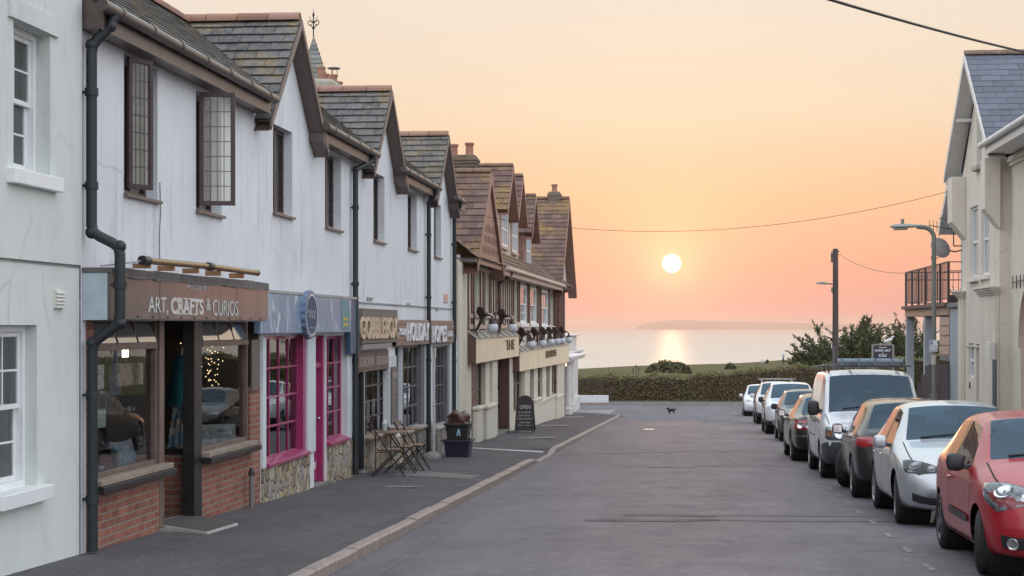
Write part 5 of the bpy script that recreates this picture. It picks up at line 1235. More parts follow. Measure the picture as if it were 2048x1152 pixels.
m_chb = bricks('grey_brown_brick', (.17, .125, .095), (.24, .18, .13), (.20, .17, .14)); m_pot = simple('terracotta_pot', (.32, .15, .105), .75, var=.2)
r = ray(924, 330); k = 51.0 / r.y; chimney(rf, r.x*k, 51.0, .82, .8, 4.0, HC + ray(924, 312).z*k, m_chb, [(-.24, .34), (.22, .38)], m_pot)
r = ray(1109, 400); k = 74.4 / r.y; chimney(rf, r.x*k, 74.4, .44, .55, 6.2, HC + ray(1109, 384).z*k, simple('grey_brown_render', (.20, .155, .125), .85, var=.25, vs=3), [(0, .32)], m_pot)
# fascia boxes and lettering
def pubsign(label, px0, px1, zt, zb, words, lz, zb2=None):
    t = thing('pub_sign', label, 'sign', (-5.4, Yx(px0, -5.35), zb)); X = -5.35; y0, y1 = Yx(px0, X), Yx(px1, X)
    n = NB('stained_cream_board'); st = n.noise(4, 6, .7, n.co('Object', (1, 1.6, .12))); lo = n.noise(2, 5, .6)
    col = n.mix(n.math('MULTIPLY', n.ramp(st, [(.50, 0.0), (.72, .8)]), n.ramp(lo, [(.35, .3), (.6, 1.0)])), (.80, .68, .48), (.26, .19, .12)); mm = n.set(col=col, rough=.45, spec=.5)
    mb = MB(); mb.quad((X, y0, zb), (X, y1, zb2 or zb), (X, y1, zt), (X, y0, zt)); mb.quad((WALL + .002, y0, zb), (WALL + .002, y1, zb2 or zb), (X, y1, zb2 or zb), (X, y0, zb)); mb.quad((WALL + .002, y1, zb2 or zb), (WALL + .002, y1, zt + .14), (X, y1, zt), (X, y1, zb2 or zb)); mb.build('board', mm, t)
    mb = MB(); mb.quad((WALL + .003, y0, zb), (X, y0, zb), (X, y0, zt), (WALL + .003, y0, zt + .14)); mb.box(X - .001, X + .012, y0 - .001, y0 + .03, zb, zt); mb.build('end_panel', m_timber, t)
    mb = MB(); mb.quad((X + .03, y0 - .02, zt - .012), (X + .03, y1 + .02, zt - .012), (WALL + .003, y1 + .02, zt + .15), (WALL + .003, y0 - .02, zt + .15)); 
    for k in range(int((y1 - y0) / 1.5)): yk = y0 + .7 + k * 1.5; mb.bar((X + .03, yk, zt + .0), (WALL + .01, yk, zt + .16), .04, .03)
    mb.build('lead_cover', simple('buff_lead', (.26, .22, .19), .55, var=.3), t)
    for body, a, b, z0, z1, bo in words: text_wall(body, Yx(a, X), Yx(b, X), z0, z1, X + .001, .03, bold=bo).build('lettering', simple('bronze_letters', (.13, .085, .05), .45), t)
pubsign('stained cream fascia box nearer the shops with short dark lettering', 951, 1038, 1.48, .845, [('THE', 1011, 1028, 1.08, 1.37, .01)], 0)
pubsign('long low cream fascia box with dark lettering at the far end of the pub', 1038.2, 1138, .98, .36, [('BEACH HOUSE', 1091, 1112, .60, .86, .02)], 0, .20)
# lamps held by small winged beasts
m_iron2 = simple('dark_red_iron', (.035, .018, .018), .4, var=.2)
nb = NB('opal_globe'); nb.set(col=(.52, .54, .58), rough=.25, spec=.5); m_opal = nb.m
def skin_body(nodes, edges, radii, name, mat, parent, sub=1):
    me = bpy.data.meshes.new(name); me.from_pydata([Vector(n) for n in nodes], edges, []); o = bpy.data.objects.new(name, me); COL.objects.link(o)
    sk = o.modifiers.new('s', 'SKIN'); sk.use_smooth_shade = True
    for i, r in enumerate(radii):
        v = me.skin_vertices[0].data[i]; v.radius = (r, r) if not isinstance(r, tuple) else r; v.use_root = (i == 0)
    if sub: s = o.modifiers.new('u', 'SUBSURF'); s.levels = sub; s.render_levels = sub
    dg = bpy.context.evaluated_depsgraph_get(); dg.update(); m2 = bpy.data.meshes.new_from_object(o.evaluated_get(dg)); bpy.data.objects.remove(o); bpy.data.meshes.remove(me)
    m2.name = name; m2.materials.clear(); m2.materials.append(mat)
    for p in m2.polygons: p.use_smooth = True
    r = bpy.data.objects.new(name, m2); COL.objects.link(r)
    if parent is not None: r.parent = parent
    return r
def beast_lamp():
    t = thing('beast_lamp', 'x', 'wall lamp', group='winged beast lamps along the pub')
    MB().box(0, .04, -.07, .07, -.45, .38).build('back_plate', m_iron2, t, local=True, bevel=.01)
    nodes = [(.05, 0, -.30), (.16, 0, -.16), (.22, 0, .02), (.30, 0, .16), (.42, 0, .24), (.54, 0, .24), (.62, 0, .18), (.16, .0, -.40), (.10, 0, -.52), (.30, .05, -.02), (.38, .05, -.10), (.30, -.05, -.02), (.38, -.05, -.10), (.48, 0, .33)]
    skin_body(nodes, [(0, 1), (1, 2), (2, 3), (3, 4), (4, 5), (5, 6), (0, 7), (7, 8), (2, 9), (9, 10), (2, 11), (11, 12), (4, 13)], [.04, .05, .055, .05, .04, .04, .022, .025, .015, .025, .018, .025, .018, .015], 'beast', m_iron2, t, 1)
    for s in (-1, 1):
        pts = [(.24, s*.05, .08), (.10, s*.16, .34), (.17, s*.22, .52), (.30, s*.24, .50), (.38, s*.22, .36), (.42, s*.16, .26), (.34, s*.07, .16)]
        mb = MB(); c = Vector((.30, s*.15, .30))
        mb.prism([Vector(p) for p in pts], (0, s*.02, 0))
        for p in pts[1:5]: mb.tube([(.27, s*.07, .12), Vector(p) + Vector((0, s*.02, 0))], [.02, .008], 6)
        mb.build('wing', m_iron2, t, local=True)
    MB().tube([(.62, 0, .20), (.64, 0, .10)], .03, 8).lathe([(.0, .12), (.05, .11), (.06, .06), (.11, .0), (.13, -.05), (.0, -.05)], (.64, 0, 0), n=16).build('lamp_cap', m_iron2, t, local=True, smooth=50)
    MB().ball((.64, 0, -.20), .19, 20).build('globe', m_opal, t, local=True, smooth=80)
    return t
bl = beast_lamp()
LL = [(44.2, 1.93, 'upper winged beast lamp nearest the terrace above the nearer cream sign'), (49.0, 1.93, 'upper winged beast lamp at the far end of the nearer cream sign'),
      (54.8, 1.40, 'first winged beast lamp over the long low sign, nearest its dark end'), (59.1, 1.40, 'second winged beast lamp along the long low pub sign'), (62.6, 1.41, 'third winged beast lamp along the long low pub sign'),
      (65.4, 1.41, 'fourth winged beast lamp along the long low pub sign'), (68.0, 1.41, 'fifth winged beast lamp along the long low pub sign'), (71.7, 1.42, 'farthest winged beast lamp, its globe seen against the sea')]
for i, (y, z, lab) in enumerate(LL):
    o = bl if i == 0 else copy_tree(bl)
    o.scale = (.76, .76, .76); o.location = (WALL + .04, y, z - .06); o['label'] = lab
# menu case in the porch and a warm lamp
yb = LOW[1][1]; q = ray(1001, 770); Xm = -5.95; yM = yb - .006
t = thing('menu_case', 'dark framed menu case on the cream wall inside the pub entrance', 'menu case', (-5.95, yb, -.5)); z0, z1 = -1.62 + .9, -.05
MB().box(-6.45, -5.72, yb - .06, yb - .003, z0, z1).build('case', m_timber, t); MB().box(-6.38, -5.79, yb - .07, yb - .061, z0 + .08, z1 - .08).build('menu_sheet', simple('menu_paper', (.55, .52, .48), .6, var=.35, vs=6), t)
t = thing('wall_light', 'small warm lit wall lamp inside the pub entrance', 'lamp', (-6.6, yb - .1, .35)); MB().lathe([(.03, -.12), (.07, -.1), (.09, .1), (.05, .12)], (-6.75, yb - .12, .40), n=12).build('lamp_shade', m_brass, t, smooth=50)
nb = NB('warm_bulb'); nb.set(col=(1, .6, .3), emit=(1, .55, .22), estr=25.0); MB().ball((-6.75, yb - .12, .40), .045, 10).build('bulb', nb.m, t, smooth=80)
# far porch with cornice at the end of the pub
PO = thing('porch', 'white porch with cornice and columns projecting beyond the pub', 'porch', (-6.2, 90, gz(90)))
mb = MB(); x0 = -6.16
mb.box(-9, x0, 86.5, 95.0, -3.2, .28); mb.box(-9, x0 + .16, 86.2, 95.2, .281, .40); mb.box(-9, x0 + .28, 86.0, 95.4, .401, .52); mb.box(-8.6, x0 - .05, 86.8, 94.6, .521, 1.25)
mb.box(-8.6, x0 + .08, 86.6, 94.8, 1.251, 1.34); mb.box(-9, x0 + .10, 86.4, 95.1, -3.2, -1.95)
mb.build('body', simple('white_stucco', (.60, .575, .55), .6, var=.1, vs=2), PO, bevel=.03)
for y, x in ((79.3, -5.62), (84.2, -5.85), (87.2, -6.02)):
    mb = MB(); mb.lathe([(.0, -3.0), (.24, -3.0), (.24, -1.95), (.17, -1.9), (.15, .05), (.22, .12), (.22, .2), (0, .2)], (x, y, 0), n=20); mb.build('column', simple('white_stucco', (.60, .575, .55), .6), PO, smooth=40)
mb = MB(); mb.box(-6.6, -5.35, 77.1, 87.6, .205, .32); mb.box(-6.6, -5.28, 77.1, 87.8, .321, .42); mb.build('entablature', simple('white_stucco', (.60, .575, .55), .6), PO, bevel=.02)
t = thing('bulkhead_lamp', 'small lit lamp under the porch cornice beyond the pub', 'lamp', (-5.6, 78, .05)); MB().box(-5.66, -5.54, 78.0, 78.3, .06, .19).build('housing', m_brass, t, bevel=.02); nb = NB('amber_glow'); nb.set(col=(1, .7, .4), emit=(1, .6, .25), estr=6.0); MB().box(-5.64, -5.56, 77.97, 77.999, .0, .10).build('bulb', nb.m, t)
# chimney stack, turret and house roof behind the terrace
BH = thing('rear_house', 'stone chimney stack rising from a house hidden behind the terrace', 'house', (-12, 44, gz(44)))
mb = MB(); mb.box(-17, -9.2, 40, 49, -2, 4.6); mb.prism([(-9.0, 39.8, 4.6), (-17.2, 39.8, 4.6), (-13.1, 39.8, 6.0)], (0, 9.4, 0)); mb.build('wall', m_cream, BH)
def RYp(px, py, Y): r = ray(px, py); k = Y / r.y; return r.x*k, HC + r.z*k
Yc = 44.0; xa, zt = RYp(643, 160, Yc); xb, _ = RYp(676, 160, Yc); _, zl = RYp(660, 190, Yc)
n = NB('lichened_stone_stack'); f = n.noise(2.2, 6, .7); m_stack = n.set(col=n.ramp(f, [(.35, (.30, .29, .14)), (.5, (.36, .33, .27)), (.7, (.42, .40, .36))]), rough=.9, normal=n.bump(n.noise(20, 5, .7), .4, .02))
mb = MB(); mb.prism([(xa - .6, Yc, 4), (xb, Yc, 4), (xb, Yc, zt - .25), (xb - .12, Yc, zt + .03), (xa - .6, Yc, zt + .06)], (0, 3.6, 0)); c = mb.build('chimney', m_stack, BH, bevel=.08)
MB().tube([(xb - .02, Yc + 1.2, zt - .55), (xb + .14, Yc + 1.2, zt - .50), (xb + .16, Yc + 1.2, zt - .75)], .05, 8).build('flue_bend', simple('pale_flue', (.40, .37, .33), .6), c, smooth=60)
for i, (px, h) in enumerate(((643, .40), (649, .30), (655, .28), (663, .42), (671.5, .30), (676, .16))):
    x, _ = RYp(px, 160, Yc + .5 + i*.4); MB().lathe([(.10, -.1), (.095, h - .06), (.115, h - .05), (.115, h), (.08, h), (.07, 0)], (x, Yc + .5 + i * .5, zt), n=14).build('chimney_pot', m_pot, c, smooth=40)
x, _ = RYp(663, 160, Yc + 1.7); mb = MB(); mb.lathe([(.0, .62), (.17, .60), (.17, .57), (0, .57)], (x, Yc + 2.0, zt), n=14)
for a in range(3): mb.tube([(x + .09*cos(a*2.1), Yc + 2 + .09*sin(a*2.1), zt + .4), (x + .09*cos(a*2.1), Yc + 2 + .09*sin(a*2.1), zt + .58)], .01, 5)
mb.build('cowl', m_iron, c)
TW = thing('turret', 'pointed slate turret with wrought iron finial behind the terrace gables', 'turret', (-15, 56, gz(56)))
Yt = 58.0; xc, za = RYp(627, 72, Yt); xl, zb = RYp(656, 148, Yt); rr = xl - xc; sl = (za - zb) / rr; R2 = rr + 1.1; zb2 = za - sl * R2
mb = MB(); mb.lathe([(R2 * .9, -2), (R2 * .9, zb2 + .05)], (xc, Yt, 0), n=8); mb.build('wall', m_cream, TW)
mb = MB(); rnd = random.Random(31); N8 = 4; rows = 26
for s in range(N8):
    a0, a1 = 2*pi*s/N8 + pi/4 + .35, 2*pi*(s+1)/N8 + pi/4 + .35
    for i in range(rows):
        t0, t1 = i/rows, (i+1.3)/rows; r0, r1 = R2*(1-t0), R2*max(0, 1-t1); z0, z1 = zb2 + (za-zb2)*t0, zb2 + (za-zb2)*min(1, t1)
        p0 = Vector((xc + r0*cos(a0), Yt + r0*sin(a0), z0)); p1 = Vector((xc + r0*cos(a1), Yt + r0*sin(a1), z0)); q0 = Vector((xc + r1*cos(a0), Yt + r1*sin(a0), z1)); q1 = Vector((xc + r1*cos(a1), Yt + r1*sin(a1), z1))
        nn = (p1-p0).cross(q0-p0).normalized(); m = max(1, int((p1-p0).length/.28))
        for j in range(m):
            u0, u1 = j/m, (j+.97)/m; L = nn*(.025 + rnd.uniform(0, .008)); mb.quad(p0.lerp(p1, u0)+L, p0.lerp(p1, u1)+L, q0.lerp(q1, u1), q0.lerp(q1, u0))
rt = mb.build('roof', tile_mat('turret_slate', (.13, .14, .14), (.26, .27, .26), (.30, .26, .10), .5), TW)
mb = MB(); kk = Yt / F; zf = za + 55 * kk; mb.tube([(xc, Yt, za - .1), (xc, Yt, zf - .25)], .022, 6); mb.tube([(xc, Yt, zf - .25), (xc, Yt, zf)], [.02, .005], 6); mb.tube([(xc, Yt, zf - .3), (xc, Yt, zf - .2), (xc, Yt, zf - .1)], [.01, .045, .01], 8)
for s in (-1, 1):
    q = za + .18
    mb.tube([(xc, Yt, q + .02)] + [(xc + s*(.04 + .15*sin(t) ), Yt, q + .16 + .12*(1-cos(t)) - .10*(t > 2)*(t-2)) for t in fr(.2, 3.0, .28)], .016, 5)
    mb.tube([(xc + s*.03, Yt, q + .25), (xc + s*.10, Yt, q + .36), (xc + s*.14, Yt, q + .50)], [.018, .014, .006], 5); mb.ball((xc + s*.09, Yt, q + .20), .028, 6)
mb.ball((xc, Yt, za + .28), .05, 8); mb.ball((xc, Yt, za + .48), .045, 8); mb.build('finial', simple('black_iron', (.03, .028, .027), .5), rt)
# ------------------------------------------------------------------ right hand side
XF = 6.2
m_rcream = plaster('right_house_render', (.68, .62, .53), '#5c564a', .4, .18); m_rwhite = simple('white_trim', (.66, .65, .62), .5, var=.08)
m_slate = tile_mat('blue_slate', (.085, .095, .125), (.130, .140, .175), (.15, .15, .15), .1, .08, .55)
RH = thing('house', 'cream rendered house with blue slate gable and arched wooden door at the right edge', 'house', (8, 37, gz(37)))
YF = 41.5; YN = 36.55
def RR(xl, yt, yb, xr): # px left is the far side here
    yf, zt = onX(xl, yt, XF); _, zb = onX(xl, yb, XF); return (Yx(xr, XF), yf, zb, zt)
RW = [RR(1941, 416, 557, 1956), RR(1963, 408, 552, 1978.5)]; RL = [RR(1937, 686, 756, 1948), RR(1952, 688, 860, 1965), RR(1970, 690, 764, 1984)]; RS = RR(1954.5, 196, 334, 1963)
mb = MB(); wall_sheet(mb, YN, YF, -2, 5.2, RW + RL, XF, .22, -1); gc, gzr = 38.9, 7.66
mb.quad((XF, YN, 5.2), (XF, gc, 7.45), (XF, YF, 5.2)); mb.quad((XF, YF, -2), (12, YF, -2), (12, YF, 5.2), (XF, YF, 5.2)); mb.quad((XF, YN, -2), (XF, YN, 5.2), (6.5, YN, 5.2), (6.5, YN, -2)); mb.quad((12, 22, -2), (12, 22, 5.2), (12, YF, 5.2), (12, YF, -2))
XF2 = 6.42
UPR = [(32.2, 33.85, onX(2040, 470, XF2)[1], onX(2040, 332, XF2)[1]), (26, 27.5, 2.6, 4.4)]
yd0, yd1, zsp = 32.95, 35.45, onX(2010, 690, XF2)[1]
wall_sheet(mb, 22, YN, -2, 5.2, UPR + [(yd0, yd1, -2, zsp + (yd1 - yd0) / 2 + .02)], XF2, .35, -1)
mb.build('wall', m_rcream, RH)
# round arch: fill the spandrels of the square opening
mb = MB(); n = 20; rad = (yd1 - yd0) / 2; yc_ = (yd0 + yd1) / 2; arc = [(yc_ - rad * cos(pi*i/n), zsp + rad * sin(pi*i/n)) for i in range(n + 1)]
for i in range(n):
    (a, b), (c, d) = arc[i], arc[i+1]; zt_ = zsp + rad + .02
    mb.quad((XF2, a, b), (XF2, a, zt_), (XF2, c, zt_), (XF2, c, d)); mb.quad((XF2, a, b), (XF2, c, d), (XF2 + .35, c, d), (XF2 + .35, a, b))
mb.build('arch', m_rcream, RH)
mb = MB(); 
for i in range(n): 
    (a, b), (c, d) = arc[i], arc[i+1]; k = 1.14; a2, b2, c2, d2 = yc_ + (a-yc_)*k, zsp + (b-zsp)*k, yc_ + (c-yc_)*k, zsp + (d-zsp)*k
    mb.prism([(XF2 - .002, a, b), (XF2 - .002, c, d), (XF2 - .002, c2, d2), (XF2 - .002, a2, b2)], (-.05, 0, 0))
mb.build('arch_moulding', m_rcream, RH)
m_odoor = wood('orange_oak', (.30, .13, .045), (.46, .23, .09), (1, 1, .3), .4)
mb = MB(); XD = XF2 + .12; mb.box(XD, XD + .1, yd0, yd1, zsp - .06, zsp + .10); mb.box(XD, XD + .1, yd0 + .001, yd0 + .14, -2, zsp - .061); mb.box(XD, XD + .1, yd1 - .14, yd1 - .001, -2, zsp - .061); mb.box(XD + .05, XD + .1, yd0 + .141, yd1 - .141, -2, zsp - .061)
for k in range(6): mb.box(XD + .04, XD + .049, yd0 + .16 + k*.31, yd0 + .44 + k*.31, -2, zsp - .08)
o = mb.build('door', m_odoor, RH); MB().prism([(XD + .06, y, z) for y, z in arc], (.02, 0, 0)).build('fanlight', m_odoor, RH)
MB().box(XF2 + .5, 11.8, 22.3, YF - .3, -1.9, 5).build('interior', m_room, RH)
# roof
mb = MB(); XVr = 5.86; hw = 3.0
for s in (-1, 1): e = gc + s * hw; tile_slope(mb, (XVr, e, 5.36), (13, e, 5.36), (XVr, gc, gzr), (13, gc, gzr), .42, .24, .012, 90 + s, .003)
tile_slope(mb, (5.80, 21.5, 5.42), (5.80, gc - 2.6, 5.42), (9.4, 21.5, 7.9), (9.4, gc - 2.6, 7.9), .42, .24, .012, 95, .003)
fix_up(mb)
for s in (-1, 1): e = gc + s * hw; mb.quad((XVr + .01, e, 5.34), (13, e, 5.34), (13, gc, gzr - .02), (XVr + .01, gc, gzr - .02))
mb.quad((5.82, 21.5, 5.40), (5.82, gc - 2.6, 5.40), (9.4, gc - 2.6, 7.88), (9.4, 21.5, 7.88)); mb.quad((12.2, 21.5, 5.4), (12.2, gc, 5.4), (9.4, gc, 7.88), (9.4, 21.5, 7.88))
rf = mb.build('roof', m_slate, RH)
mb = MB(); ridge_run(mb, (XVr - .01, gc, gzr + .03), (13, gc, gzr + .03), .10); mb.build('ridge_tiles', simple('dull_clay_ridge', (.20, .135, .10), .8, var=.3), rf, smooth=40)
mb = MB()
for s in (-1, 1):
    e = gc + s * (hw + .08); ze = gzr - (gzr - 5.36) * (hw + .08) / hw
    mb.prism([(XVr - .02, gc, gzr), (XVr - .02, e, ze), (XVr - .02, e, ze - .17), (XVr - .02, gc, gzr - .2)], (.03, 0, 0)); mb.prism([(XVr + .01, gc, gzr - .205), (XVr + .01, e, ze - .175), (XF - .003, e, ze - .175), (XF - .003, gc, gzr - .205)], (0, 0, .015))
for d in (.45, 1.0): y = gc + hw * d * .98; z = gzr - (gzr - 5.36) * d - .24; mb.box(XVr + .011, XF - .004, y - .10, y + .02, z - .05, z + .02)
mb.build('bargeboard', m_rwhite, RH)
mb = MB(); mb.box(XVr, XF2, 21.5, gc - hw + .15, 5.22, 5.245); mb.box(XVr - .03, XVr - .002, 21.5, gc - hw + .15, 5.2, 5.38); mb.build('fascia', m_rwhite, RH)
mb = MB(); mb.tube([(5.76, 21.5, 5.42), (5.76, gc - hw + .25, 5.40)], .06, 10); mb.tube([(5.76, gc - hw + .25, 5.40), (5.76, gc - hw + .28, 5.40)], .068, 10); mb.build('gutter', m_rwhite, RH, smooth=60)
mb = MB(); mb.box(XF2 - .05, XF2 - .003, 22, YN - .003, 5.0, 5.2); mb.box(XF2 - .08, XF2 - .003, 22, YN - .003, 5.08, 5.14); mb.build('cornice', m_rcream, RH)
# kneelers, pilasters, windows
mb = MB()
for y0, y1 in ((YF - .55, YF + .12), (YN - .14, YN + .36)): mb.prism([(XF - .003, y0, 5.18), (XVr + .02, y0, 5.18), (XVr + .02, y0, 4.15), (XF - .003, y0, 3.75)], (0, y1 - y0, 0))
mb.each('kneeler', m_rcream, RH, bevel=.01)
mb = MB(); cz = onX(1925, 597, XF)[1]
for y0, y1 in ((Yx(1930, XF), YF + .0), (YN - .0, Yx(1968, XF))):
    mb = MB(); mb.box(XF - .10, XF - .003, y0, y1, -2, cz)
    for k in range(4): q = .03 + k * .035; mb.box(XF - .10 - q, XF - .003, y0 - q, y1 + q, cz + .001 + k * .045, cz + .044 + k * .045)
    mb.build('pilaster', m_rcream, RH, bevel=.008)
mb = MB(); mb.box(XF - .02, XF - .002, Yx(1968, XF) + .2, Yx(1930, XF) - .2, cz - 1.1, cz - 1.07)
mb.build('string_course', m_rcream, RH)
def rwin(h, X=XF, cols=1, name='window', mat=m_white, mid=True, sill=True, pane=None):
    a, b, c, d = h; x = X + .05; mb = MB(); mb.box(x, x + .06, a + .002, a + .06, c + .002, d - .002); mb.box(x, x + .06, b - .06, b - .002, c + .002, d - .002); mb.box(x, x + .06, a + .06, b - .06, c + .002, c + .06); mb.box(x, x + .06, a + .06, b - .06, d - .06, d - .002)
    if mid: zm = c + (d - c) * .5; mb.box(x - .01, x + .05, a + .06, b - .06, zm - .025, zm + .025)
    w = mb.build(name, mat, RH, bevel=.004); sheet(a + .03, b - .03, c + .03, d - .03, x + .035).build('pane', pane or m_glass2, w)
    if sill: mb = MB(); mb.box(X - .09, X + .045, a - .08, b + .08, c - .09, c - .001); mb.build('sill', m_rwhite, w, bevel=.006)
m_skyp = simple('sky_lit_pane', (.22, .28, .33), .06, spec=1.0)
for h in RW: rwin(h)
rwin(RL[0], sill=False); rwin(RL[2], sill=False); rwin(UPR[0], XF2, pane=m_skyp); rwin(UPR[1], XF2, pane=m_skyp)
a, b, c, d = RL[1]; MB().box(XF + .12, XF + .18, a + .002, b - .002, -2, d - .002).build('side_door', simple('taupe_door', (.22, .20, .175), .5), RH)
a, b, c, d = RS; mb = MB(); mb.box(XF - .012, XF - .002, a, b, c, d); mb.box(XF - .12, XF - .002, a - .1, b + .1, c - .10, c - .002); mb.build('slit_window', simple('blocked_slit', (.40, .38, .33), .8), RH, bevel=.005)
yb_, zb_ = onX(1986, 684, XF - .1); mb = MB(); mb.box(XF - .22, XF - .103, yb_ - .28, yb_ + .05, zb_ - .35, zb_); mb.build('meter_box', m_rwhite, RH, bevel=.01)
yb_ = Yx(1988, XF - .14); pipe([(XF - .14, yb_ - .12, zb_ - .36), (XF - .14, yb_ - .12, -1)], .04).build('waste_pipe', simple('slate_blue_pipe', (.09, .13, .16), .45), RH, smooth=60) if False else MB().tube([(XF - .15, yb_ - .12, zb_ - .36), (XF - .15, yb_ - .12, -1.1)], .045, 10).build('waste_pipe', simple('slate_blue_pipe', (.09, .13, .16), .45), RH, smooth=60)
yb_, zb_ = onX(1939, 764, XF); MB().box(XF - .015, XF - .002, yb_ - .16, yb_, zb_ - .14, zb_).build('air_brick', m_iron, RH)
mb = MB(); y, z = onX(1993, 565, XF2 - .05); mb.tube([(XF2 - .05, y + .35 * cos(t) - .3, z + .05 + .10 * sin(t)) for t in fr(.3, 4.2, .4)], .012, 5)
y, z = onX(2024, 565, XF2 - .05); mb.tube([(XF2 - .05, y, z), (XF2 - .05, y - 1.6, z + .02)], .012, 5)
for k in range(4): mb.tube([(XF2 - .05, y - .1 - k*.4, z - .13), (XF2 - .05, y - .1 - k*.4, z + .13)], .012, 5)
mb.build('wall_iron', m_iron, RH)
# white house behind
WH = thing('house', 'white rendered house set back behind the cream gabled house', 'house', (9, 44, gz(44)))
m_wh = plaster('cold_white_render', (.62, .64, .68), '#5d5b55', .3, .15); m_bl = plaster('grey_blue_render', (.36, .38, .41), '#4a4a48', .3, .15)
mb = MB(); mb.box(6.62, 12, 41.55, 44.55, -2, 4.3); mb.prism([(6.62, 41.55, 4.3), (6.62, 44.55, 4.3), (6.62, 41.55, 6.2)], (5, 0, 0)); mb.build('wall', m_wh, WH)
mb = MB(); tile_slope(mb, (6.15, 44.95, 4.25), (12, 44.95, 4.25), (6.15, 41.55, 6.55), (12, 41.55, 6.55), .42, .24, .012, 97, .003); fix_up(mb); mb.quad((6.16, 44.95, 4.23), (12, 44.95, 4.23), (12, 41.55, 6.53), (6.16, 41.55, 6.53)); mb.build('roof', m_slate, WH)
mb = MB(); mb.prism([(6.13, 44.98, 4.26), (6.13, 41.56, 6.56), (6.13, 41.56, 6.36), (6.13, 44.98, 4.03)], (.03, 0, 0)); mb.prism([(6.16, 44.95, 4.06), (6.16, 41.56, 6.37), (6.60, 41.56, 6.37), (6.60, 44.95, 4.06)], (0, 0, .02)); mb.build('bargeboard', m_rwhite, WH)
# grey-blue side block with balcony structure
BB = thing('balcony_porch', 'grey-blue side wing with timber balcony on posts and dark metal railings', 'balcony', (7, 47, gz(47)))
XB = 6.2; y_n, y_f = Yx(1897, XB), Yx(1812, XB); zfl = onX(1812, 613, XB)[1]; zrl = onX(1812, 545, XB)[1]
mb = MB(); mb.box(XB, 9, YF + .02, 43.5, -2, 2.22); mb.box(XB - .12, XB - .002, YF + .3, 43.55, -2, -.05); mb.build('wall', m_bl, BB, bevel=.02)
mb = MB(); mb.box(XB - .06, 9.05, YF + .01, 43.56, 2.221, 2.33); mb.build('coping', simple('grey_coping', (.17, .18, .19), .6), BB)
mb = MB(); mb.box(XB - .12, 9, 43.6, y_f + .15, zfl - .09, zfl); mb.build('deck', simple('dark_deck_edge', (.085, .06, .05), .6, var=.3), BB)
mb = MB(); mb.box(XB - .02, XB + .05, 43.6, y_f + .1, zfl - .30, zfl - .092); mb.box(XB + .05, 9, y_f, y_f + .08, zfl - .30, zfl - .092); mb.build('beam', simple('pinkish_timber_beam', (.42, .28, .20), .6, var=.2, vs=10), BB)
m_post = simple('pale_blue_post', (.42, .45, .48), .55, var=.1)
for px in (1813, 1849): y = Yx(px, XB); MB().box(XB + .0, XB + .22, y - .0, y + .22, -2.2, zfl - .302).build('post', m_post, BB, bevel=.01)
mb = MB(); 
for k in range(12): yk = 44.0 + k * .68; mb.box(XB + .95, XB + 1.0 + .01*(k % 2), yk, yk + .67, zfl - 1.55, zfl - .095)
mb.build('boarding', simple('slate_blue_boarding', (.20, .23, .26), .6, var=.12), BB)
mb = MB(); mb.box(XB + .02, XB + .08, 43.6, 45.2, 1.05, 2.0)
for k in range(4): mb.box(XB - .01, XB + .02, 43.6, 45.2, 1.07 + k*.24, 1.27 + k*.24)
mb.build('cladding', simple('peach_cladding', (.45, .33, .26), .6), BB)
rl = MB()
def railpost(x, y, r=.022): rl.tube([(x, y, zfl), (x, y, zrl)], r, 6)
rl.tube([(XB, y_n, zrl), (XB, y_f, zrl)], .022, 6); rl.tube([(XB, y_n, zfl + .10), (XB, y_f, zfl + .10)], .015, 5); rl.tube([(XB, y_n, zrl - .22), (XB, y_f, zrl - .22)], .008, 4)
for i in range(7): y = y_n + (y_f - y_n) * i / 6; railpost(XB, y, .035)
for i in range(43): y = y_n + (y_f - y_n) * i / 42; rl.tube([(XB, y, zfl + .1), (XB, y, zrl)], .009, 4)
for z in (zrl, zrl - .22, zfl + .1): rl.tube([(XB, y_f, z), (8.5, y_f, z)], .016, 5); rl.tube([(XB, y_n, z), (6.62, y_n, z)], .012, 5)
for i in range(1, 16): rl.tube([(XB + .15*i, y_f, zfl + .1), (XB + .15*i, y_f, zrl)], .009, 4)
rl.build('railing', simple('black_rail', (.05, .042, .042), .45), BB, smooth=60)
t = thing('plant_pot', 'low potted plant standing behind the balcony railings', 'plant', (6.5, 44.6, zfl))
mb = MB(); mb.lathe([(0, 0), (.13, 0), (.17, .2), (.14, .2), (0, .18)], (6.5, 44.6, zfl), n=12); mb.build('pot', m_iron, t)
mb = MB(); rnd = random.Random(12)
for k in range(26): a = rnd.uniform(0, 2*pi); l = rnd.uniform(.2, .42); p = Vector((6.5, 44.6, zfl + .18)); q = p + Vector((cos(a)*l*.8, sin(a)*l*.8, l*rnd.uniform(.2, .9))); s = Vector((-sin(a), cos(a), 0))*.02; mb.quad(p - s, p + s, q + s*.3, q - s*.3)
mb.build('leaves', simple('dark_leaf', (.03, .05, .025), .6), t)
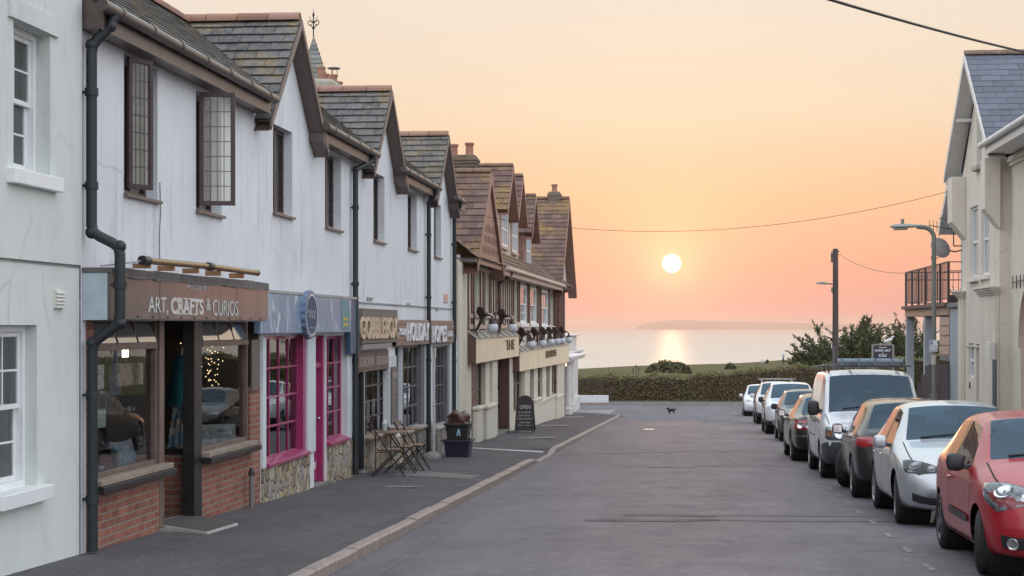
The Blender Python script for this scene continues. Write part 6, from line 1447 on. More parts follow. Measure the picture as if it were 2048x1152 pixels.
# dish and aerial on the white house
t = thing('satellite_dish', 'round grey satellite dish on a bracket of the white house', 'satellite dish', (6.6, 44.2, 3.5))
y_, z_ = 44.0, onX(1888, 493, 6.05)[1]; mb = MB(); mb.lathe([(.001, .05), (.12, .04), (.23, .012), (.26, -.01), (.27, -.005), (.24, .02), (.12, .052), (.001, .062)], (0, 0, 0), n=28)
mb.xf(Matrix.Translation((6.05, y_, z_)) @ Matrix.Rotation(radians(25), 4, 'Z') @ Matrix.Rotation(radians(68), 4, 'X')); mb.build('dish', simple('dish_grey', (.30, .27, .26), .5, var=.2), t, smooth=50)
mb = MB(); mb.tube([(6.62, y_ + .1, z_ - .05), (6.4, y_ + .1, z_ - .1), (6.1, y_ + .06, z_ - .02)], .02, 6); mb.tube([(6.0, y_, z_ - .25), (5.82, y_ - .3, z_ - .28)], .012, 5); mb.box(5.78, 5.86, y_ - .36, y_ - .26, z_ - .31, z_ - .23); mb.build('arm', m_iron, t, smooth=60)
t = thing('tv_aerial', 'spiky television aerial on a mast of the white house', 'aerial', (6.5, 44, 4))
mb = MB(); z_ = onX(1895, 455, 6.2)[1]; mb.tube([(6.35, 43.9, z_ - .45), (6.35, 43.9, z_ + .25)], .016, 5); mb.tube([(6.62, 43.9, z_ - .45), (6.35, 43.9, z_ - .45)], .016, 5); mb.tube([(5.75, 43.9, z_ + .06), (6.5, 43.9, z_ - .08)], .012, 5); mb.tube([(6.0, 43.9, z_ + .22), (6.5, 43.9, z_ + .2)], .010, 5)
for k in range(9): x = 5.78 + k*.085; zk = z_ + .055 - k*.0157; mb.tube([(x, 43.9 - .02, zk - .13), (x, 43.9 + .02, zk + .13)], .007, 4)
for k in range(4): x = 6.05 + k*.12; mb.tube([(x, 43.9, z_ + .12), (x, 43.9, z_ + .30)], .007, 4)
mb.build('rods', m_iron, t)
# timber fence
t = thing('timber_fence', 'grey close-boarded fence with a stepped down end by the lamp post', 'fence', (5.8, 43.5, gz(43.5)))
mb = MB(); rnd = random.Random(21); gy = 43.45; zt_ = onX(1838, 727, 5.8)[1] + .05; k = 0; x = 5.42
while x < 6.16:
    top = zt_ if x > 5.62 else zt_ - (5.62 - x) * 2.3; mb.box(x, x + .088, gy - .01 - .008*(k % 2), gy + .01, gz(gy), top - rnd.uniform(0, .02)); x += .092; k += 1
mb.build('boards', wood('grey_fence_board', (.085, .07, .072), (.15, .125, .125), (1, 1, .2), .7), t)
t2 = thing('timber_fence', 'low grey paling fence running along the pavement under the balcony', 'fence', (5.6, 47, gz(47)))
mb = MB(); y = 43.6
while y < 53: mb.box(5.4, 5.42, y, y + .11, gz(y), gz(y) + 1.25 + rnd.uniform(-.02, .02)); y += .125
mb.build('palings', wood('grey_fence_board', (.085, .07, .072), (.15, .125, .125), (1, 1, .2), .7), t2)
# lamp column with sign plate
t = thing('street_lamp', 'green-grey steel lamp column with a swan neck lantern over the road', 'street lamp', (4.82, 36, gz(36) + .12))
m_col = simple('grey_green_column', (.17, .185, .165), .5, var=.2, vs=3); gx, gy = 4.82, 36.0; zt_ = onX(1866, 455, 4.82)[1]
mb = MB(); zb_ = gz(gy); mb.tube([(gx, gy, zb_), (gx, gy, zb_ + 1.5)], .075, 14); mb.tube([(gx, gy, zb_ + 1.5), (gx, gy, zb_ + 1.6), (gx, gy, zt_ - .22)] + [(gx - .22 * (1 - cos(a)), gy, zt_ - .22 + .22 * sin(a)) for a in fr(.2, pi/2, .22)] + [(gx - .34, gy, zt_ + .012)], [.075, .05] + [.045] * 9 if False else .046, 12)
mb.build('column', m_col, t, smooth=50)
mb = MB(); vs = []; sec = [(0, .05, .04), (.06, .075, .05), (.25, .10, .07), (.38, .11, .075), (.50, .095, .06), (.56, .04, .03)]; fs = []
for d, w, h in sec:
    for k in range(12): a = 2*pi*k/12; vs.append((gx - .30 - d * 1.0, gy + w*cos(a), zt_ + .02 - d*.02 + h * sin(a) * (.85 if sin(a) > 0 else .45)))
for i in range(len(sec) - 1):
    for k in range(12): fs.append([i*12+k, i*12+(k+1) % 12, (i+1)*12+(k+1) % 12, (i+1)*12+k])
fs += [list(range(12)), list(range(71, 59, -1))]; mb.add(vs, fs); hd = mb.build('lantern', simple('pale_lantern', (.30, .315, .30), .5), t, smooth=60)
mb = MB(); mb.box(gx - .80, gx - .52, gy - .075, gy + .075, zt_ - .055, zt_ - .018); mb.build('diffuser', simple('lamp_diffuser', (.35, .30, .24), .3), hd, bevel=.015); MB().lathe([(0, .10), (.03, .095), (.035, 0), (0, 0)], (gx - .62, gy, zt_ + .07), n=10).build('photocell', m_col, hd, smooth=50)
t = thing('parking_sign', 'small white and blue parking plate fixed to the lamp column', 'sign', (4.82, 35.9, 1.4)); z1, z0 = onX(1866, 680, 4.82)[1], onX(1866, 703, 4.82)[1]; m_blue = simple('sign_blue', (.05, .12, .36), .4)
mb = MB(); mb.box(gx - .10, gx + .06, gy - .062, gy - .056, z0, z1); mb.build('plate', simple('sign_white', (.62, .64, .66), .4), t)
def flat_text(body, x0, x1, z0, z1, y, depth, **k):
    mb = text_mb(body, x0, x1, z0, z1, depth, **k); mb.v = [Vector((v.x, y - v.z, v.y)) for v in mb.v]; return mb
mb = MB(); mb.box(gx - .095, gx - .035, gy - .0645, gy - .0625, z1 - .085, z1 - .01); mb.build('blue_panel', m_blue, t); flat_text('P', gx - .083, gx - .047, z1 - .075, z1 - .02, gy - .0646, .001).build('letter', m_white, t)
tt = MB()
for k, wdt in enumerate(('Mon - Sat', '8 am - 6 pm', '1 hour', 'No return')): f = flat_text(wdt, gx - .085, gx + .045, z0 + .11 - k*.032 , z0 + .13 - k*.032, gy - .0625, .001); tt.add(f.v, f.f)
tt.build('wording', m_blue, t)
MB().lathe([(.048, 0), (.0485, .2)], (gx, gy, z0 - .26), n=14).build('sticker', simple('cream_sticker', (.5, .48, .40), .5), t)
# telegraph pole with lamp
gx, gy = 5.2, 65.2; zt_ = onX(1671, 500, 5.2)[1]; zb_ = gz(gy)
t = thing('telegraph_pole', 'tall dark timber telegraph pole beside the hedge', 'pole', (gx, gy, zb_ + .1))
MB().tube([(gx, gy, zb_ - .1), (gx, gy, zt_)], [.13, .095], 12).build('pole', wood('creosoted_pole', (.045, .035, .030), (.10, .075, .065), (1, 1, .1), .7), t, smooth=60)
mb = MB(); mb.box(gx - .17, gx - .08, gy - .06, gy + .04, zt_ - .45, zt_ - .1); mb.tube([(gx - .16, gy, zt_ - .05), (gx + .16, gy, zt_ - .05)], .02, 6); mb.lathe([(0, .06), (.1, .04), (.1, 0), (0, 0)], (gx, gy, zt_), n=10); mb.build('fittings', m_iron, t); MB().tube([(gx - .08, gy - .09, zb_ + .4), (gx - .07, gy - .08, zb_ + 3.0)], .04, 8).build('cable_guard', simple('guard_grey', (.12, .13, .15), .5), t, smooth=60)
t = thing('street_lamp', 'small grey lamp head on a short arm fixed to the telegraph pole', 'street lamp', (gx - .4, gy, 3)); zl = onX(1650, 571, 5.0)[1]
mb = MB(); mb.tube([(gx - .1, gy - .02, zl + .0), (gx - .34, gy - .02, zl + .02)], .025, 8); mb.build('arm', m_col, t, smooth=60)
mb = MB(); mb.prism([(gx - .33, gy - .07, zl - .03), (gx - .33, gy - .07, zl + .06), (gx - .5, gy - .07, zl + .09), (gx - .70, gy - .07, zl + .05), (gx - .72, gy - .07, zl + .01)], (0, .13, 0)); hd = mb.build('lantern', simple('pale_lantern', (.30, .315, .30), .5), t, bevel=.02); MB().box(gx - .16, gx - .10, gy - .1, gy, zl - .32, zl - .12).build('control_box', m_col, t)
# ------------------------------------------------------------------ parked cars
def half(yl, yt, hw, zb, belt, top, tw, hood=False):
    P = [(0, yl, zb + .02), (hw*.80, yl, zb), (hw*.95, yl, zb + .05), (hw*.985, yl, zb + .20), (hw, yl, zb + .60*(belt - zb)), (hw*.985, yl, belt - .055), (hw*.94, yl, belt)]
    if hood: P += [(tw + .055, yl, top - .025), (tw + .01, yl, top), (tw*.5, yl, top + .022), (0, yl, top + .03)]
    else: P += [(tw + .035, yt, top - .075), (tw - .025, yt, top - .012), (tw*.5, yt, top + .018), (0, yt, top + .026)]
    return P
def loft(stations, nose, tail, tags, level, bow=(.10, .07)):
    """control cage -> smooth body. stations: half sections; nose/tail: end sections; tags[(station, row)] = material"""
    secs = [nose] + stations + [tail]; V = []; ix = {}; Fc = []; Mt = []
    for s, sec in enumerate(secs):
        for i, p in enumerate(sec):
            for sd in (1, -1):
                if abs(p[0]) < 1e-6 and sd < 0: ix[s, i, -1] = ix[s, i, 1]; continue
                ix[s, i, sd] = len(V); V.append((p[0]*sd, p[1], p[2]))
    n = len(nose)
    for s in range(len(secs) - 1):
        for i in range(n - 1):
            for sd in (1, -1):
                q = [ix[s, i, sd], ix[s+1, i, sd], ix[s+1, i+1, sd], ix[s, i+1, sd]]; Fc.append(q if sd > 0 else q[::-1]); Mt.append(tags.get((s, i), 0))
    for s, sgn, b in ((0, -1, bow[0]), (len(secs) - 1, 1, bow[1])):
        sec = secs[s]; mid = {}
        for i in range(n):
            if 0 < i < n - 1:
                x, y, z = sec[i]; mid[i, 0] = len(V); V.append((0, y + sgn*b, z))
                for sd in (1, -1): mid[i, sd] = len(V); V.append((x*.55*sd, y + sgn*b*.72, z))
            else: mid[i, 0] = mid[i, 1] = mid[i, -1] = ix[s, i, 1]
        for i in range(n - 1):
            for sd in (1, -1):
                for a, c in (((s, i, sd), 'e'),):
                    q = [ix[s, i, sd], ix[s, i+1, sd], mid[i+1, sd], mid[i, sd]]; q2 = [mid[i, sd], mid[i+1, sd], mid[i+1, 0], mid[i, 0]]
                    for f in (q, q2):
                        f = [k for j, k in enumerate(f) if k not in f[:j]]
                        if len(f) > 2: Fc.append(f if (sd > 0) == (sgn < 0) else f[::-1]); Mt.append(0)
    me = bpy.data.meshes.new('cage'); me.from_pydata(V, [], Fc)
    for m in range(6): me.materials.append(None)
    for p, m in zip(me.polygons, Mt): p.material_index = m
    bm = bmesh.new(); bm.from_mesh(me); bmesh.ops.recalc_face_normals(bm, faces=bm.faces)
    cl = bm.edges.layers.float.get('crease_edge') or bm.edges.layers.float.new('crease_edge')
    for e in bm.edges:
        ms = {f.material_index for f in e.link_faces}
        if len(ms) > 1 and ms & {1, 2, 3}: e[cl] = .85
    cv = bm.verts.layers.float.get('crease_vert') or bm.verts.layers.float.new('crease_vert')
    for v in bm.verts:
        gl = [f for f in v.link_faces if f.material_index in (1, 2, 3)]
        if len(gl) == 1 and len(v.link_faces) > 2: v[cv] = .8
    bm.to_mesh(me); bm.free()
    o = bpy.data.objects.new('cage', me); COL.objects.link(o); sb = o.modifiers.new('s', 'SUBSURF'); sb.levels = level; sb.render_levels = level
    dg = bpy.context.evaluated_depsgraph_get(); dg.update(); m2 = bpy.data.meshes.new_from_object(o.evaluated_get(dg)); bpy.data.objects.remove(o); bpy.data.meshes.remove(me)
    return m2
def cut_arches(me, wheels, R, hw):
    bm = bmesh.new(); bm.from_mesh(me)
    for wy, wz in wheels:
        ins = {v for v in bm.verts if abs(v.co.x) > .45*hw and (v.co.y-wy)**2 + (v.co.z-wz)**2 < R*R and v.co.z < wz + R}
        bmesh.ops.delete(bm, geom=[f for f in bm.faces if all(v in ins for v in f.verts)], context='FACES')
        for v in bm.verts:
            if v in ins and v.is_valid:
                d = Vector((0, v.co.y - wy, v.co.z - wz)); L = d.length
                if L > 1e-5: v.co += d * (R / L - 1)
    bmesh.ops.delete(bm, geom=[v for v in bm.verts if not v.link_faces], context='VERTS')
    bm.to_mesh(me); bm.free(); me.update()
def split(me, idx):
    mb = MB(); mp = {}
    for p in me.polygons:
        if p.material_index != idx: continue
        f = []
        for v in p.vertices:
            if v not in mp: mp[v] = len(mb.v); mb.v.append(me.vertices[v].co.copy())
            f.append(mp[v])
        mb.f.append(f); mb.m.append(0)
    return mb
def near(bvh, p, off):
    l, n, i, d = bvh.find_nearest(Vector(p))
    return l + n * off
def decal(bvh, pts, off=.005, rings=5, dome=0.0, sub=4):
    P = []
    for a, b in zip(pts, pts[1:] + pts[:1]):
        for k in range(sub): P.append(Vector(a).lerp(Vector(b), k / sub))
    c = sum(P, Vector()) / len(P); n = len(P); mb = MB(); vs = [near(bvh, p, -.012) for p in P]; 
    for r in range(rings): t = 1 - r / rings; vs += [near(bvh, c + (p - c) * t, off + dome * (1 - t*t)) for p in P]
    vs.append(near(bvh, c, off + dome)); fs = []
    for r in range(rings):
        for k in range(n): k2 = (k+1) % n; fs.append([r*n+k, r*n+k2, (r+1)*n+k2, (r+1)*n+k])
    for k in range(n): fs.append([rings*n+k, rings*n+(k+1) % n, len(vs)-1])
    mb.add(vs, fs)
    cn = (vs[n+1]-vs[n]).cross(vs[-1]-vs[n]); l, nn, i, d = bvh.find_nearest(c)
    if cn.dot(nn) < 0: mb.f = [f[::-1] for f in mb.f]
    return mb
def seam(bvh, pts, w=.014, off=.005, mb=None, sub=8):
    mb = mb or MB(); P = []
    for a, b in zip(pts, pts[1:]):
        for k in range(sub): P.append(Vector(a).lerp(Vector(b), k / sub))
    P.append(Vector(pts[-1])); vs = []
    for i, p in enumerate(P):
        l, n, _, _ = bvh.find_nearest(p); d = (P[min(i+1, len(P)-1)] - P[max(i-1, 0)]).normalized(); s = d.cross(n).normalized() * w / 2
        vs += [l + n*off - s, l + n*off + s]
    return mb.add(vs, [[2*i, 2*i+1, 2*i+3, 2*i+2] for i in range(len(P) - 1)])
m_tyre = simple('tyre_rubber', (.020, .019, .019), .75, var=.35, vs=20); m_alloy = simple('alloy_rim', (.34, .34, .35), .3, metal=.85, var=.15); m_dalloy = simple('dark_alloy', (.10, .10, .105), .35, metal=.7)
m_trim = simple('black_plastic_trim', (.022, .022, .024), .45, var=.25, vs=20); m_liner = simple('arch_liner', (.008, .008, .008), .9)
m_cglass = glass('car_glass', (.72, .82, .88), 1.50, .01, gcol=(.62, .84, 1.0), haze=.09, hazecol=(.19, .32, .43), boost=1.0); m_sglass = glass('car_side_glass', (.36, .40, .42), 1.6, .01, gcol=(.92, .92, .95))  # car_glass film: dust plus bluish sky reflection put into the colour
m_lens = glass('lamp_lens', (.92, .94, .95), 1.35, .05, haze=.02, hazecol=(.6, .62, .64)); m_chrome = simple('chrome', (.75, .75, .76), .12, metal=1, var=.08, vs=30)
nb = NB('lamp_reflector'); f_ = nb.noise(30, 2, .5, nb.co('Object', (1, 1, .2))); m_refl = nb.set(col=nb.ramp(f_, [(.35, (.18, .20, .22)), (.65, (.40, .42, .44))]), rough=.25, metal=.6, normal=nb.bump(f_, .1, .004))
m_redl = simple('red_tail_lens', (.34, .008, .012), .12, var=.25, vs=18, coat=1); m_seat = simple('dark_seat_cloth', (.16, .17, .185), .9, var=.25); m_dash = simple('dashboard', (.03, .03, .032), .7); m_amber = simple('amber_lens', (.45, .16, .04), .2, coat=.6)
def wheel(parent, x, y, r, w, side, steer=0, rim=None, spokes=5, hub=.66):
    mb = MB(); R = r; k = hub
    prof = [(R*k, -w/2 + .02), (R*.80, -w/2), (R*.93, -w/2 + .012), (R*.985, -w/2 + .03), (R, -w/2 + .06)]
    for j in range(3): q = -w/2 + .06 + (w - .12) * (j + .5) / 3; prof += [(R, q - .012), (R*.975, q - .008), (R*.975, q + .008), (R, q + .012)]
    prof += [(R, w/2 - .06), (R*.985, w/2 - .03), (R*.93, w/2 - .012), (R*.80, w/2), (R*k, w/2 - .02)]
    mb.lathe(prof, (0, 0, 0), 'x', 40)
    Mx = Matrix.Translation((x, y, r)) @ Matrix.Rotation(steer, 4, 'Z') @ (Matrix.Rotation(pi, 4, 'Z') if side < 0 else Matrix.Identity(4))
    mb.xf(Mx); t = mb.build('wheel', m_tyre, parent, smooth=35, local=True)
    mb = MB(); rr = R*k; mb.lathe([(rr*1.04, w/2 - .012), (rr, w/2 - .006), (rr*.95, w/2 - .02), (rr*.93, w/2 - .07), (rr*.93, -w/2 + .03), (rr, -w/2 + .02)], (0, 0, 0), 'x', 36)
    mb.lathe([(.0, w/2 - .018), (rr*.17, w/2 - .02), (rr*.2, w/2 - .035), (rr*.2, w/2 - .06), (0, w/2 - .06)], (0, 0, 0), 'x', 16)
    for i in range(spokes):
        a = 2*pi*i/spokes
        for da in ((-.10, .10) if spokes <= 6 else (0,)):
            p0 = Vector((w/2 - .035, rr*.15*cos(a + da*2), rr*.15*sin(a + da*2))); p1 = Vector((w/2 - .025, rr*.96*cos(a + da), rr*.96*sin(a + da))); mb.bar(p0, p1, .03 if spokes <= 6 else .024, .03, (1, 0, 0))
    mb.xf(Mx); mb.build('rim', rim or m_alloy, t, smooth=35, local=True)
    mb = MB(); mb.lathe([(0, w/2 - .085), (rr*.8, w/2 - .085), (rr*.8, w/2 - .1)], (0, 0, 0), 'x', 24); mb.xf(Mx); mb.build('brake_disc', simple('brake_steel', (.10, .09, .085), .5, metal=.6), t, local=True)
    return t
def rounded(mb, c, sx, sy, sz, n=14, e=.55):
    c = Vector(c); vs = []; fs = []; m = n // 2
    def sp(v): return abs(v) ** e * (1 if v >= 0 else -1)
    for i in range(m + 1):
        ph = -pi/2 + pi*i/m
        for k in range(n): th = 2*pi*k/n; vs.append(c + Vector((sx*sp(cos(ph))*sp(cos(th)), sy*sp(cos(ph))*sp(sin(th)), sz*sp(sin(ph)))))
    for i in range(m):
        for k in range(n): fs.append([i*n+k, i*n+(k+1) % n, (i+1)*n+(k+1) % n, (i+1)*n+k])
    return mb.add(vs, fs)
def interior_car(t, yf, yr, hw, belt, zf=.32, right=True):
    mb = MB(); mb.box(-hw*.86, hw*.86, yf - .75, yr + .5, zf, zf + .02); mb.box(-hw*.86, hw*.86, yf - .80, yf - .42, belt - .25, belt - .02); rounded(mb, (.36 * (-1 if right else 1), yf - .55, belt - .02), .24, .18, .07); mb.build('dashboard', m_dash, t, local=True, bevel=.03)
    for x in (-.36, .36):
        mb = MB(); rounded(mb, (x, yf + .55, belt - .10), .24, .09, .34); rounded(mb, (x, yf + .60, belt + .27), .13, .06, .10); rounded(mb, (x, yf + .3, zf + .25), .25, .27, .10); mb.build('seat', m_seat, t, smooth=60, local=True)
    mb = MB(); rounded(mb, (0, yr + .2, belt - .10), hw*.8, .10, .34)
    for x in (-.38, .38): rounded(mb, (x, yr + .22, belt + .25), .13, .05, .08)
    mb.build('rear_seat', m_seat, t, smooth=60, local=True)
    mb = MB(); rounded(mb, (0, yf - .12, belt + .42), .11, .02, .035); mb.build('rear_view_mirror', m_dash, t, smooth=60, local=True)
    mb = MB(); cx = -.36 if right else .36; mb.tube([(cx + .18*cos(a), yf - .22 + .05*sin(a), belt - .03 + .17*sin(a)) for a in fr(0, 2*pi, pi/10)], .016, 6, False); mb.build('steering_wheel', m_dash, t, smooth=60, local=True)
PAINTS = {}
def car(label, stations, nose, tail, tags, loc, rz, pm, hw, wheels, r, level=2, group='cars parked along the kerb', mirror=None, rim=None, spokes=5, steer=0, ww=.20, name='parked_car', R=None, bow=(.10, .07), cat='car', belt=.92, yseat=None, trim_mat=None, rights=True):
    t = thing(name, label, cat, loc, rz, group)
    me = loft(stations, nose, tail, tags, level, bow); R = R or r * 1.13
    fine = loft(stations, nose, tail, tags, level + (1 if level > 2 else 0), bow)
    full = BVHTree.FromPolygons([v.co for v in fine.vertices], [p.vertices for p in fine.polygons]); bpy.data.meshes.remove(fine)
    cut_arches(me, [(wy, r + .01) for wy in wheels], R, hw)
    body = split(me, 0).build('body', pm, t, smooth=50, local=True)
    for i, nm, mm in ((1, 'windscreen', m_cglass), (2, 'side_window', m_sglass), (3, 'rear_window', m_cglass), (4, 'black_trim', m_trim), (5, 'bumper', trim_mat or m_trim)):
        for isl in islands(split(me, i)): isl.build(nm, mm, t, smooth=60, local=True)
    for wy in wheels:
        for s in (-1, 1): MB().lathe([(0, s*hw*.52), (R - .003, s*hw*.52), (R - .003, s*hw*.90)], (0, wy, r + .01), 'x', 32).build('arch_liner', m_liner, t, local=True)
    for j, wy in enumerate(wheels):
        for s in (-1, 1): wheel(t, s*(hw - ww/2 - .022), wy, r, ww, s, steer if j == 0 else 0, rim, spokes)
    bpy.data.meshes.remove(me)
    return t, full
def mirrors(t, y, z, hw, mat, sx=.085, sz=.085, glassy=True):
    for s in (-1, 1):
        mb = MB(); rounded(mb, (s*(hw + .075), y, z + .03), sx, .055, sz, 16, .6); o = mb.build('door_mirror', mat, t, smooth=60, local=True)
        m2 = MB(); m2.bar((s*(hw*.91), y + .0, z - .02), (s*(hw + .04), y, z - .005), .06, .05, (0, 0, 1)); m2.build('mirror_arm', m_trim, o, local=True, bevel=.01)
        m2 = MB(); m2.box(s*(hw + .075) - sx*.75, s*(hw + .075) + sx*.75, y + .056, y + .058, z + .03 - sz*.7, z + .03 + sz*.7); m2.build('mirror_glass', m_chrome, o, local=True)
def lamps(t, bvh, name, pts, base, lens=True, bulbs=(), off=.004, dome=.02, both=True):
    for s in ((1, -1) if both else (1,)):
        P = [(p[0]*s, p[1], p[2]) for p in pts]; o = decal(bvh, P, off).build(name, base, t, smooth=60, local=True)
        for (x, y, z, rr, mm) in bulbs:
            l, n, i, d = bvh.find_nearest(Vector((x*s, y, z))); q = n.to_track_quat('Z', 'Y').to_matrix().to_4x4()
            m = MB(); m.lathe([(0, -.004), (rr*.22, .0), (rr*.75, .004), (rr, .012), (rr*1.06, .010), (rr*1.06, -.01)], (0, 0, 0), 'z', 24); m.xf(Matrix.Translation(l + n*.004) @ q); m.build('lamp_bowl', mm, o, smooth=50, local=True)
        if lens: decal(bvh, P, off + .008, dome=dome).build('lens', m_lens, o, smooth=70, local=True)
def wipers(t, bvh, y, z, hw):
    mb = MB()
    for x0, x1 in ((-.55*hw, .12*hw), (.15*hw, .78*hw)): a = near(bvh, (x0, y, z), .012); b = near(bvh, (x1, y + .06, z + .06), .012); mb.tube([a, a.lerp(b, .5) , b], .010, 5)
    mb.build('wiper', m_trim, t, local=True)
def handles(t, bvh, ys, z, hw, mat):
    for y in ys:
        for s in (-1, 1): p = near(bvh, (s*hw, y, z), .022); mb = MB(); rounded(mb, p, .014, .085, .016, 10, .7); mb.build('door_handle', mat, t, smooth=60, local=True)
def nosep(W, y0, pts): return [(x*W, y0 + y, z) for x, y, z in pts]
def side_seams(t, bvh, lines):
    mb = MB()
    for s in (-1, 1):
        for ln in lines: seam(bvh, [(s*p[0], p[1], p[2]) for p in ln], mb=mb)
    mb.build('door_gaps', m_liner, t, local=True)
def hatch(label, loc, rz, pm, L=4.2, hw=.89, H=1.48, r=.315, fo=.88, wb=2.58, three=False, level=3, mirror=None, rim=None, spokes=5, steer=0, hood=(.78, .90, .97), belt=.93, zb=.20, rake=.66, tailrake=.42, roofbars=False, details=True, low_trim=False, name='parked_car', detail_kind='round', group='cars parked along the kerb', rear=True, quarter=False):
    yA = 1.30 if not three else 1.12; yB = yA + 1.02 if not three else yA + 1.28; yC = yB + .80 if not three else yB + .62; tw = hw*.66; yT = L - .06
    h0, h1, h2 = hood
    st = [half(.34, 0, hw*.955, zb, h0 - .05, h0 + .01, hw*.74, True), half(.62, 0, hw*.985, zb, h1 - .09, h1 - .02, hw*.76, True), half(yA - .22, 0, hw, zb, h2 - .09, h2 - .01, hw*.76, True),
          half(yA, 0, hw, zb, belt - .02, h2 + .03, hw*.76, True), half(yA + .12, yA + rake, hw, zb, belt, H - .055, tw), half(yB - .04, yB + .02, hw, zb, belt + .012, H, tw), half(yB + .05, yB + .10, hw, zb, belt + .014, H, tw),
          half(yC, yC + .02, hw*.995, zb, belt + .035, H - .02, tw*.985), half(yT - .62, yT - .55, hw*.98, zb + .02, belt + .06, H - .06, tw*.95), half(yT - .16, 0, hw*.95, zb + .05, belt + .04, belt + .10, hw*.74, True)]
    nose = [(0, .10, zb + .03), (hw*.60, .12, zb + .01), (hw*.78, .10, zb + .05), (hw*.80, .045, zb + .18), (hw*.80, .03, zb + .30), (hw*.79, .08, h0 - .16), (hw*.77, .13, h0 - .10), (hw*.72, .20, h0 - .045), (hw*.62, .22, h0 - .02), (hw*.34, .18, h0 - .01), (0, .15, h0 - .005)]
    nose = [(x, y + .04, z) for x, y, z in nose]
    tail = [(0, L - .1, zb + .08), (hw*.62, L - .1, zb + .06), (hw*.84, L - .08, zb + .10), (hw*.88, L - .02, zb + .24), (hw*.88, L - .01, zb + .40), (hw*.86, L - .05, belt - .08), (hw*.82, L - .07, belt + .0), (hw*.74, L - .09, belt + .05), (hw*.64, L - .09, belt + .07), (hw*.33, L - .075, belt + .08), (0, L - .07, belt + .082)]
    tags = {}
    # station index in loft = st index + 1 (nose is 0)
    iA = 4
    for row in (8, 9): tags[iA, row] = 1
    tags[iA + 1, 6] = 2; tags[iA + 2, 6] = 4; tags[iA + 3, 6] = 2
    if quarter: tags[iA + 4, 6] = 2
    for row in (8, 9): tags[iA + 5, row] = 3
    if low_trim:
        for s in range(0, 12): tags[s, 1] = 4; tags[s, 2] = 4
    t, bv = car(label, st, nose, tail, tags, loc, rz, pm, hw, [fo, fo + wb], r, level, group, mirror, rim, spokes, steer, name=name, belt=belt)
    # dark jamb strips at the foot of the windows
    if level > 2: interior_car(t, yA + .85, yC - .1, hw, belt)
    mirrors(t, yA + .32, belt + .02, hw, mirror or pm)
    if details:
        ys = [yA + .02, yB + .0, yC + .12] if not three else [yA - .02, yB + .06]
        lines = [[(hw, y, zb + .07), (hw, y, belt - .09), (hw*.96, y + (.05 if k else .10), belt - .005)] for k, y in enumerate(ys)]
        lines.append([(hw*.99, ys[0], zb + .075), (hw*.99, ys[-1] - .02, zb + .075)]); lines += [[(hw*.80, .26, h0 + .02), (hw*.84, .6, h1 + .0), (hw*.80, yA - .05, h2 + .0)]]
        side_seams(t, bv, lines)
        handles(t, bv, [yB - .14] + ([yC - .10] if not three else []), belt - .13, hw, pm)
        wipers(t, bv, yA + .06, h2 + .04, hw)
    if roofbars:
        for s in (-1, 1):
            mb = MB(); mb.tube([(s*(tw - .02), yA + rake + .1, H - .01), (s*(tw - .02), yA + rake + .2, H + .06), (s*(tw - .02), yC + .2, H + .06), (s*(tw - .02), yC + .35, H - .02)], .02, 6); mb.build('roof_rail', m_alloy, t, smooth=60, local=True)
        for y in (yA + rake + .35, yC - .1): MB().tube([(-tw - .12, y, H + .11), (tw + .12, y, H + .11)], .022, 8).build('roof_bar', m_alloy, t, smooth=60, local=True)
    return t, bv, dict(yA=yA, yB=yB, yC=yC, L=L, hw=hw, belt=belt, zb=zb, h=hood, tw=tw, H=H)
red = paint('red_car_paint', (.34, .004, .014), .3, coat=.5); silver = paint('silver_car_paint', (.50, .52, .54), .3, .55); charcoal = paint('charcoal_car_paint', (.018, .017, .017), .28, .2, coat=.7); white = paint('white_car_paint', (.66, .67, .69), .35); black = paint('black_car_paint', (.010, .009, .009), .25, .2, coat=.7); vanwhite = paint('white_van_paint', (.60, .62, .64), .4)
# 1 red three-door
z = gz(16.6); SL = -atan(.0298)
def place(t): t.rotation_euler.x = SL * (1 if abs(t.rotation_euler.z) < 1 else -1)
t, bv, q = hatch('glossy red three-door hatchback with black mirrors nearest the camera', (3.40, 15.62, gz(15.62)), 0, red, L=3.95, hw=.84, H=1.45, r=.30, fo=.79, wb=2.49, three=True, mirror=m_trim, rim=m_dalloy, spokes=5, steer=radians(-14), hood=(.82, .93, .99), belt=.94, zb=.19, level=3); place(t)
lamps(t, bv, 'headlight', [(.38, .20, .60), (.66, .26, .60), (.76, .46, .70), (.75, .62, .82), (.62, .45, .80), (.42, .25, .74)], m_refl, bulbs=((.62, .34, .69, .085, m_chrome), (.47, .2, .66, .055, m_chrome)))
mb = decal(bv, [(-.42, 0, .27), (.42, 0, .27), (.36, 0, .40), (-.36, 0, .40)], .004); mb.build('lower_grille', m_trim, t, local=True, smooth=60)
for s in (1, -1): decal(bv, [(s*.48, .05, .27), (s*.74, .16, .28), (s*.74, .16, .41), (s*.44, .05, .39)], .005).build('fog_recess', m_trim, t, smooth=60, local=True)
lamps(t, bv, 'fog_lamp', [(.62 + .055*cos(a), .1, .335 + .055*sin(a)) for a in fr(0, 2*pi - .5, .52)], m_refl, lens=False, bulbs=((.62, .1, .335, .052, m_chrome),), off=.009)
decal(bv, [(-.34, 0, .58), (.34, 0, .58), (.30, 0, .68), (-.30, 0, .68)], .004).build('grille', m_trim, t, smooth=60, local=True)
for s in (1, -1):
    m = MB(); seam(bv, [(s*.84, q['yA'] + .12, .47), (s*.84, q['yB'] + .02, .49)], .075, .012, m); m.build('rubbing_strip', m_trim, t, smooth=60, local=True); m = MB(); rounded(m, near(bv, (s*.84, .52 + .79 - .1, .66), .004), .01, .02, .02, 8, .8); m.build('side_repeater', m_lens, t, smooth=60, local=True)
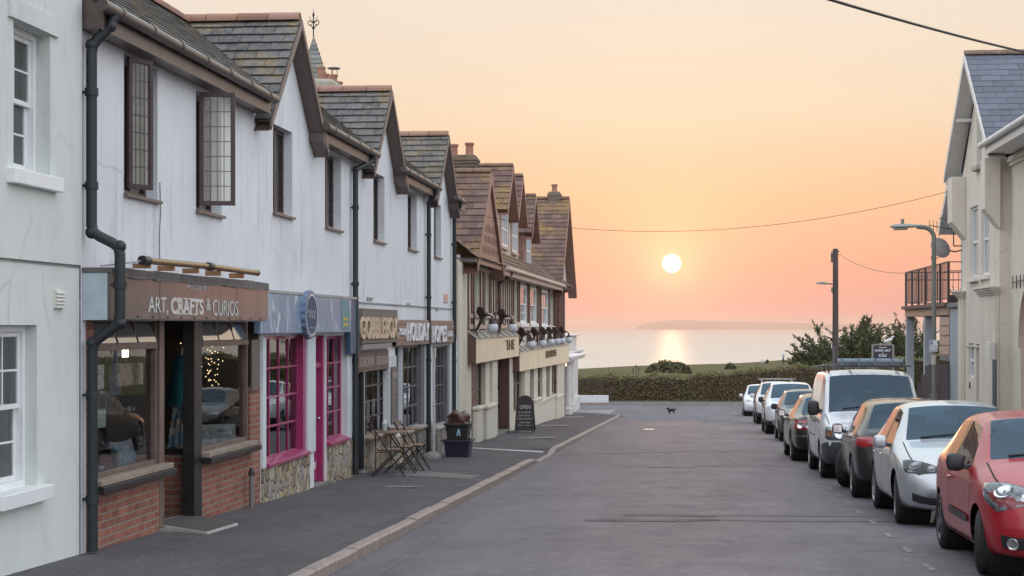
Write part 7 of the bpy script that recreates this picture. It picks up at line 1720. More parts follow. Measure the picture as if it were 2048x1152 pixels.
MB().tube([(.62, q['yA'] + .02, 1.0), (.62, q['yA'] + .02, 1.01)], .004, 4) 
# 2 silver five-door
t, bv, q = hatch('silver five-door hatchback with twin round headlamps behind the red car', (3.35, 21.22, gz(21.22)), 0, silver, level=3, spokes=5, steer=radians(-4)); place(t)
lamps(t, bv, 'headlight', [(.40, .16, .60), (.62, .22, .585), (.74, .34, .64), (.79, .56, .76), (.66, .38, .745), (.42, .20, .68)], m_dash, bulbs=((.665, .31, .675, .072, m_alloy), (.50, .2, .645, .055, m_alloy)))
decal(bv, [(-.40, 0, .60), (.40, 0, .60), (.41, .05, .67), (-.41, .05, .67)], .004).build('grille', m_trim, t, smooth=60, local=True)
m = MB(); seam(bv, [(-.40, 0, .635), (0, 0, .635), (.40, 0, .635)], .012, .008, m); m.build('grille_bar', m_chrome, t, local=True); MB().lathe([(0, .012), (.05, .010), (.055, .0)], (0, 0, 0), 'z', 20).xf(Matrix.Translation(near(bv, (0, -.1, .645), .006)) @ Matrix.Rotation(pi/2, 4, 'X')).build('badge', m_chrome, t, smooth=40, local=True)
decal(bv, [(-.62, .1, .29), (.62, .1, .29), (.72, .2, .33), (.70, .2, .43), (-.70, .2, .43), (-.72, .2, .33)], .006, rings=7).build('lower_grille', m_trim, t, smooth=60, local=True)
m = MB()
for k in range(4): seam(bv, [(-.60, 0, .325 + k*.026), (0, 0, .325 + k*.026), (.60, 0, .325 + k*.026)], .006, .008, m)
m.build('grille_slats', m_dalloy, t, local=True)
# 3 charcoal hatchback facing away
t, bv, q = hatch('dark charcoal five-door hatchback facing away with its front wheel turned out', (3.33, 30.33, gz(30.33)), pi - radians(1.5), charcoal, level=3, L=4.22, H=1.47, spokes=5, steer=radians(-26), quarter=False); place(t)
for s in (1, -1): decal(bv, [(s*.50, 4.2, .80), (s*.74, 4.2, .78), (s*.87, 4.0, .80), (s*.86, 3.86, .88), (s*.78, 4.08, .93), (s*.52, 4.2, .92)], .005, dome=.012).build('tail_light', m_redl, t, smooth=60, local=True)
decal(bv, [(-.26, 4.3, .52), (.26, 4.3, .52), (.26, 4.3, .63), (-.26, 4.3, .63)], .006).build('number_plate', simple('yellow_plate', (.55, .42, .06), .4), t, local=True)
# 5 black saloon facing away
L, hw, zb, belt, H = 4.75, .90, .21, .93, 1.45; tw = hw*.64
st = [half(.36, 0, hw*.95, zb, .72, .79, hw*.74, True), half(.68, 0, hw*.985, zb, .80, .87, hw*.76, True), half(1.25, 0, hw, zb, .89, .95, hw*.76, True), half(1.46, 0, hw, zb, .91, .98, hw*.76, True), half(1.60, 2.22, hw, zb, belt, H - .05, tw), half(2.46, 2.5, hw, zb, belt + .012, H, tw), half(2.55, 2.58, hw, zb, belt + .014, H, tw), half(3.35, 3.28, hw, zb, belt + .03, H - .03, tw*.98), half(3.62, 3.46, hw*.99, zb, belt + .04, H - .07, tw*.95), half(4.05, 0, hw*.97, zb + .02, belt + .04, belt + .09, hw*.72, True), half(4.5, 0, hw*.94, zb + .04, belt + .02, belt + .085, hw*.70, True)]
nose = [(0, .14, .24), (hw*.6, .16, .22), (hw*.78, .14, .27), (hw*.8, .08, .38), (hw*.8, .07, .50), (hw*.79, .12, .62), (hw*.77, .17, .67), (hw*.72, .24, .73), (hw*.62, .26, .755), (hw*.34, .22, .765), (0, .2, .77)]
tail = [(0, L - .1, .29), (hw*.62, L - .1, .27), (hw*.84, L - .08, .32), (hw*.88, L - .03, .46), (hw*.88, L - .02, .60), (hw*.86, L - .06, .84), (hw*.83, L - .07, .91), (hw*.74, L - .08, .96), (hw*.64, L - .08, .985), (hw*.33, L - .06, .99), (0, L - .055, .995)]
tg = {(4, 8): 1, (4, 9): 1, (5, 6): 2, (6, 6): 4, (7, 6): 2, (8, 6): 2, (9, 8): 3, (9, 9): 3}
t, bv = car('black saloon facing away with round ringed tail lights behind the white van', st, nose, tail, tg, (3.0, 42.48, gz(42.48)), pi, black, hw, [.93, 3.72], .325, 3, spokes=5); place(t)
mirrors(t, 1.8, .97, hw, m_trim); interior_car(t, 2.4, 3.1, hw, belt)
side_seams(t, bv, [[(hw, 1.46, .28), (hw, 1.48, .84), (hw*.95, 1.6, .93)], [(hw, 2.5, .28), (hw, 2.5, .93)], [(hw, 3.3, .5), (hw, 3.42, .95)], [(hw*.72, 4.1, 1.02), (hw*.7, 4.6, 1.02)]]); handles(t, bv, [2.36, 3.22], .82, hw, black)
for s in (1, -1):
    o = decal(bv, [(s*.46, 4.7, .70), (s*.74, 4.7, .69), (s*.86, 4.45, .74), (s*.86, 4.4, .86), (s*.76, 4.65, .90), (s*.46, 4.75, .89)], .005, dome=.01).build('tail_light', m_redl, t, smooth=60, local=True)
    for x in (.73, .56):
        l, n, i, d = bv.find_nearest(Vector((s*x, 4.72, .795))); m = MB(); m.lathe([(0, .014), (.035, .014), (.045, .022), (.074, .022), (.078, .0)], (0, 0, 0), 'z', 24); m.xf(Matrix.Translation(l + n*.012) @ n.to_track_quat('Z', 'Y').to_matrix().to_4x4()); m.build('lamp_ring', m_chrome if x > .6 else m_refl, o, smooth=40, local=True)
m = MB(); seam(bv, [(-.86, 4.4, .565), (-.6, 4.8, .565), (0, 4.8, .565), (.6, 4.8, .565), (.86, 4.4, .565)], .02, .008, m); m.build('bumper_strip', m_chrome, t, local=True)
decal(bv, [(-.26, 4.8, .66), (.26, 4.8, .66), (.26, 4.8, .77), (-.26, 4.8, .77)], .006).build('number_plate', simple('yellow_plate', (.55, .42, .06), .4), t, local=True)
# 4 white van
L, hw, zb, H = 4.9, .95, .24, 1.95; tw = .74
st = [half(.20, 0, hw*.95, zb, .96, 1.00, hw*.80, True), half(.42, 0, hw*.985, zb, 1.04, 1.09, hw*.82, True), half(.72, 0, hw, zb, 1.08, 1.17, hw*.82, True), half(.86, 1.42, hw, zb, 1.12, H - .10, tw), half(1.85, 1.86, hw, zb, 1.14, H - .02, tw + .01), half(1.93, 1.94, hw, zb, 1.14, H - .015, tw + .01), half(3.2, 3.2, hw, zb, 1.14, H, tw + .01), half(4.5, 4.5, hw*.995, zb, 1.14, H - .01, tw)]
nose = [(0, .12, .28), (hw*.6, .14, .26), (hw*.84, .12, .30), (hw*.88, .03, .42), (hw*.88, .0, .58), (hw*.88, .02, .80), (hw*.87, .06, .92), (hw*.80, .11, .97), (hw*.68, .12, .985), (hw*.34, .10, .995), (0, .08, 1.0)]
tail = [(0, L, .32), (hw*.62, L, .30), (hw*.9, L - .02, .34), (hw*.93, L - .01, .48), (hw*.94, L - .01, .70), (hw*.93, L - .03, 1.05), (hw*.91, L - .04, 1.14), (tw + .01, L - .14, H - .11), (tw - .08, L - .16, H - .05), (tw*.45, L - .15, H - .03), (0, L - .15, H - .025)]
tg = {(3, 8): 1, (3, 9): 1, (4, 6): 2}
for s in range(0, 1):
    for i in range(0, 4): tg[s, i] = 5
for s in range(1, 8): tg[s, 0] = 5; tg[s, 1] = 5
m_vbump = simple('dark_grey_bumper', (.045, .05, .056), .5, var=.15)
t, bv = car('white panel van with roof ladder rack and dark grey bumper', st, nose, tail, tg, (3.21, 31.22, gz(31.22)), 0, vanwhite, hw, [.93, 3.93], .335, 3, name='parked_van', cat='van', spokes=6, bow=(.13, .03), trim_mat=m_vbump, ww=.22); place(t)
for s in (1, -1): decal(bv, [(s*.40, 0, .28), (s*.80, .1, .28), (s*.90, .45, .32), (s*.905, .46, .62), (s*.83, .1, .67), (s*.4, 0, .66)], .006, rings=8).build('bumper_corner', m_vbump, t, smooth=60, local=True)
decal(bv, [(-.42, -.1, .28), (.42, -.1, .28), (.42, -.1, .66), (-.42, -.1, .66)], .0075, rings=8).build('bumper', m_vbump, t, smooth=60, local=True)
lamps(t, bv, 'headlight', [(.50, 0, .70), (.80, .05, .70), (.885, .16, .74), (.885, .2, .93), (.78, .06, .93), (.50, 0, .92)], m_refl, bulbs=((.64, .02, .81, .085, m_chrome), (.81, .07, .82, .055, m_amber)))
decal(bv, [(-.47, -.1, .72), (.47, -.1, .72), (.47, -.1, .90), (-.47, -.1, .90)], .005).build('grille', m_trim, t, smooth=60, local=True)
mirrors(t, 1.12, 1.22, hw, m_trim, .105, .135); interior_car(t, 1.55, 2.3, hw, 1.12, .5)
side_seams(t, bv, [[(hw, .92, .62), (hw, .94, 1.1)], [(hw, 1.9, .34), (hw, 1.9, 1.12), (tw + .06, 1.9, H - .12)], [(hw, 3.1, .34), (hw, 3.1, 1.12), (tw + .06, 3.1, H - .12)], [(hw, 1.95, .74), (hw, 4.4, .74)], [(hw*.86, .2, 1.0), (hw*.88, .7, 1.14)]]); handles(t, bv, [1.74, 2.2], 1.0, hw, m_trim); wipers(t, bv, .80, 1.22, hw)
rk = MB()
for y in (1.75, 2.9, 4.1):
    rk.tube([(-.80, y, H + .075), (.80, y, H + .075)], .018, 8)
    for s in (-1, 1): rk.tube([(s*.70, y, H - .06), (s*.70, y, H + .08)], .016, 6)
rk.each('roof_rack', m_dalloy, t, smooth=60, local=True)
ld = MB(); 
for z_ in (H + .11, H + .16): ld.bar((-.28, 1.55, z_), (-.28, 4.5, z_), .03, .06); ld.bar((.62, 1.55, z_), (.62, 4.5, z_), .03, .06)
ld.tube([(-.55, 1.5, H + .14), (.62, 1.5, H + .14)], .05, 10); ld.tube([(-.55, 1.62, H + .16), (.55, 1.62, H + .16)], .05, 10)
for k in range(4): ld.box(-.5 + k*.3, -.46 + k*.3, 1.44, 1.7, H + .08, H + .2)
ld.each('roof_carrier_tube', simple('grey_blue_tube', (.15, .19, .23), .4, var=.2), t, smooth=60, local=True)
# farther cars
t, bv, q = hatch('small black hatchback facing the camera in front of the black saloon', (3.28, 50.0, gz(50)), 0, black, level=2, L=3.9, hw=.85, H=1.46, fo=.8, wb=2.45, r=.30, mirror=m_trim, details=False); place(t)
lamps(t, bv, 'headlight', [(.42, .2, .64), (.66, .26, .64), (.76, .5, .76), (.62, .36, .76)], m_refl, lens=False)
t, bv, q = hatch('white family car with dark lower bumper parked before the two farthest cars', (3.22, 56.7, gz(56.7)), 0, white, level=2, L=4.35, hw=.91, H=1.66, fo=.9, wb=2.65, r=.34, hood=(.92, 1.03, 1.10), belt=1.06, zb=.25, low_trim=True, mirror=m_trim, details=False, rake=.70); place(t)
lamps(t, bv, 'headlight', [(.44, .2, .72), (.70, .26, .74), (.82, .5, .88), (.66, .34, .84)], m_refl, lens=False); lamps(t, bv, 'fog_lamp', [(.64 + .07*cos(a), .1, .40 + .07*sin(a)) for a in fr(0, 2*pi - .5, .52)], m_chrome, lens=False); decal(bv, [(-.4, 0, .66), (.4, 0, .66), (.42, .1, .78), (-.42, .1, .78)], .005).build('grille', m_trim, t, local=True)
t, bv, q = hatch('white sport utility car carrying silver roof bars', (3.38, 69.1, gz(69.1)), 0, white, level=2, L=4.4, hw=.93, H=1.66, fo=.9, wb=2.65, r=.35, hood=(.92, 1.03, 1.10), belt=1.06, zb=.26, low_trim=True, roofbars=True, details=False, rake=.70); place(t)
lamps(t, bv, 'headlight', [(.44, .2, .76), (.70, .26, .78), (.84, .5, .90), (.66, .34, .86)], m_dash, lens=False); decal(bv, [(-.5, 0, .46), (.5, 0, .46), (.56, .1, .66), (-.56, .1, .66)], .005).build('grille', m_trim, t, local=True)
m = MB(); seam(bv, [(-.5, 0, .56), (0, 0, .56), (.5, 0, .56)], .03, .012, m); m.build('grille_bar', m_chrome, t, local=True)
t, bv, q = hatch('small white hatchback farthest down the row by the junction', (3.28, 84.2, gz(84.2)), 0, white, level=2, L=4.0, hw=.87, H=1.5, fo=.8, wb=2.5, r=.31, details=False); place(t)
lamps(t, bv, 'headlight', [(.42, .2, .62), (.66, .26, .62), (.78, .5, .76), (.62, .36, .74)], m_refl, lens=False); decal(bv, [(-.4, 0, .56), (.4, 0, .56), (.4, .1, .66), (-.4, .1, .66)], .005).build('grille', m_trim, t, local=True)
# ------------------------------------------------------------------ vegetation
def leaf_mat(name, c1, c2, c3, rough=.6):
    n = NB(name); g = n.new('ShaderNodeNewGeometry'); big = n.noise(1.1, 4, .6)
    col = n.ramp(g.outputs['Random Per Island'], [(0, c1), (.6, c2), (1, c3)])
    col = n.mix(n.ramp(big, [(.35, 0.0), (.7, .55)]), col, c3)
    n.b.inputs['Subsurface Weight'].default_value = 0
    return n.set(col=col, rough=rough, spec=.3)
def leaves(mb, c, rnd, size, flat=.5, dirv=None, wk=.36):
    """one small folded leaf"""
    d = Vector((rnd.gauss(0, 1), rnd.gauss(0, 1), rnd.gauss(0, 1) * flat))
    if dirv is not None: d = d * .55 + dirv
    d = d.normalized() if d.length > 1e-6 else Vector((0, 0, 1)); s = d.cross(Vector((rnd.gauss(0, 1), rnd.gauss(0, 1), rnd.gauss(0, 1)))); s = s.normalized() if s.length > 1e-6 else Vector((1, 0, 0))
    l = size * rnd.uniform(.7, 1.3); w = l * wk
    mb.add([c - d*l*.5, c + s*w, c + d*l*.5, c - s*w], [[0, 1, 2, 3]])
m_twig = simple('hedge_twigs', (.060, .042, .028), .9, var=.4, vs=8); m_bark = simple('dark_bark', (.055, .040, .030), .9, var=.3)
m_hedge = leaf_mat('hedge_leaf', (.23, .14, .08), (.17, .135, .06), (.13, .135, .05)); m_hedge2 = leaf_mat('bright_hedge_leaf', (.09, .105, .035), (.15, .165, .06), (.20, .21, .09))
m_cyp = leaf_mat('cypress_spray', (.040, .048, .022), (.070, .080, .034), (.115, .125, .055)); m_tuft = leaf_mat('grass_tuft', (.08, .085, .03), (.12, .12, .045), (.15, .13, .06))
def hedge(label, x0, x1, yf, depth, topf, basef, mat, n, size=.10, seed=1, y_slope=0.0, topmat=None, cat='hedge'):
    rnd = random.Random(seed); t = thing('hedge', label, cat, ((x0+x1)/2, yf, basef((x0+x1)/2)))
    mb = MB(); N = max(2, int((x1-x0)/.6)); vs = []; fs = []
    for i in range(N + 1):
        x = x0 + (x1-x0)*i/N; y = yf + (x - x0)*y_slope; zt = topf(x) - .10; zb = basef(x) - .1
        vs += [(x, y + .12, zb), (x, y + .10, zt - .08), (x, y + .25, zt), (x, y + depth - .2, zt), (x, y + depth - .1, zb)]
    for i in range(N):
        for j in range(4): fs.append([i*5+j, (i+1)*5+j, (i+1)*5+j+1, i*5+j+1])
    fs += [[4, 3, 2, 1, 0], [N*5 + k for k in range(5)]]
    mb.add(vs, fs); mb.build('stems', m_twig, t)
    mb = MB(); mt = MB(); 
    for k in range(n):
        x = rnd.uniform(x0, x1); zb, zt = basef(x), topf(x) + .08*sin(x*2.3) + .06*sin(x*5.1 + 1) ; y = yf + (x - x0)*y_slope
        if rnd.random() < .62: c = Vector((x, y + rnd.gauss(.05, .07) + .05*sin(x*3.1), rnd.uniform(zb + .02, zt))); leaves(mb, c, rnd, size)
        else: c = Vector((x, y + rnd.uniform(0, depth), zt + rnd.gauss(-.02, .06))); leaves(mt, c, rnd, size)
    setp(mb.build('foliage', mat, t), kind=None); mt.build('crown', topmat or mat, t)
    return t
ztop = lambda x: -1.23 + (.60 if x > 6.5 else .62 * max(0, (x + .5) / 7)) if x > -.5 else -1.23 + .02 * sin(x*2)
hedge('long clipped brown-green hedge across the end of the street', -6.9, 12.5, 104.3, 1.5, ztop, lambda x: gz(101) + .1, m_hedge, 21000, .10, 3, 0.06, m_hedge2)
hedge('brighter green rounded hedge behind the telegraph pole', 5.75, 9.6, 79.5, 1.6, lambda x: -.02 - .10*abs(x - 7.6) ** 1.5 * .25, lambda x: gz(80), m_hedge2, 7000, .09, 5, 0)
hedge('dark hedge behind the balcony posts and the pole sign', 8.2, 14.5, 82, 1.5, lambda x: .30, lambda x: gz(80), leaf_mat('dark_hedge_leaf', (.025, .035, .014), (.035, .050, .018), (.06, .08, .03)), 8000, .10, 6, 0, m_hedge2)
# wind-shaped cypresses: limbs to the measured tips of the crown, sprays of foliage along them
def cypress(label, base, tips, Y, n_inner, seed, spray=150, group=None):
    rnd = random.Random(seed); bx = (base - 1385) / F * Y; zb = gz(101) + .1; t = thing('cypress_tree', label, 'tree', (bx, Y, zb), group=group)
    tr = MB(); cr = MB(); 
    tr.tube([(bx, Y, zb - .2), (bx + .15, Y, zb + 1.0), (bx + .3, Y + .2, zb + 2.2)], [.28, .20, .10], 8)
    ends = []
    for px, py in tips:
        y = Y + rnd.uniform(-1.6, 1.6); r = ray(px, py); k = y / r.y; ends.append((Vector((r.x*k, y, HC + r.z*k)), 1))
    xs = [e[0].x for e in ends]; zs = [e[0].z for e in ends]
    for i in range(n_inner):
        e = rnd.choice(ends[:len(tips)])[0]; f = rnd.uniform(.35, .95); st = Vector((bx, Y, zb + .4)); q = st.lerp(e, f); q.y = Y + rnd.gauss(0, 1.7); q.z -= rnd.uniform(0, .5); q.z = max(q.z, zb + .3); ends.append((q, 0))
    for e, tip in ends:
        st = Vector((bx + rnd.uniform(-.2, .3), Y, zb + rnd.uniform(.2, 1.3))); mid = st.lerp(e, .55) + Vector((0, 0, -.12 * (e - st).length)); P = [st.lerp(mid, u).lerp(mid.lerp(e, u), u) for u in (0, .2, .4, .6, .8, 1)]
        tr.tube(P, [.07, .055, .042, .03, .02, .008], 5)
        L = (e - st).length; m = int(spray * L / 3.0)
        for k in range(m):
            u = rnd.uniform(.28, 1.0) ** .8; i = min(4, int(u*5)); p = P[i].lerp(P[i+1], u*5 - i); d = (P[i+1] - P[i]).normalized(); d.z += .25
            sp = .40 * (1.06 - u) + .045; side = Vector((rnd.gauss(0, sp), rnd.gauss(0, sp), rnd.gauss(0, sp * .5)))
            leaves(cr, p + side, rnd, .22 if u < .85 else .17, .6, d * .8, .2)
        for q_ in range(7 if tip else 4):          # flat side sprays, swept outwards and slightly up
            u = rnd.uniform(.45, .98); i = min(4, int(u*5)); p = P[i].lerp(P[i+1], u*5 - i); d = (P[i+1] - P[i]).normalized()
            sd_ = Vector((d.x + rnd.gauss(.25, .5), rnd.gauss(0, .6), d.z*.45 + rnd.gauss(.12, .16))).normalized(); ln_ = rnd.uniform(.45, 1.0)
            tr.tube([p, p + sd_*ln_*.6], [.014, .005], 4)
            for k in range(34): w_ = rnd.uniform(.1, 1.05); c_ = p + sd_*ln_*w_ + Vector((rnd.gauss(0, .07), rnd.gauss(0, .10), rnd.gauss(.01, .045)))*(1.25 - w_); leaves(cr, c_, rnd, .17, .5, sd_*1.1, .2)
    tr.build('trunk', m_bark, t, smooth=60); cr.build('crown', m_cyp, t)
    return t
cypress('broad wind-swept cypress behind the telegraph pole', 1690, [(1632,655),(1584,688),(1596,676),(1612,668),(1586,704),(1580,724),(1584,716),(1650,682),(1668,664),(1690,655),(1704,648),(1716,658),(1728,632),(1738,636),(1722,645),(1746,650),(1764,646),(1757,664),(1742,676),(1640,690),(1610,694),(1590,718),(1750,700),(1730,712)], 113, 110, 4, 260)
cypress('dark cypress partly hidden behind the balcony posts', 1815, [(1773,654),(1786,648),(1798,646),(1812,640),(1830,636),(1782,668),(1765,684),(1758,700),(1850,650),(1870,660),(1800,664),(1880,690),(1840,690)], 118, 60, 9, 240)
# low bush on the cliff edge, tussocks behind the hedge
rnd = random.Random(14)
def bush(label, px, py_top, wpx, Y, n, mat, seed, holes=()):
    rnd = random.Random(seed); r = ray(px, py_top); k = Y / r.y; x, zt = r.x*k, HC + r.z*k; w = wpx / F * Y / 2; zb = land(x, Y) - .1; h = zt - zb
    t = thing('bush', label, 'bush', (x, Y, zb)); st = MB(); cr = MB()
    for i in range(14): a = rnd.uniform(-1.2, 1.2); st.tube([(x + rnd.uniform(-.2, .2)*w, Y, zb), (x + a*w*.4, Y + rnd.uniform(-.5, .5), zb + h*.5), (x + a*w*.75, Y + rnd.uniform(-1, 1), zb + h*.85*(1 - .3*a*a))], [.06, .04, .01], 5)
    for i in range(n):
        a = rnd.uniform(-1, 1); th = rnd.uniform(0, pi); rr = rnd.uniform(.55, 1) ** .5; cx = a; env = max(0, 1 - abs(cx) ** 2.4) ** .55
        c = Vector((x + cx*w, Y + cos(th)*w*.5*rr*env, zb + h*env*(sin(th)*rr*.95 + .05) + rnd.gauss(0, .08)))
        leaves(cr, c, rnd, .30, .8)
    st.build('stems', m_bark, t); cr.build('crown', mat, t); return t
bush('dark rounded bush on the cliff edge under the sun path', 1337, 722, 92, 190, 1500, m_cyp, 5)
bush('small bush on the cliff top left of the three people', 1461, 727, 22, 230, 350, m_cyp, 6)
mb = MB(); rnd = random.Random(15)
for i in range(2600):
    x = rnd.uniform(-8.5, 16); y = rnd.uniform(106.5, 128); z = land(x, y); h = rnd.uniform(.2, .75) * (1.25 if x < 1 else .8)
    for k in range(3): a = rnd.uniform(0, 2*pi); q = Vector((cos(a)*h*.35, sin(a)*h*.35, h)); s = Vector((-sin(a), cos(a), 0)) * .03; p = Vector((x, y, z - .05)); mb.quad(p - s, p + s, p + q)
setp(mb.build('long_grass', m_tuft), label='long rough grass behind the street end hedge', cat='grass', kind='stuff')
# tall thistle spires and pampas behind the hedge
t = thing('dry_plant', 'pale feathery dry plant poking above the end hedge', 'plant', (-1.6, 106.6, land(-1.6, 106.6))); mb = MB(); rnd = random.Random(16)
for i in range(40): x = -2.2 + rnd.gauss(0, .7); y = 106.5 + rnd.uniform(0, .5); z = land(x, y); h = rnd.uniform(1.3, 1.75); q = Vector((x + rnd.gauss(.25, .35), y, z + h)); mb.tube([(x, y, z), Vector((x, y, z)).lerp(q, .6) + Vector((-.06, 0, .05)), q], [.012, .010, .022], 4)
mb.build('stalks', simple('straw', (.34, .27, .17), .8), t)
t = thing('dark_plant', 'dark spiky seed heads above the left part of the end hedge', 'plant', (-3.2, 106.6, land(-3, 106.6))); mb = MB()
for px, py in ((1272, 729), (1277, 733), (1266, 736), (1218, 733), (1204, 738)): r = ray(px, py); k = 106.7 / r.y; x, z = r.x*k, HC + r.z*k; mb.tube([(x, 106.7, land(x, 106.7)), (x, 106.7, z - .3), (x, 106.7, z - .1), (x, 106.7, z)], [.015, .012, .05 if px > 1250 else .02, .008], 5)
mb.build('stalks', m_twig, t)
# ------------------------------------------------------------------ end of the street
t = thing('low_wall', 'low white painted wall in front of the end hedge', 'wall', (-5.6, 101.9, gz(101.9))); z0 = gz(101.9)
MB().box(-7.4, -4.83, 101.75, 102.0, z0 - .2, z0 + .52).build('wall', simple('white_wash', (.62, .63, .64), .8, var=.1, vs=3), t, bevel=.01)
t = thing('iron_railings', 'dark rusty railings standing behind the low white wall', 'railing', (-5.6, 102.3, z0)); mb = MB()
for i in range(30): x = -7.3 + i*.095; mb.tube([(x, 102.3, z0), (x, 102.3, z0 + 1.55)], .012, 5)
for z in (.35, 1.35): mb.box(-7.4, -4.4, 102.285, 102.315, z0 + z, z0 + z + .04)
mb.build('bars', simple('rusty_iron', (.055, .032, .025), .7, var=.3), t)
t = thing('pole_sign', 'dark framed sign on posts above the hedge reading SHOP, EAT & STAY', 'sign', (8.1, 78, gz(78))); Ys = 78.0
def at(px, py, Y): r = ray(px, py); k = Y / r.y; return Vector((r.x*k, Y, HC + r.z*k))
a, b = at(1747, 719, Ys), at(1784.5, 691, Ys); mb = MB(); mb.box(a.x, b.x, Ys - .02, Ys + .02, a.z, b.z); mb.build('board', simple('navy_board', (.022, .024, .045), .5), t)
mb = MB(); mb.box(a.x - .08, a.x, Ys - .05, Ys + .05, gz(78), b.z + .05); mb.box(b.x, b.x + .08, Ys - .05, Ys + .05, gz(78), b.z + .05); mb.box(a.x, b.x, Ys - .05, Ys + .05, b.z, b.z + .06); mb.build('frame', simple('silvered_oak', (.24, .21, .19), .7), t)
tx = MB(); w_ = b.x - a.x; h_ = b.z - a.z
for body, x0, x1, z0_, z1_ in (('SHOP, EAT', .08, .92, .54, .72), ('&', .46, .54, .40, .49), ('STAY', .28, .72, .18, .36), ('discover', .30, .70, .82, .92)): f = flat_text(body, a.x + w_*x0, a.x + w_*x1, a.z + h_*z0_, a.z + h_*z1_, Ys - .021, .004, bold=.02); tx.add(f.v, f.f)
tx.build('lettering', m_white, t)
g = thing('seagull', 'white seagull perched on top of the framed sign', 'bird', at(1778, 689, Ys)); p = at(1778, 689.5, Ys); p.z = b.z + .06
o = skin_body([(.02, 0, .16), (-.10, 0, .13), (-.24, 0, .07), (.10, 0, .22), (.13, 0, .31), (.17, 0, .335), (.24, 0, .32)], [(0, 1), (1, 2), (0, 3), (3, 4), (4, 5), (5, 6)], [.085, .08, .025, .05, .04, .042, .010], 'body', simple('gull_white', (.66, .66, .66), .7), g, 2)
mb = MB(); mb.tube([(.02, .025, .10), (.02, .025, 0)], .008, 5); mb.tube([(.02, -.025, .10), (.02, -.025, 0)], .008, 5); mb.build('legs', simple('gull_leg', (.45, .25, .12), .6), g, local=True); g.location = p
# dog crossing the junction
d = thing('dog', 'small dark brown shaggy dog standing in the road at the junction', 'dog', (-1.04, 88.2, gz(88.2)))
N_ = [(.18, 0, .30), (0, 0, .31), (-.16, 0, .31), (.25, 0, .36), (.31, 0, .43), (.36, 0, .44), (.44, 0, .405), (-.24, 0, .34), (-.33, 0, .38), (-.38, 0, .34), (.18, .06, .20), (.19, .06, .10), (.18, .06, .01), (.18, -.06, .20), (.22, -.06, .11), (.21, -.06, .01), (-.17, .06, .22), (-.21, .065, .13), (-.18, .065, .01), (-.17, -.06, .22), (-.23, -.065, .14), (-.22, -.065, .01), (.31, .05, .49), (.31, -.05, .49)]
E_ = [(1, 0), (1, 2), (0, 3), (3, 4), (4, 5), (5, 6), (2, 7), (7, 8), (8, 9), (0, 10), (10, 11), (11, 12), (0, 13), (13, 14), (14, 15), (2, 16), (16, 17), (17, 18), (2, 19), (19, 20), (20, 21), (4, 22), (4, 23)]
m_fur = simple('dark_brown_fur', (.035, .018, .011), .95, var=.5, vs=18, bump=.8, bs=50)
N2 = [N_[1], N_[0]] + N_[2:]
E2 = [tuple({0: 1, 1: 0}.get(k, k) for k in e) for e in E_]
skin_body(N2, E2, [.095, .105, .085, .075, .07, .06, .03, .06, .045, .02] + [.042, .03, .026] * 2 + [.05, .032, .026] * 2 + [.022, .022], 'body', m_fur, d, 2)
mb = MB(); rnd = random.Random(3)
for k in range(500): a = rnd.uniform(-.28, .34); th = rnd.uniform(0, 2*pi); c = Vector((a, .095*cos(th), .31 + .095*sin(th))); q = c + Vector((rnd.gauss(-.02, .02), .03*cos(th), .03*sin(th) - .03)); s = Vector((.008, 0, .006)); mb.quad(c - s, c + s, q)
mb.build('shaggy_coat', m_fur, d, local=True); d.rotation_euler.z = radians(180 + 14); d.scale = (.62, .62, .66)
# three people on the cliff top
m_skin = simple('skin_tone', (.42, .24, .17), .6); m_hair = simple('dark_hair', (.02, .015, .012), .7)
def person(label, x, Y, pose, top, bottom, face=0):
    z = land(x, Y); t = thing('person', label, 'person', (x, Y, z))
    if pose == 'stand':
        N = [(0, 0, .95), (0, 0, 1.18), (0, 0, 1.40), (0, -.01, 1.50), (0, -.02, 1.56), (0, -.03, 1.68), (.10, 0, .90), (.11, -.01, .50), (.11, .02, .09), (.12, -.12, .04), (-.10, 0, .90), (-.12, .0, .50), (-.13, .03, .09), (-.13, -.11, .04), (.19, 0, 1.42), (.25, .02, 1.16), (.22, -.12, .95), (-.19, 0, 1.42), (-.27, -.10, 1.20), (-.20, -.30, 1.30)]
    else:
        N = [(0, 0, .10), (0, .02, .35), (0, .01, .58), (0, -.01, .68), (0, -.02, .73), (0, -.04, .85), (.11, -.05, .12), (.16, -.42, .45), (.15, -.62, .08), (.15, -.74, .05), (-.11, -.05, .12), (-.16, -.42, .42), (-.15, -.62, .08), (-.15, -.74, .05), (.19, 0, .60), (.25, -.12, .36), (.20, -.36, .40), (-.19, 0, .60), (-.25, -.12, .36), (-.18, -.36, .40)]
    E = [(0, 1), (1, 2), (2, 3), (3, 4), (4, 5), (0, 6), (6, 7), (7, 8), (8, 9), (0, 10), (10, 11), (11, 12), (12, 13), (2, 14), (14, 15), (15, 16), (2, 17), (17, 18), (18, 19)]
    Rr = [.15, .14, .15, .06, .06, .10, .10, .065, .045, .04, .10, .065, .045, .04, .07, .048, .035, .07, .048, .035]
    o = skin_body(N, E, Rr, 'body', m_skin, t, 2); me = o.data; me.materials.clear(); hz = N[3][2] - .03; wz = N[0][2] + (.02 if pose == 'stand' else -.3)
    for m in (m_skin, top, bottom, m_hair): me.materials.append(m)
    for p in me.polygons:
        c = p.center; sit = pose != 'stand'
        leg = (c.z < wz) if not sit else (c.y < -.1 and abs(c.x) < .24 and not (c.z > .33 and c.y > -.2)) or c.z < .12
        p.material_index = 3 if (c.z > N[5][2] + .02 or (c.z > N[4][2] + .04 and c.y > N[5][1] + .03)) else 0 if c.z > hz else 2 if leg else 1
    t.rotation_euler.z = face; return t
Yp = 300.0
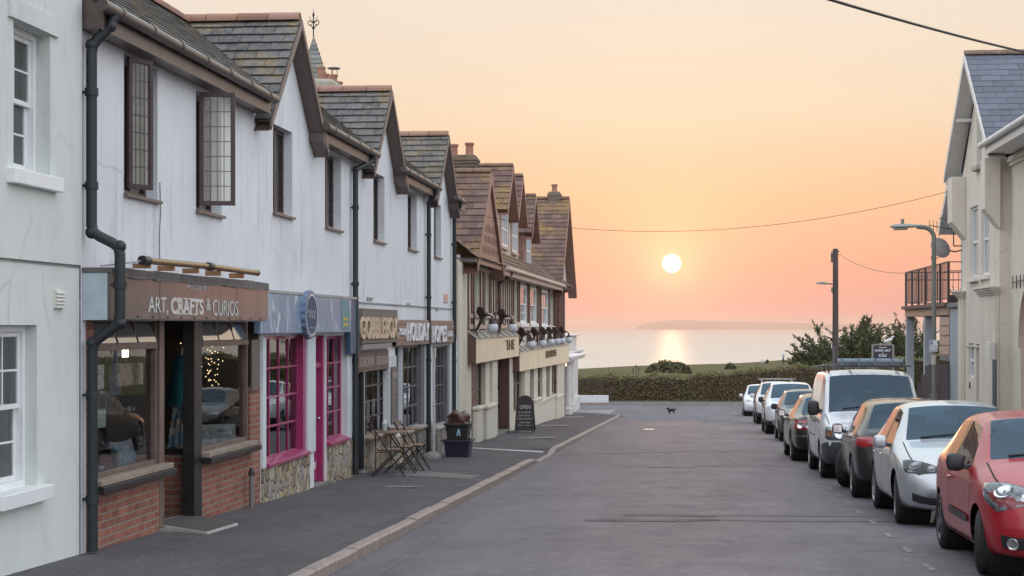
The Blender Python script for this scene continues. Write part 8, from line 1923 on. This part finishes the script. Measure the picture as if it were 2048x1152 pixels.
x1 = (1522 - 1385) / F * Yp; x2 = (1533 - 1385) / F * Yp; x3 = (1560 - 1385) / F * Yp
person('person sitting on the cliff top in a pale top', x1, Yp, 'sit', simple('pale_top', (.55, .56, .58), .8), simple('dark_trousers', (.03, .03, .04), .8), radians(165))
person('person sitting on the cliff top in dark clothes', x2, Yp + 1, 'sit', simple('dark_top', (.035, .028, .028), .8), simple('dark_trousers', (.03, .03, .04), .8), radians(190))
person('person standing in a light blue shirt beside the cypress', x3, Yp - 6, 'stand', simple('light_blue_top', (.30, .40, .52), .8), simple('dark_trousers', (.03, .03, .04), .8), radians(120))
# ------------------------------------------------------------------ pavement furniture
m_slatw = wood('teak_slat', (.16, .095, .06), (.30, .20, .13), (1, 1, 1), .55); m_steel = simple('dark_steel_frame', (.035, .028, .026), .4, metal=.3)
def chair(loc, rz, label):
    t = thing('folding_chair', label, 'chair', loc, rz, 'folding chairs outside the shop')
    for k in range(5): MB().box(-.19, .19, -.18 + k*.075, -.12 + k*.075, .445, .462).build('seat_slat', m_slatw, t, local=True, bevel=.004)
    for k in range(2): q = .66 + k*.11; y = .235 + k*.03; MB().box(-.2, .2, y, y + .016, q, q + .075).build('back_slat', m_slatw, t, local=True, bevel=.004)
    for s in (-1, 1):
        MB().bar((s*.205, -.26, .0), (s*.205, .30, .86), .025, .012, (1, 0, 0)).build('back_leg', m_steel, t, local=True)
        MB().bar((s*.185, .28, .0), (s*.185, -.19, .45), .025, .012, (1, 0, 0)).build('front_leg', m_steel, t, local=True)
    mb = MB(); mb.tube([(-.2, -.20, .08), (.2, -.20, .08)], .008, 6); mb.tube([(-.185, .22, .06), (.185, .22, .06)], .008, 6); mb.build('stretcher', m_steel, t, local=True)
    mb = MB(); mb.box(-.2, -.185, -.19, .2, .43, .446); mb.box(.185, .2, -.19, .2, .43, .446); mb.build('seat_rail', m_steel, t, local=True); return t
def table(loc, rz, label, w=.60):
    t = thing('folding_table', label, 'table', loc, rz, 'slatted tables outside the shop')
    mb = MB(); n = 7
    for k in range(n): a = -w/2 + w*k/n; mb.box(-w/2, w/2, a, a + w/n - .012, .70, .718)
    mb.box(-w/2 + .04, -w/2 + .08, -w/2, w/2 - .012, .68, .699); mb.box(w/2 - .08, w/2 - .04, -w/2, w/2 - .012, .68, .699); mb.build('tabletop', m_slatw, t, local=True)
    for s in (-1, 1):
        for e in (-1, 1): MB().bar((s*.24, e*.25, 0), (s*.24, -e*.22, .69), .025, .012, (1, 0, 0)).build('leg', m_steel, t, local=True)
    MB().tube([(-.24, 0, .36), (.24, 0, .36)], .008, 6).build('stretcher', m_steel, t, local=True); return t
def pv(x, y): return (x, y, pz(x, y))
tx_, ty_ = -4.95, 31.5
T1 = table(pv(-5.12, 29.55), radians(8), 'square slatted folding table with a glass jar on it'); T2 = table(pv(-5.18, 31.4), radians(3), 'second slatted folding table farther along by the holiday shop')
chair(pv(-5.0, 28.75), radians(102), 'folding slatted chair at the near side of the table, back towards the wall'); chair(pv(-4.99, 29.95), radians(95), 'folding chair between the two tables, turned to the road'); chair(pv(-4.92, 30.8), radians(84), 'folding slatted chair beside the far table, farthest of the row')
p = pv(-5.2, 29.5); t = thing('glass_jar', 'clear glass jar of napkins on the nearer folding table', 'jar', (p[0], p[1], p[2] + .72)); MB().lathe([(0, 0), (.055, 0), (.06, .02), (.06, .11), (.045, .13), (.05, .14)], (p[0], p[1], p[2] + .7185), n=16).build('jar', m_lens, t, smooth=40)
MB().lathe([(0, .0), (.04, 0), (.05, .12), (.02, .19), (0, .17)], (p[0], p[1], p[2] + .725), n=7).build('napkins', simple('paper_white', (.62, .62, .6), .9), t)
t = thing('doorstop_stone', 'rough pale stone on the pavement beside the dark door', 'stone', pv(-5.25, 35.2)); mb = MB(); rounded(mb, pv(-5.25, 35.2), .18, .28, .12, 12, .8); 
for v in mb.v: v.x += .03*sin(v.y*23 + v.z*9); v.z += .02*sin(v.x*31 + v.y*17)
mb.build('stone', m_conc, t, smooth=60)
# recycling boxes with a sack
bx, by = -4.84, 36.3; zz_ = pz(bx, by); sl_ = .0
def tub(name, label, z, w, l, h, mat, taper=.86, rim=True):
    t = thing(name, label, 'box', (bx, by, z)); mb = MB(); q = []
    for (k, zz) in ((taper, z), (1, z + h), (1.0, z + h), (.94, z + h), (taper*.93, z + .03)):
        q.append([(bx + sx*w/2*k, by + sy*l/2*k, zz) for sx, sy in ((-1, -1), (1, -1), (1, 1), (-1, 1))])
    vs = [p for ring in q for p in ring]; fs = [[3, 2, 1, 0]]
    for r in range(4):
        for k in range(4): fs.append([r*4+k, r*4+(k+1) % 4, (r+1)*4+(k+1) % 4, (r+1)*4+k])
    fs.append([16, 17, 18, 19]); mb.add(vs, fs); mb.build('tub', mat, t, bevel=.015)
    if rim: mb = MB(); e = .03; mb.box(bx - w/2 - e, bx + w/2 + e, by - l/2 - e, by - l/2 + .01, z + h - .05, z + h + .005); mb.box(bx - w/2 - e, bx + w/2 + e, by + l/2 - .01, by + l/2 + e, z + h - .05, z + h + .005); mb.box(bx - w/2 - e, bx - w/2 + .01, by - l/2 + .011, by + l/2 - .011, z + h - .05, z + h + .005); mb.box(bx + w/2 - .01, bx + w/2 + e, by - l/2 + .011, by + l/2 - .011, z + h - .05, z + h + .005); mb.build('rim', mat, t, bevel=.01)
    return t
m_navyp = simple('navy_plastic', (.018, .020, .045), .4, var=.2); m_blkp = simple('black_plastic', (.022, .020, .020), .45, var=.2)
tub('recycling_box', 'dark navy recycling box at the bottom of the stack by the pub pier', zz_, .54, .62, .36, m_navyp)
t = tub('recycling_box', 'black recycling box with a blue white emblem stacked on the navy box', zz_ + .362, .48, .56, .34, m_blkp)
mb = MB(); q = by - .28*.94 - .012; mb.prism([(bx - .01, q, zz_ + .45), (bx + .02, q, zz_ + .58), (bx + .05, q, zz_ + .60), (bx + .08, q, zz_ + .45), (bx + .05, q, zz_ + .45), (bx + .035, q, zz_ + .52), (bx + .02, q, zz_ + .45)], (0, -.004, 0)); mb.build('emblem', simple('blue_white_emblem', (.30, .55, .66), .5), t)
t = thing('refuse_sack', 'crumpled brown plastic sack bulging from the black recycling box', 'sack', (bx, by, zz_ + .7)); rnd = random.Random(18); vs = []; fs = []; n = 22; rows = 10
for i in range(rows + 1):
    u = i / rows; rad = .215 * (1 - .12*u + .14*sin(u*3)) * (1 if u < .8 else 1 - (u - .8)*1.4)
    for k in range(n): a = 2*pi*k/n; w = 1 + .08*sin(a*5 + u*4) + .05*sin(a*9 - u*7) + rnd.uniform(-.015, .015); vs.append((bx + rad*w*cos(a)*.98, by + rad*w*sin(a)*1.12, zz_ + .67 + .27*u + .035*sin(a*3 + 1)*u + rnd.uniform(-.012, .012) - (.10*max(0, sin(a*2 + .6)) if i == 0 else 0)))
for i in range(rows):
    for k in range(n): fs.append([i*n+k, i*n+(k+1) % n, (i+1)*n+(k+1) % n, (i+1)*n+k])
fs.append([rows*n + k for k in range(n)]); mb = MB(); mb.add(vs, fs)
for k in range(7): a = 2*pi*k/7 + .3; p = Vector((bx + .215*cos(a), by + .25*sin(a), zz_ + .73)); q = p + Vector((cos(a)*.07, sin(a)*.07, -rnd.uniform(.06, .15))); s = Vector((-sin(a), cos(a), 0))*.07; mb.quad(p - s, p + s, q + s*.6, q - s*.8)
mb.build('sack', simple('brown_polythene', (.085, .035, .028), .25, var=.4, vs=9, bump=.6, bs=16), t, smooth=35)
# chalkboard
t = thing('pavement_board', 'arched dark chalkboard reading OPEN standing outside the pub', 'sign', pv(-4.97, 52.3)); bx, by = -4.97, 52.3; z0 = pz(bx, by); W_, H_ = .58, 1.12
def board(y0, lean, nm):
    pts = [(-W_/2, .08)] + [(W_/2, .08)] + [(W_/2*.86*cos(a), H_ - .25 + .25*sin(a)) for a in fr(0, pi, pi/12)]; return [Vector((bx + x, y0 + z*lean, z0 + z)) for x, z in pts]
P_ = board(by - .28, .22, ''); mb = MB(); mb.prism(P_, (0, .03, 0)); b1 = mb.build('front_panel', simple('slate_chalkboard', (.030, .022, .026), .5, var=.25), t)
P2 = board(by + .28, -.22, ''); MB().prism(P2, (0, .03, 0)).build('back_panel', m_black, t)
mb = MB()
for s in (-1, 1): mb.bar((bx + s*.25, by - .28, z0), (bx + s*.25, by - .28 + .06*1, z0 + .12), .025, .03); mb.bar((bx + s*.25, by + .30, z0), (bx + s*.25, by + .25, z0 + .12), .025, .03)
mb.build('feet', m_black, t)
tx = MB()
for body, x0, x1, zc, hh in (('OPEN', -.15, .17, .72, .11), ('at 12 noon for', -.19, .19, .60, .05), ('Lunch & Dinner', -.18, .17, .505, .05), ('Coffee and Cakes', -.22, .22, .41, .05), ('Cream Teas', -.15, .17, .30, .05), ('Pizza 5 - 9pm', -.18, .18, .21, .05)):
    f = text_mb(body, bx + x0, bx + x1, zc, zc + hh, .002)
    for v in f.v: zz = v.y; v.y, v.z = by - .28 + zz*.22 - .0035 - v.z, z0 + zz
    tx.add(f.v, f.f)
tx.build('chalk_writing', simple('white_chalk', (.62, .60, .58), .9), b1)
# ------------------------------------------------------------------ overhead wires
m_wire = simple('black_wire', (.015, .014, .014), .5)
def wire(name, label, a, b, sag, r, lift=None):
    a, b = Vector(a), Vector(b); n = 28; pts = [a.lerp(b, i/n) - Vector((0, 0, sag*4*(i/n)*(1-i/n))) for i in range(n + 1)]
    t = thing(name, label, 'cable', a.lerp(b, .5)); MB().tube(pts, r, 6).build('cable', m_wire, t); return t
A = onX(974, 434, -5.2); B = onX(1896, 383, 5.95); wire('overhead_wire', 'thin wire sagging across the street from the pub gable to the cream house', (-5.2, *A), (5.95, *B), .62, .006)
A = onX(1671, 504, 5.2); B = onX(1814, 546, 6.2); wire('overhead_wire', 'short wire from the telegraph pole to the balcony railing', (5.2, 65.2, A[1]), (6.2, *B), .22, .007)
r1, r2 = ray(1744, 0), ray(2048, 88); p1 = CAMP + r1 * (17 / r1.y) if False else Vector((0, 0, HC)) + r1 * (17 / r1.y); p2 = Vector((0, 0, HC)) + r2 * (22 / r2.y); d_ = p2 - p1
wire('overhead_cable', 'thick twisted black cable slanting across the top right corner', p1 - d_ * 1.2, p2 + d_ * .85, .12, .014)
# ------------------------------------------------------------------ sea air
def haze():
    m = bpy.data.materials.new('sea_haze'); m.use_nodes = True; n = m.node_tree.nodes; l = m.node_tree.links
    n.remove(n['Principled BSDF']); v = n.new('ShaderNodeVolumePrincipled'); v.inputs['Color'].default_value = (.99, .86, .82, 1); v.inputs['Density'].default_value = HAZE
    v.inputs['Anisotropy'].default_value = .75
    l.new(v.outputs[0], n['Material Output'].inputs['Volume'])
    o = MB().box(-42000, 42000, -3200, 72000, -45, 62).build('haze', m, uv=False); setp(o, kind='stuff')
HAZE = 1.0e-4
haze()
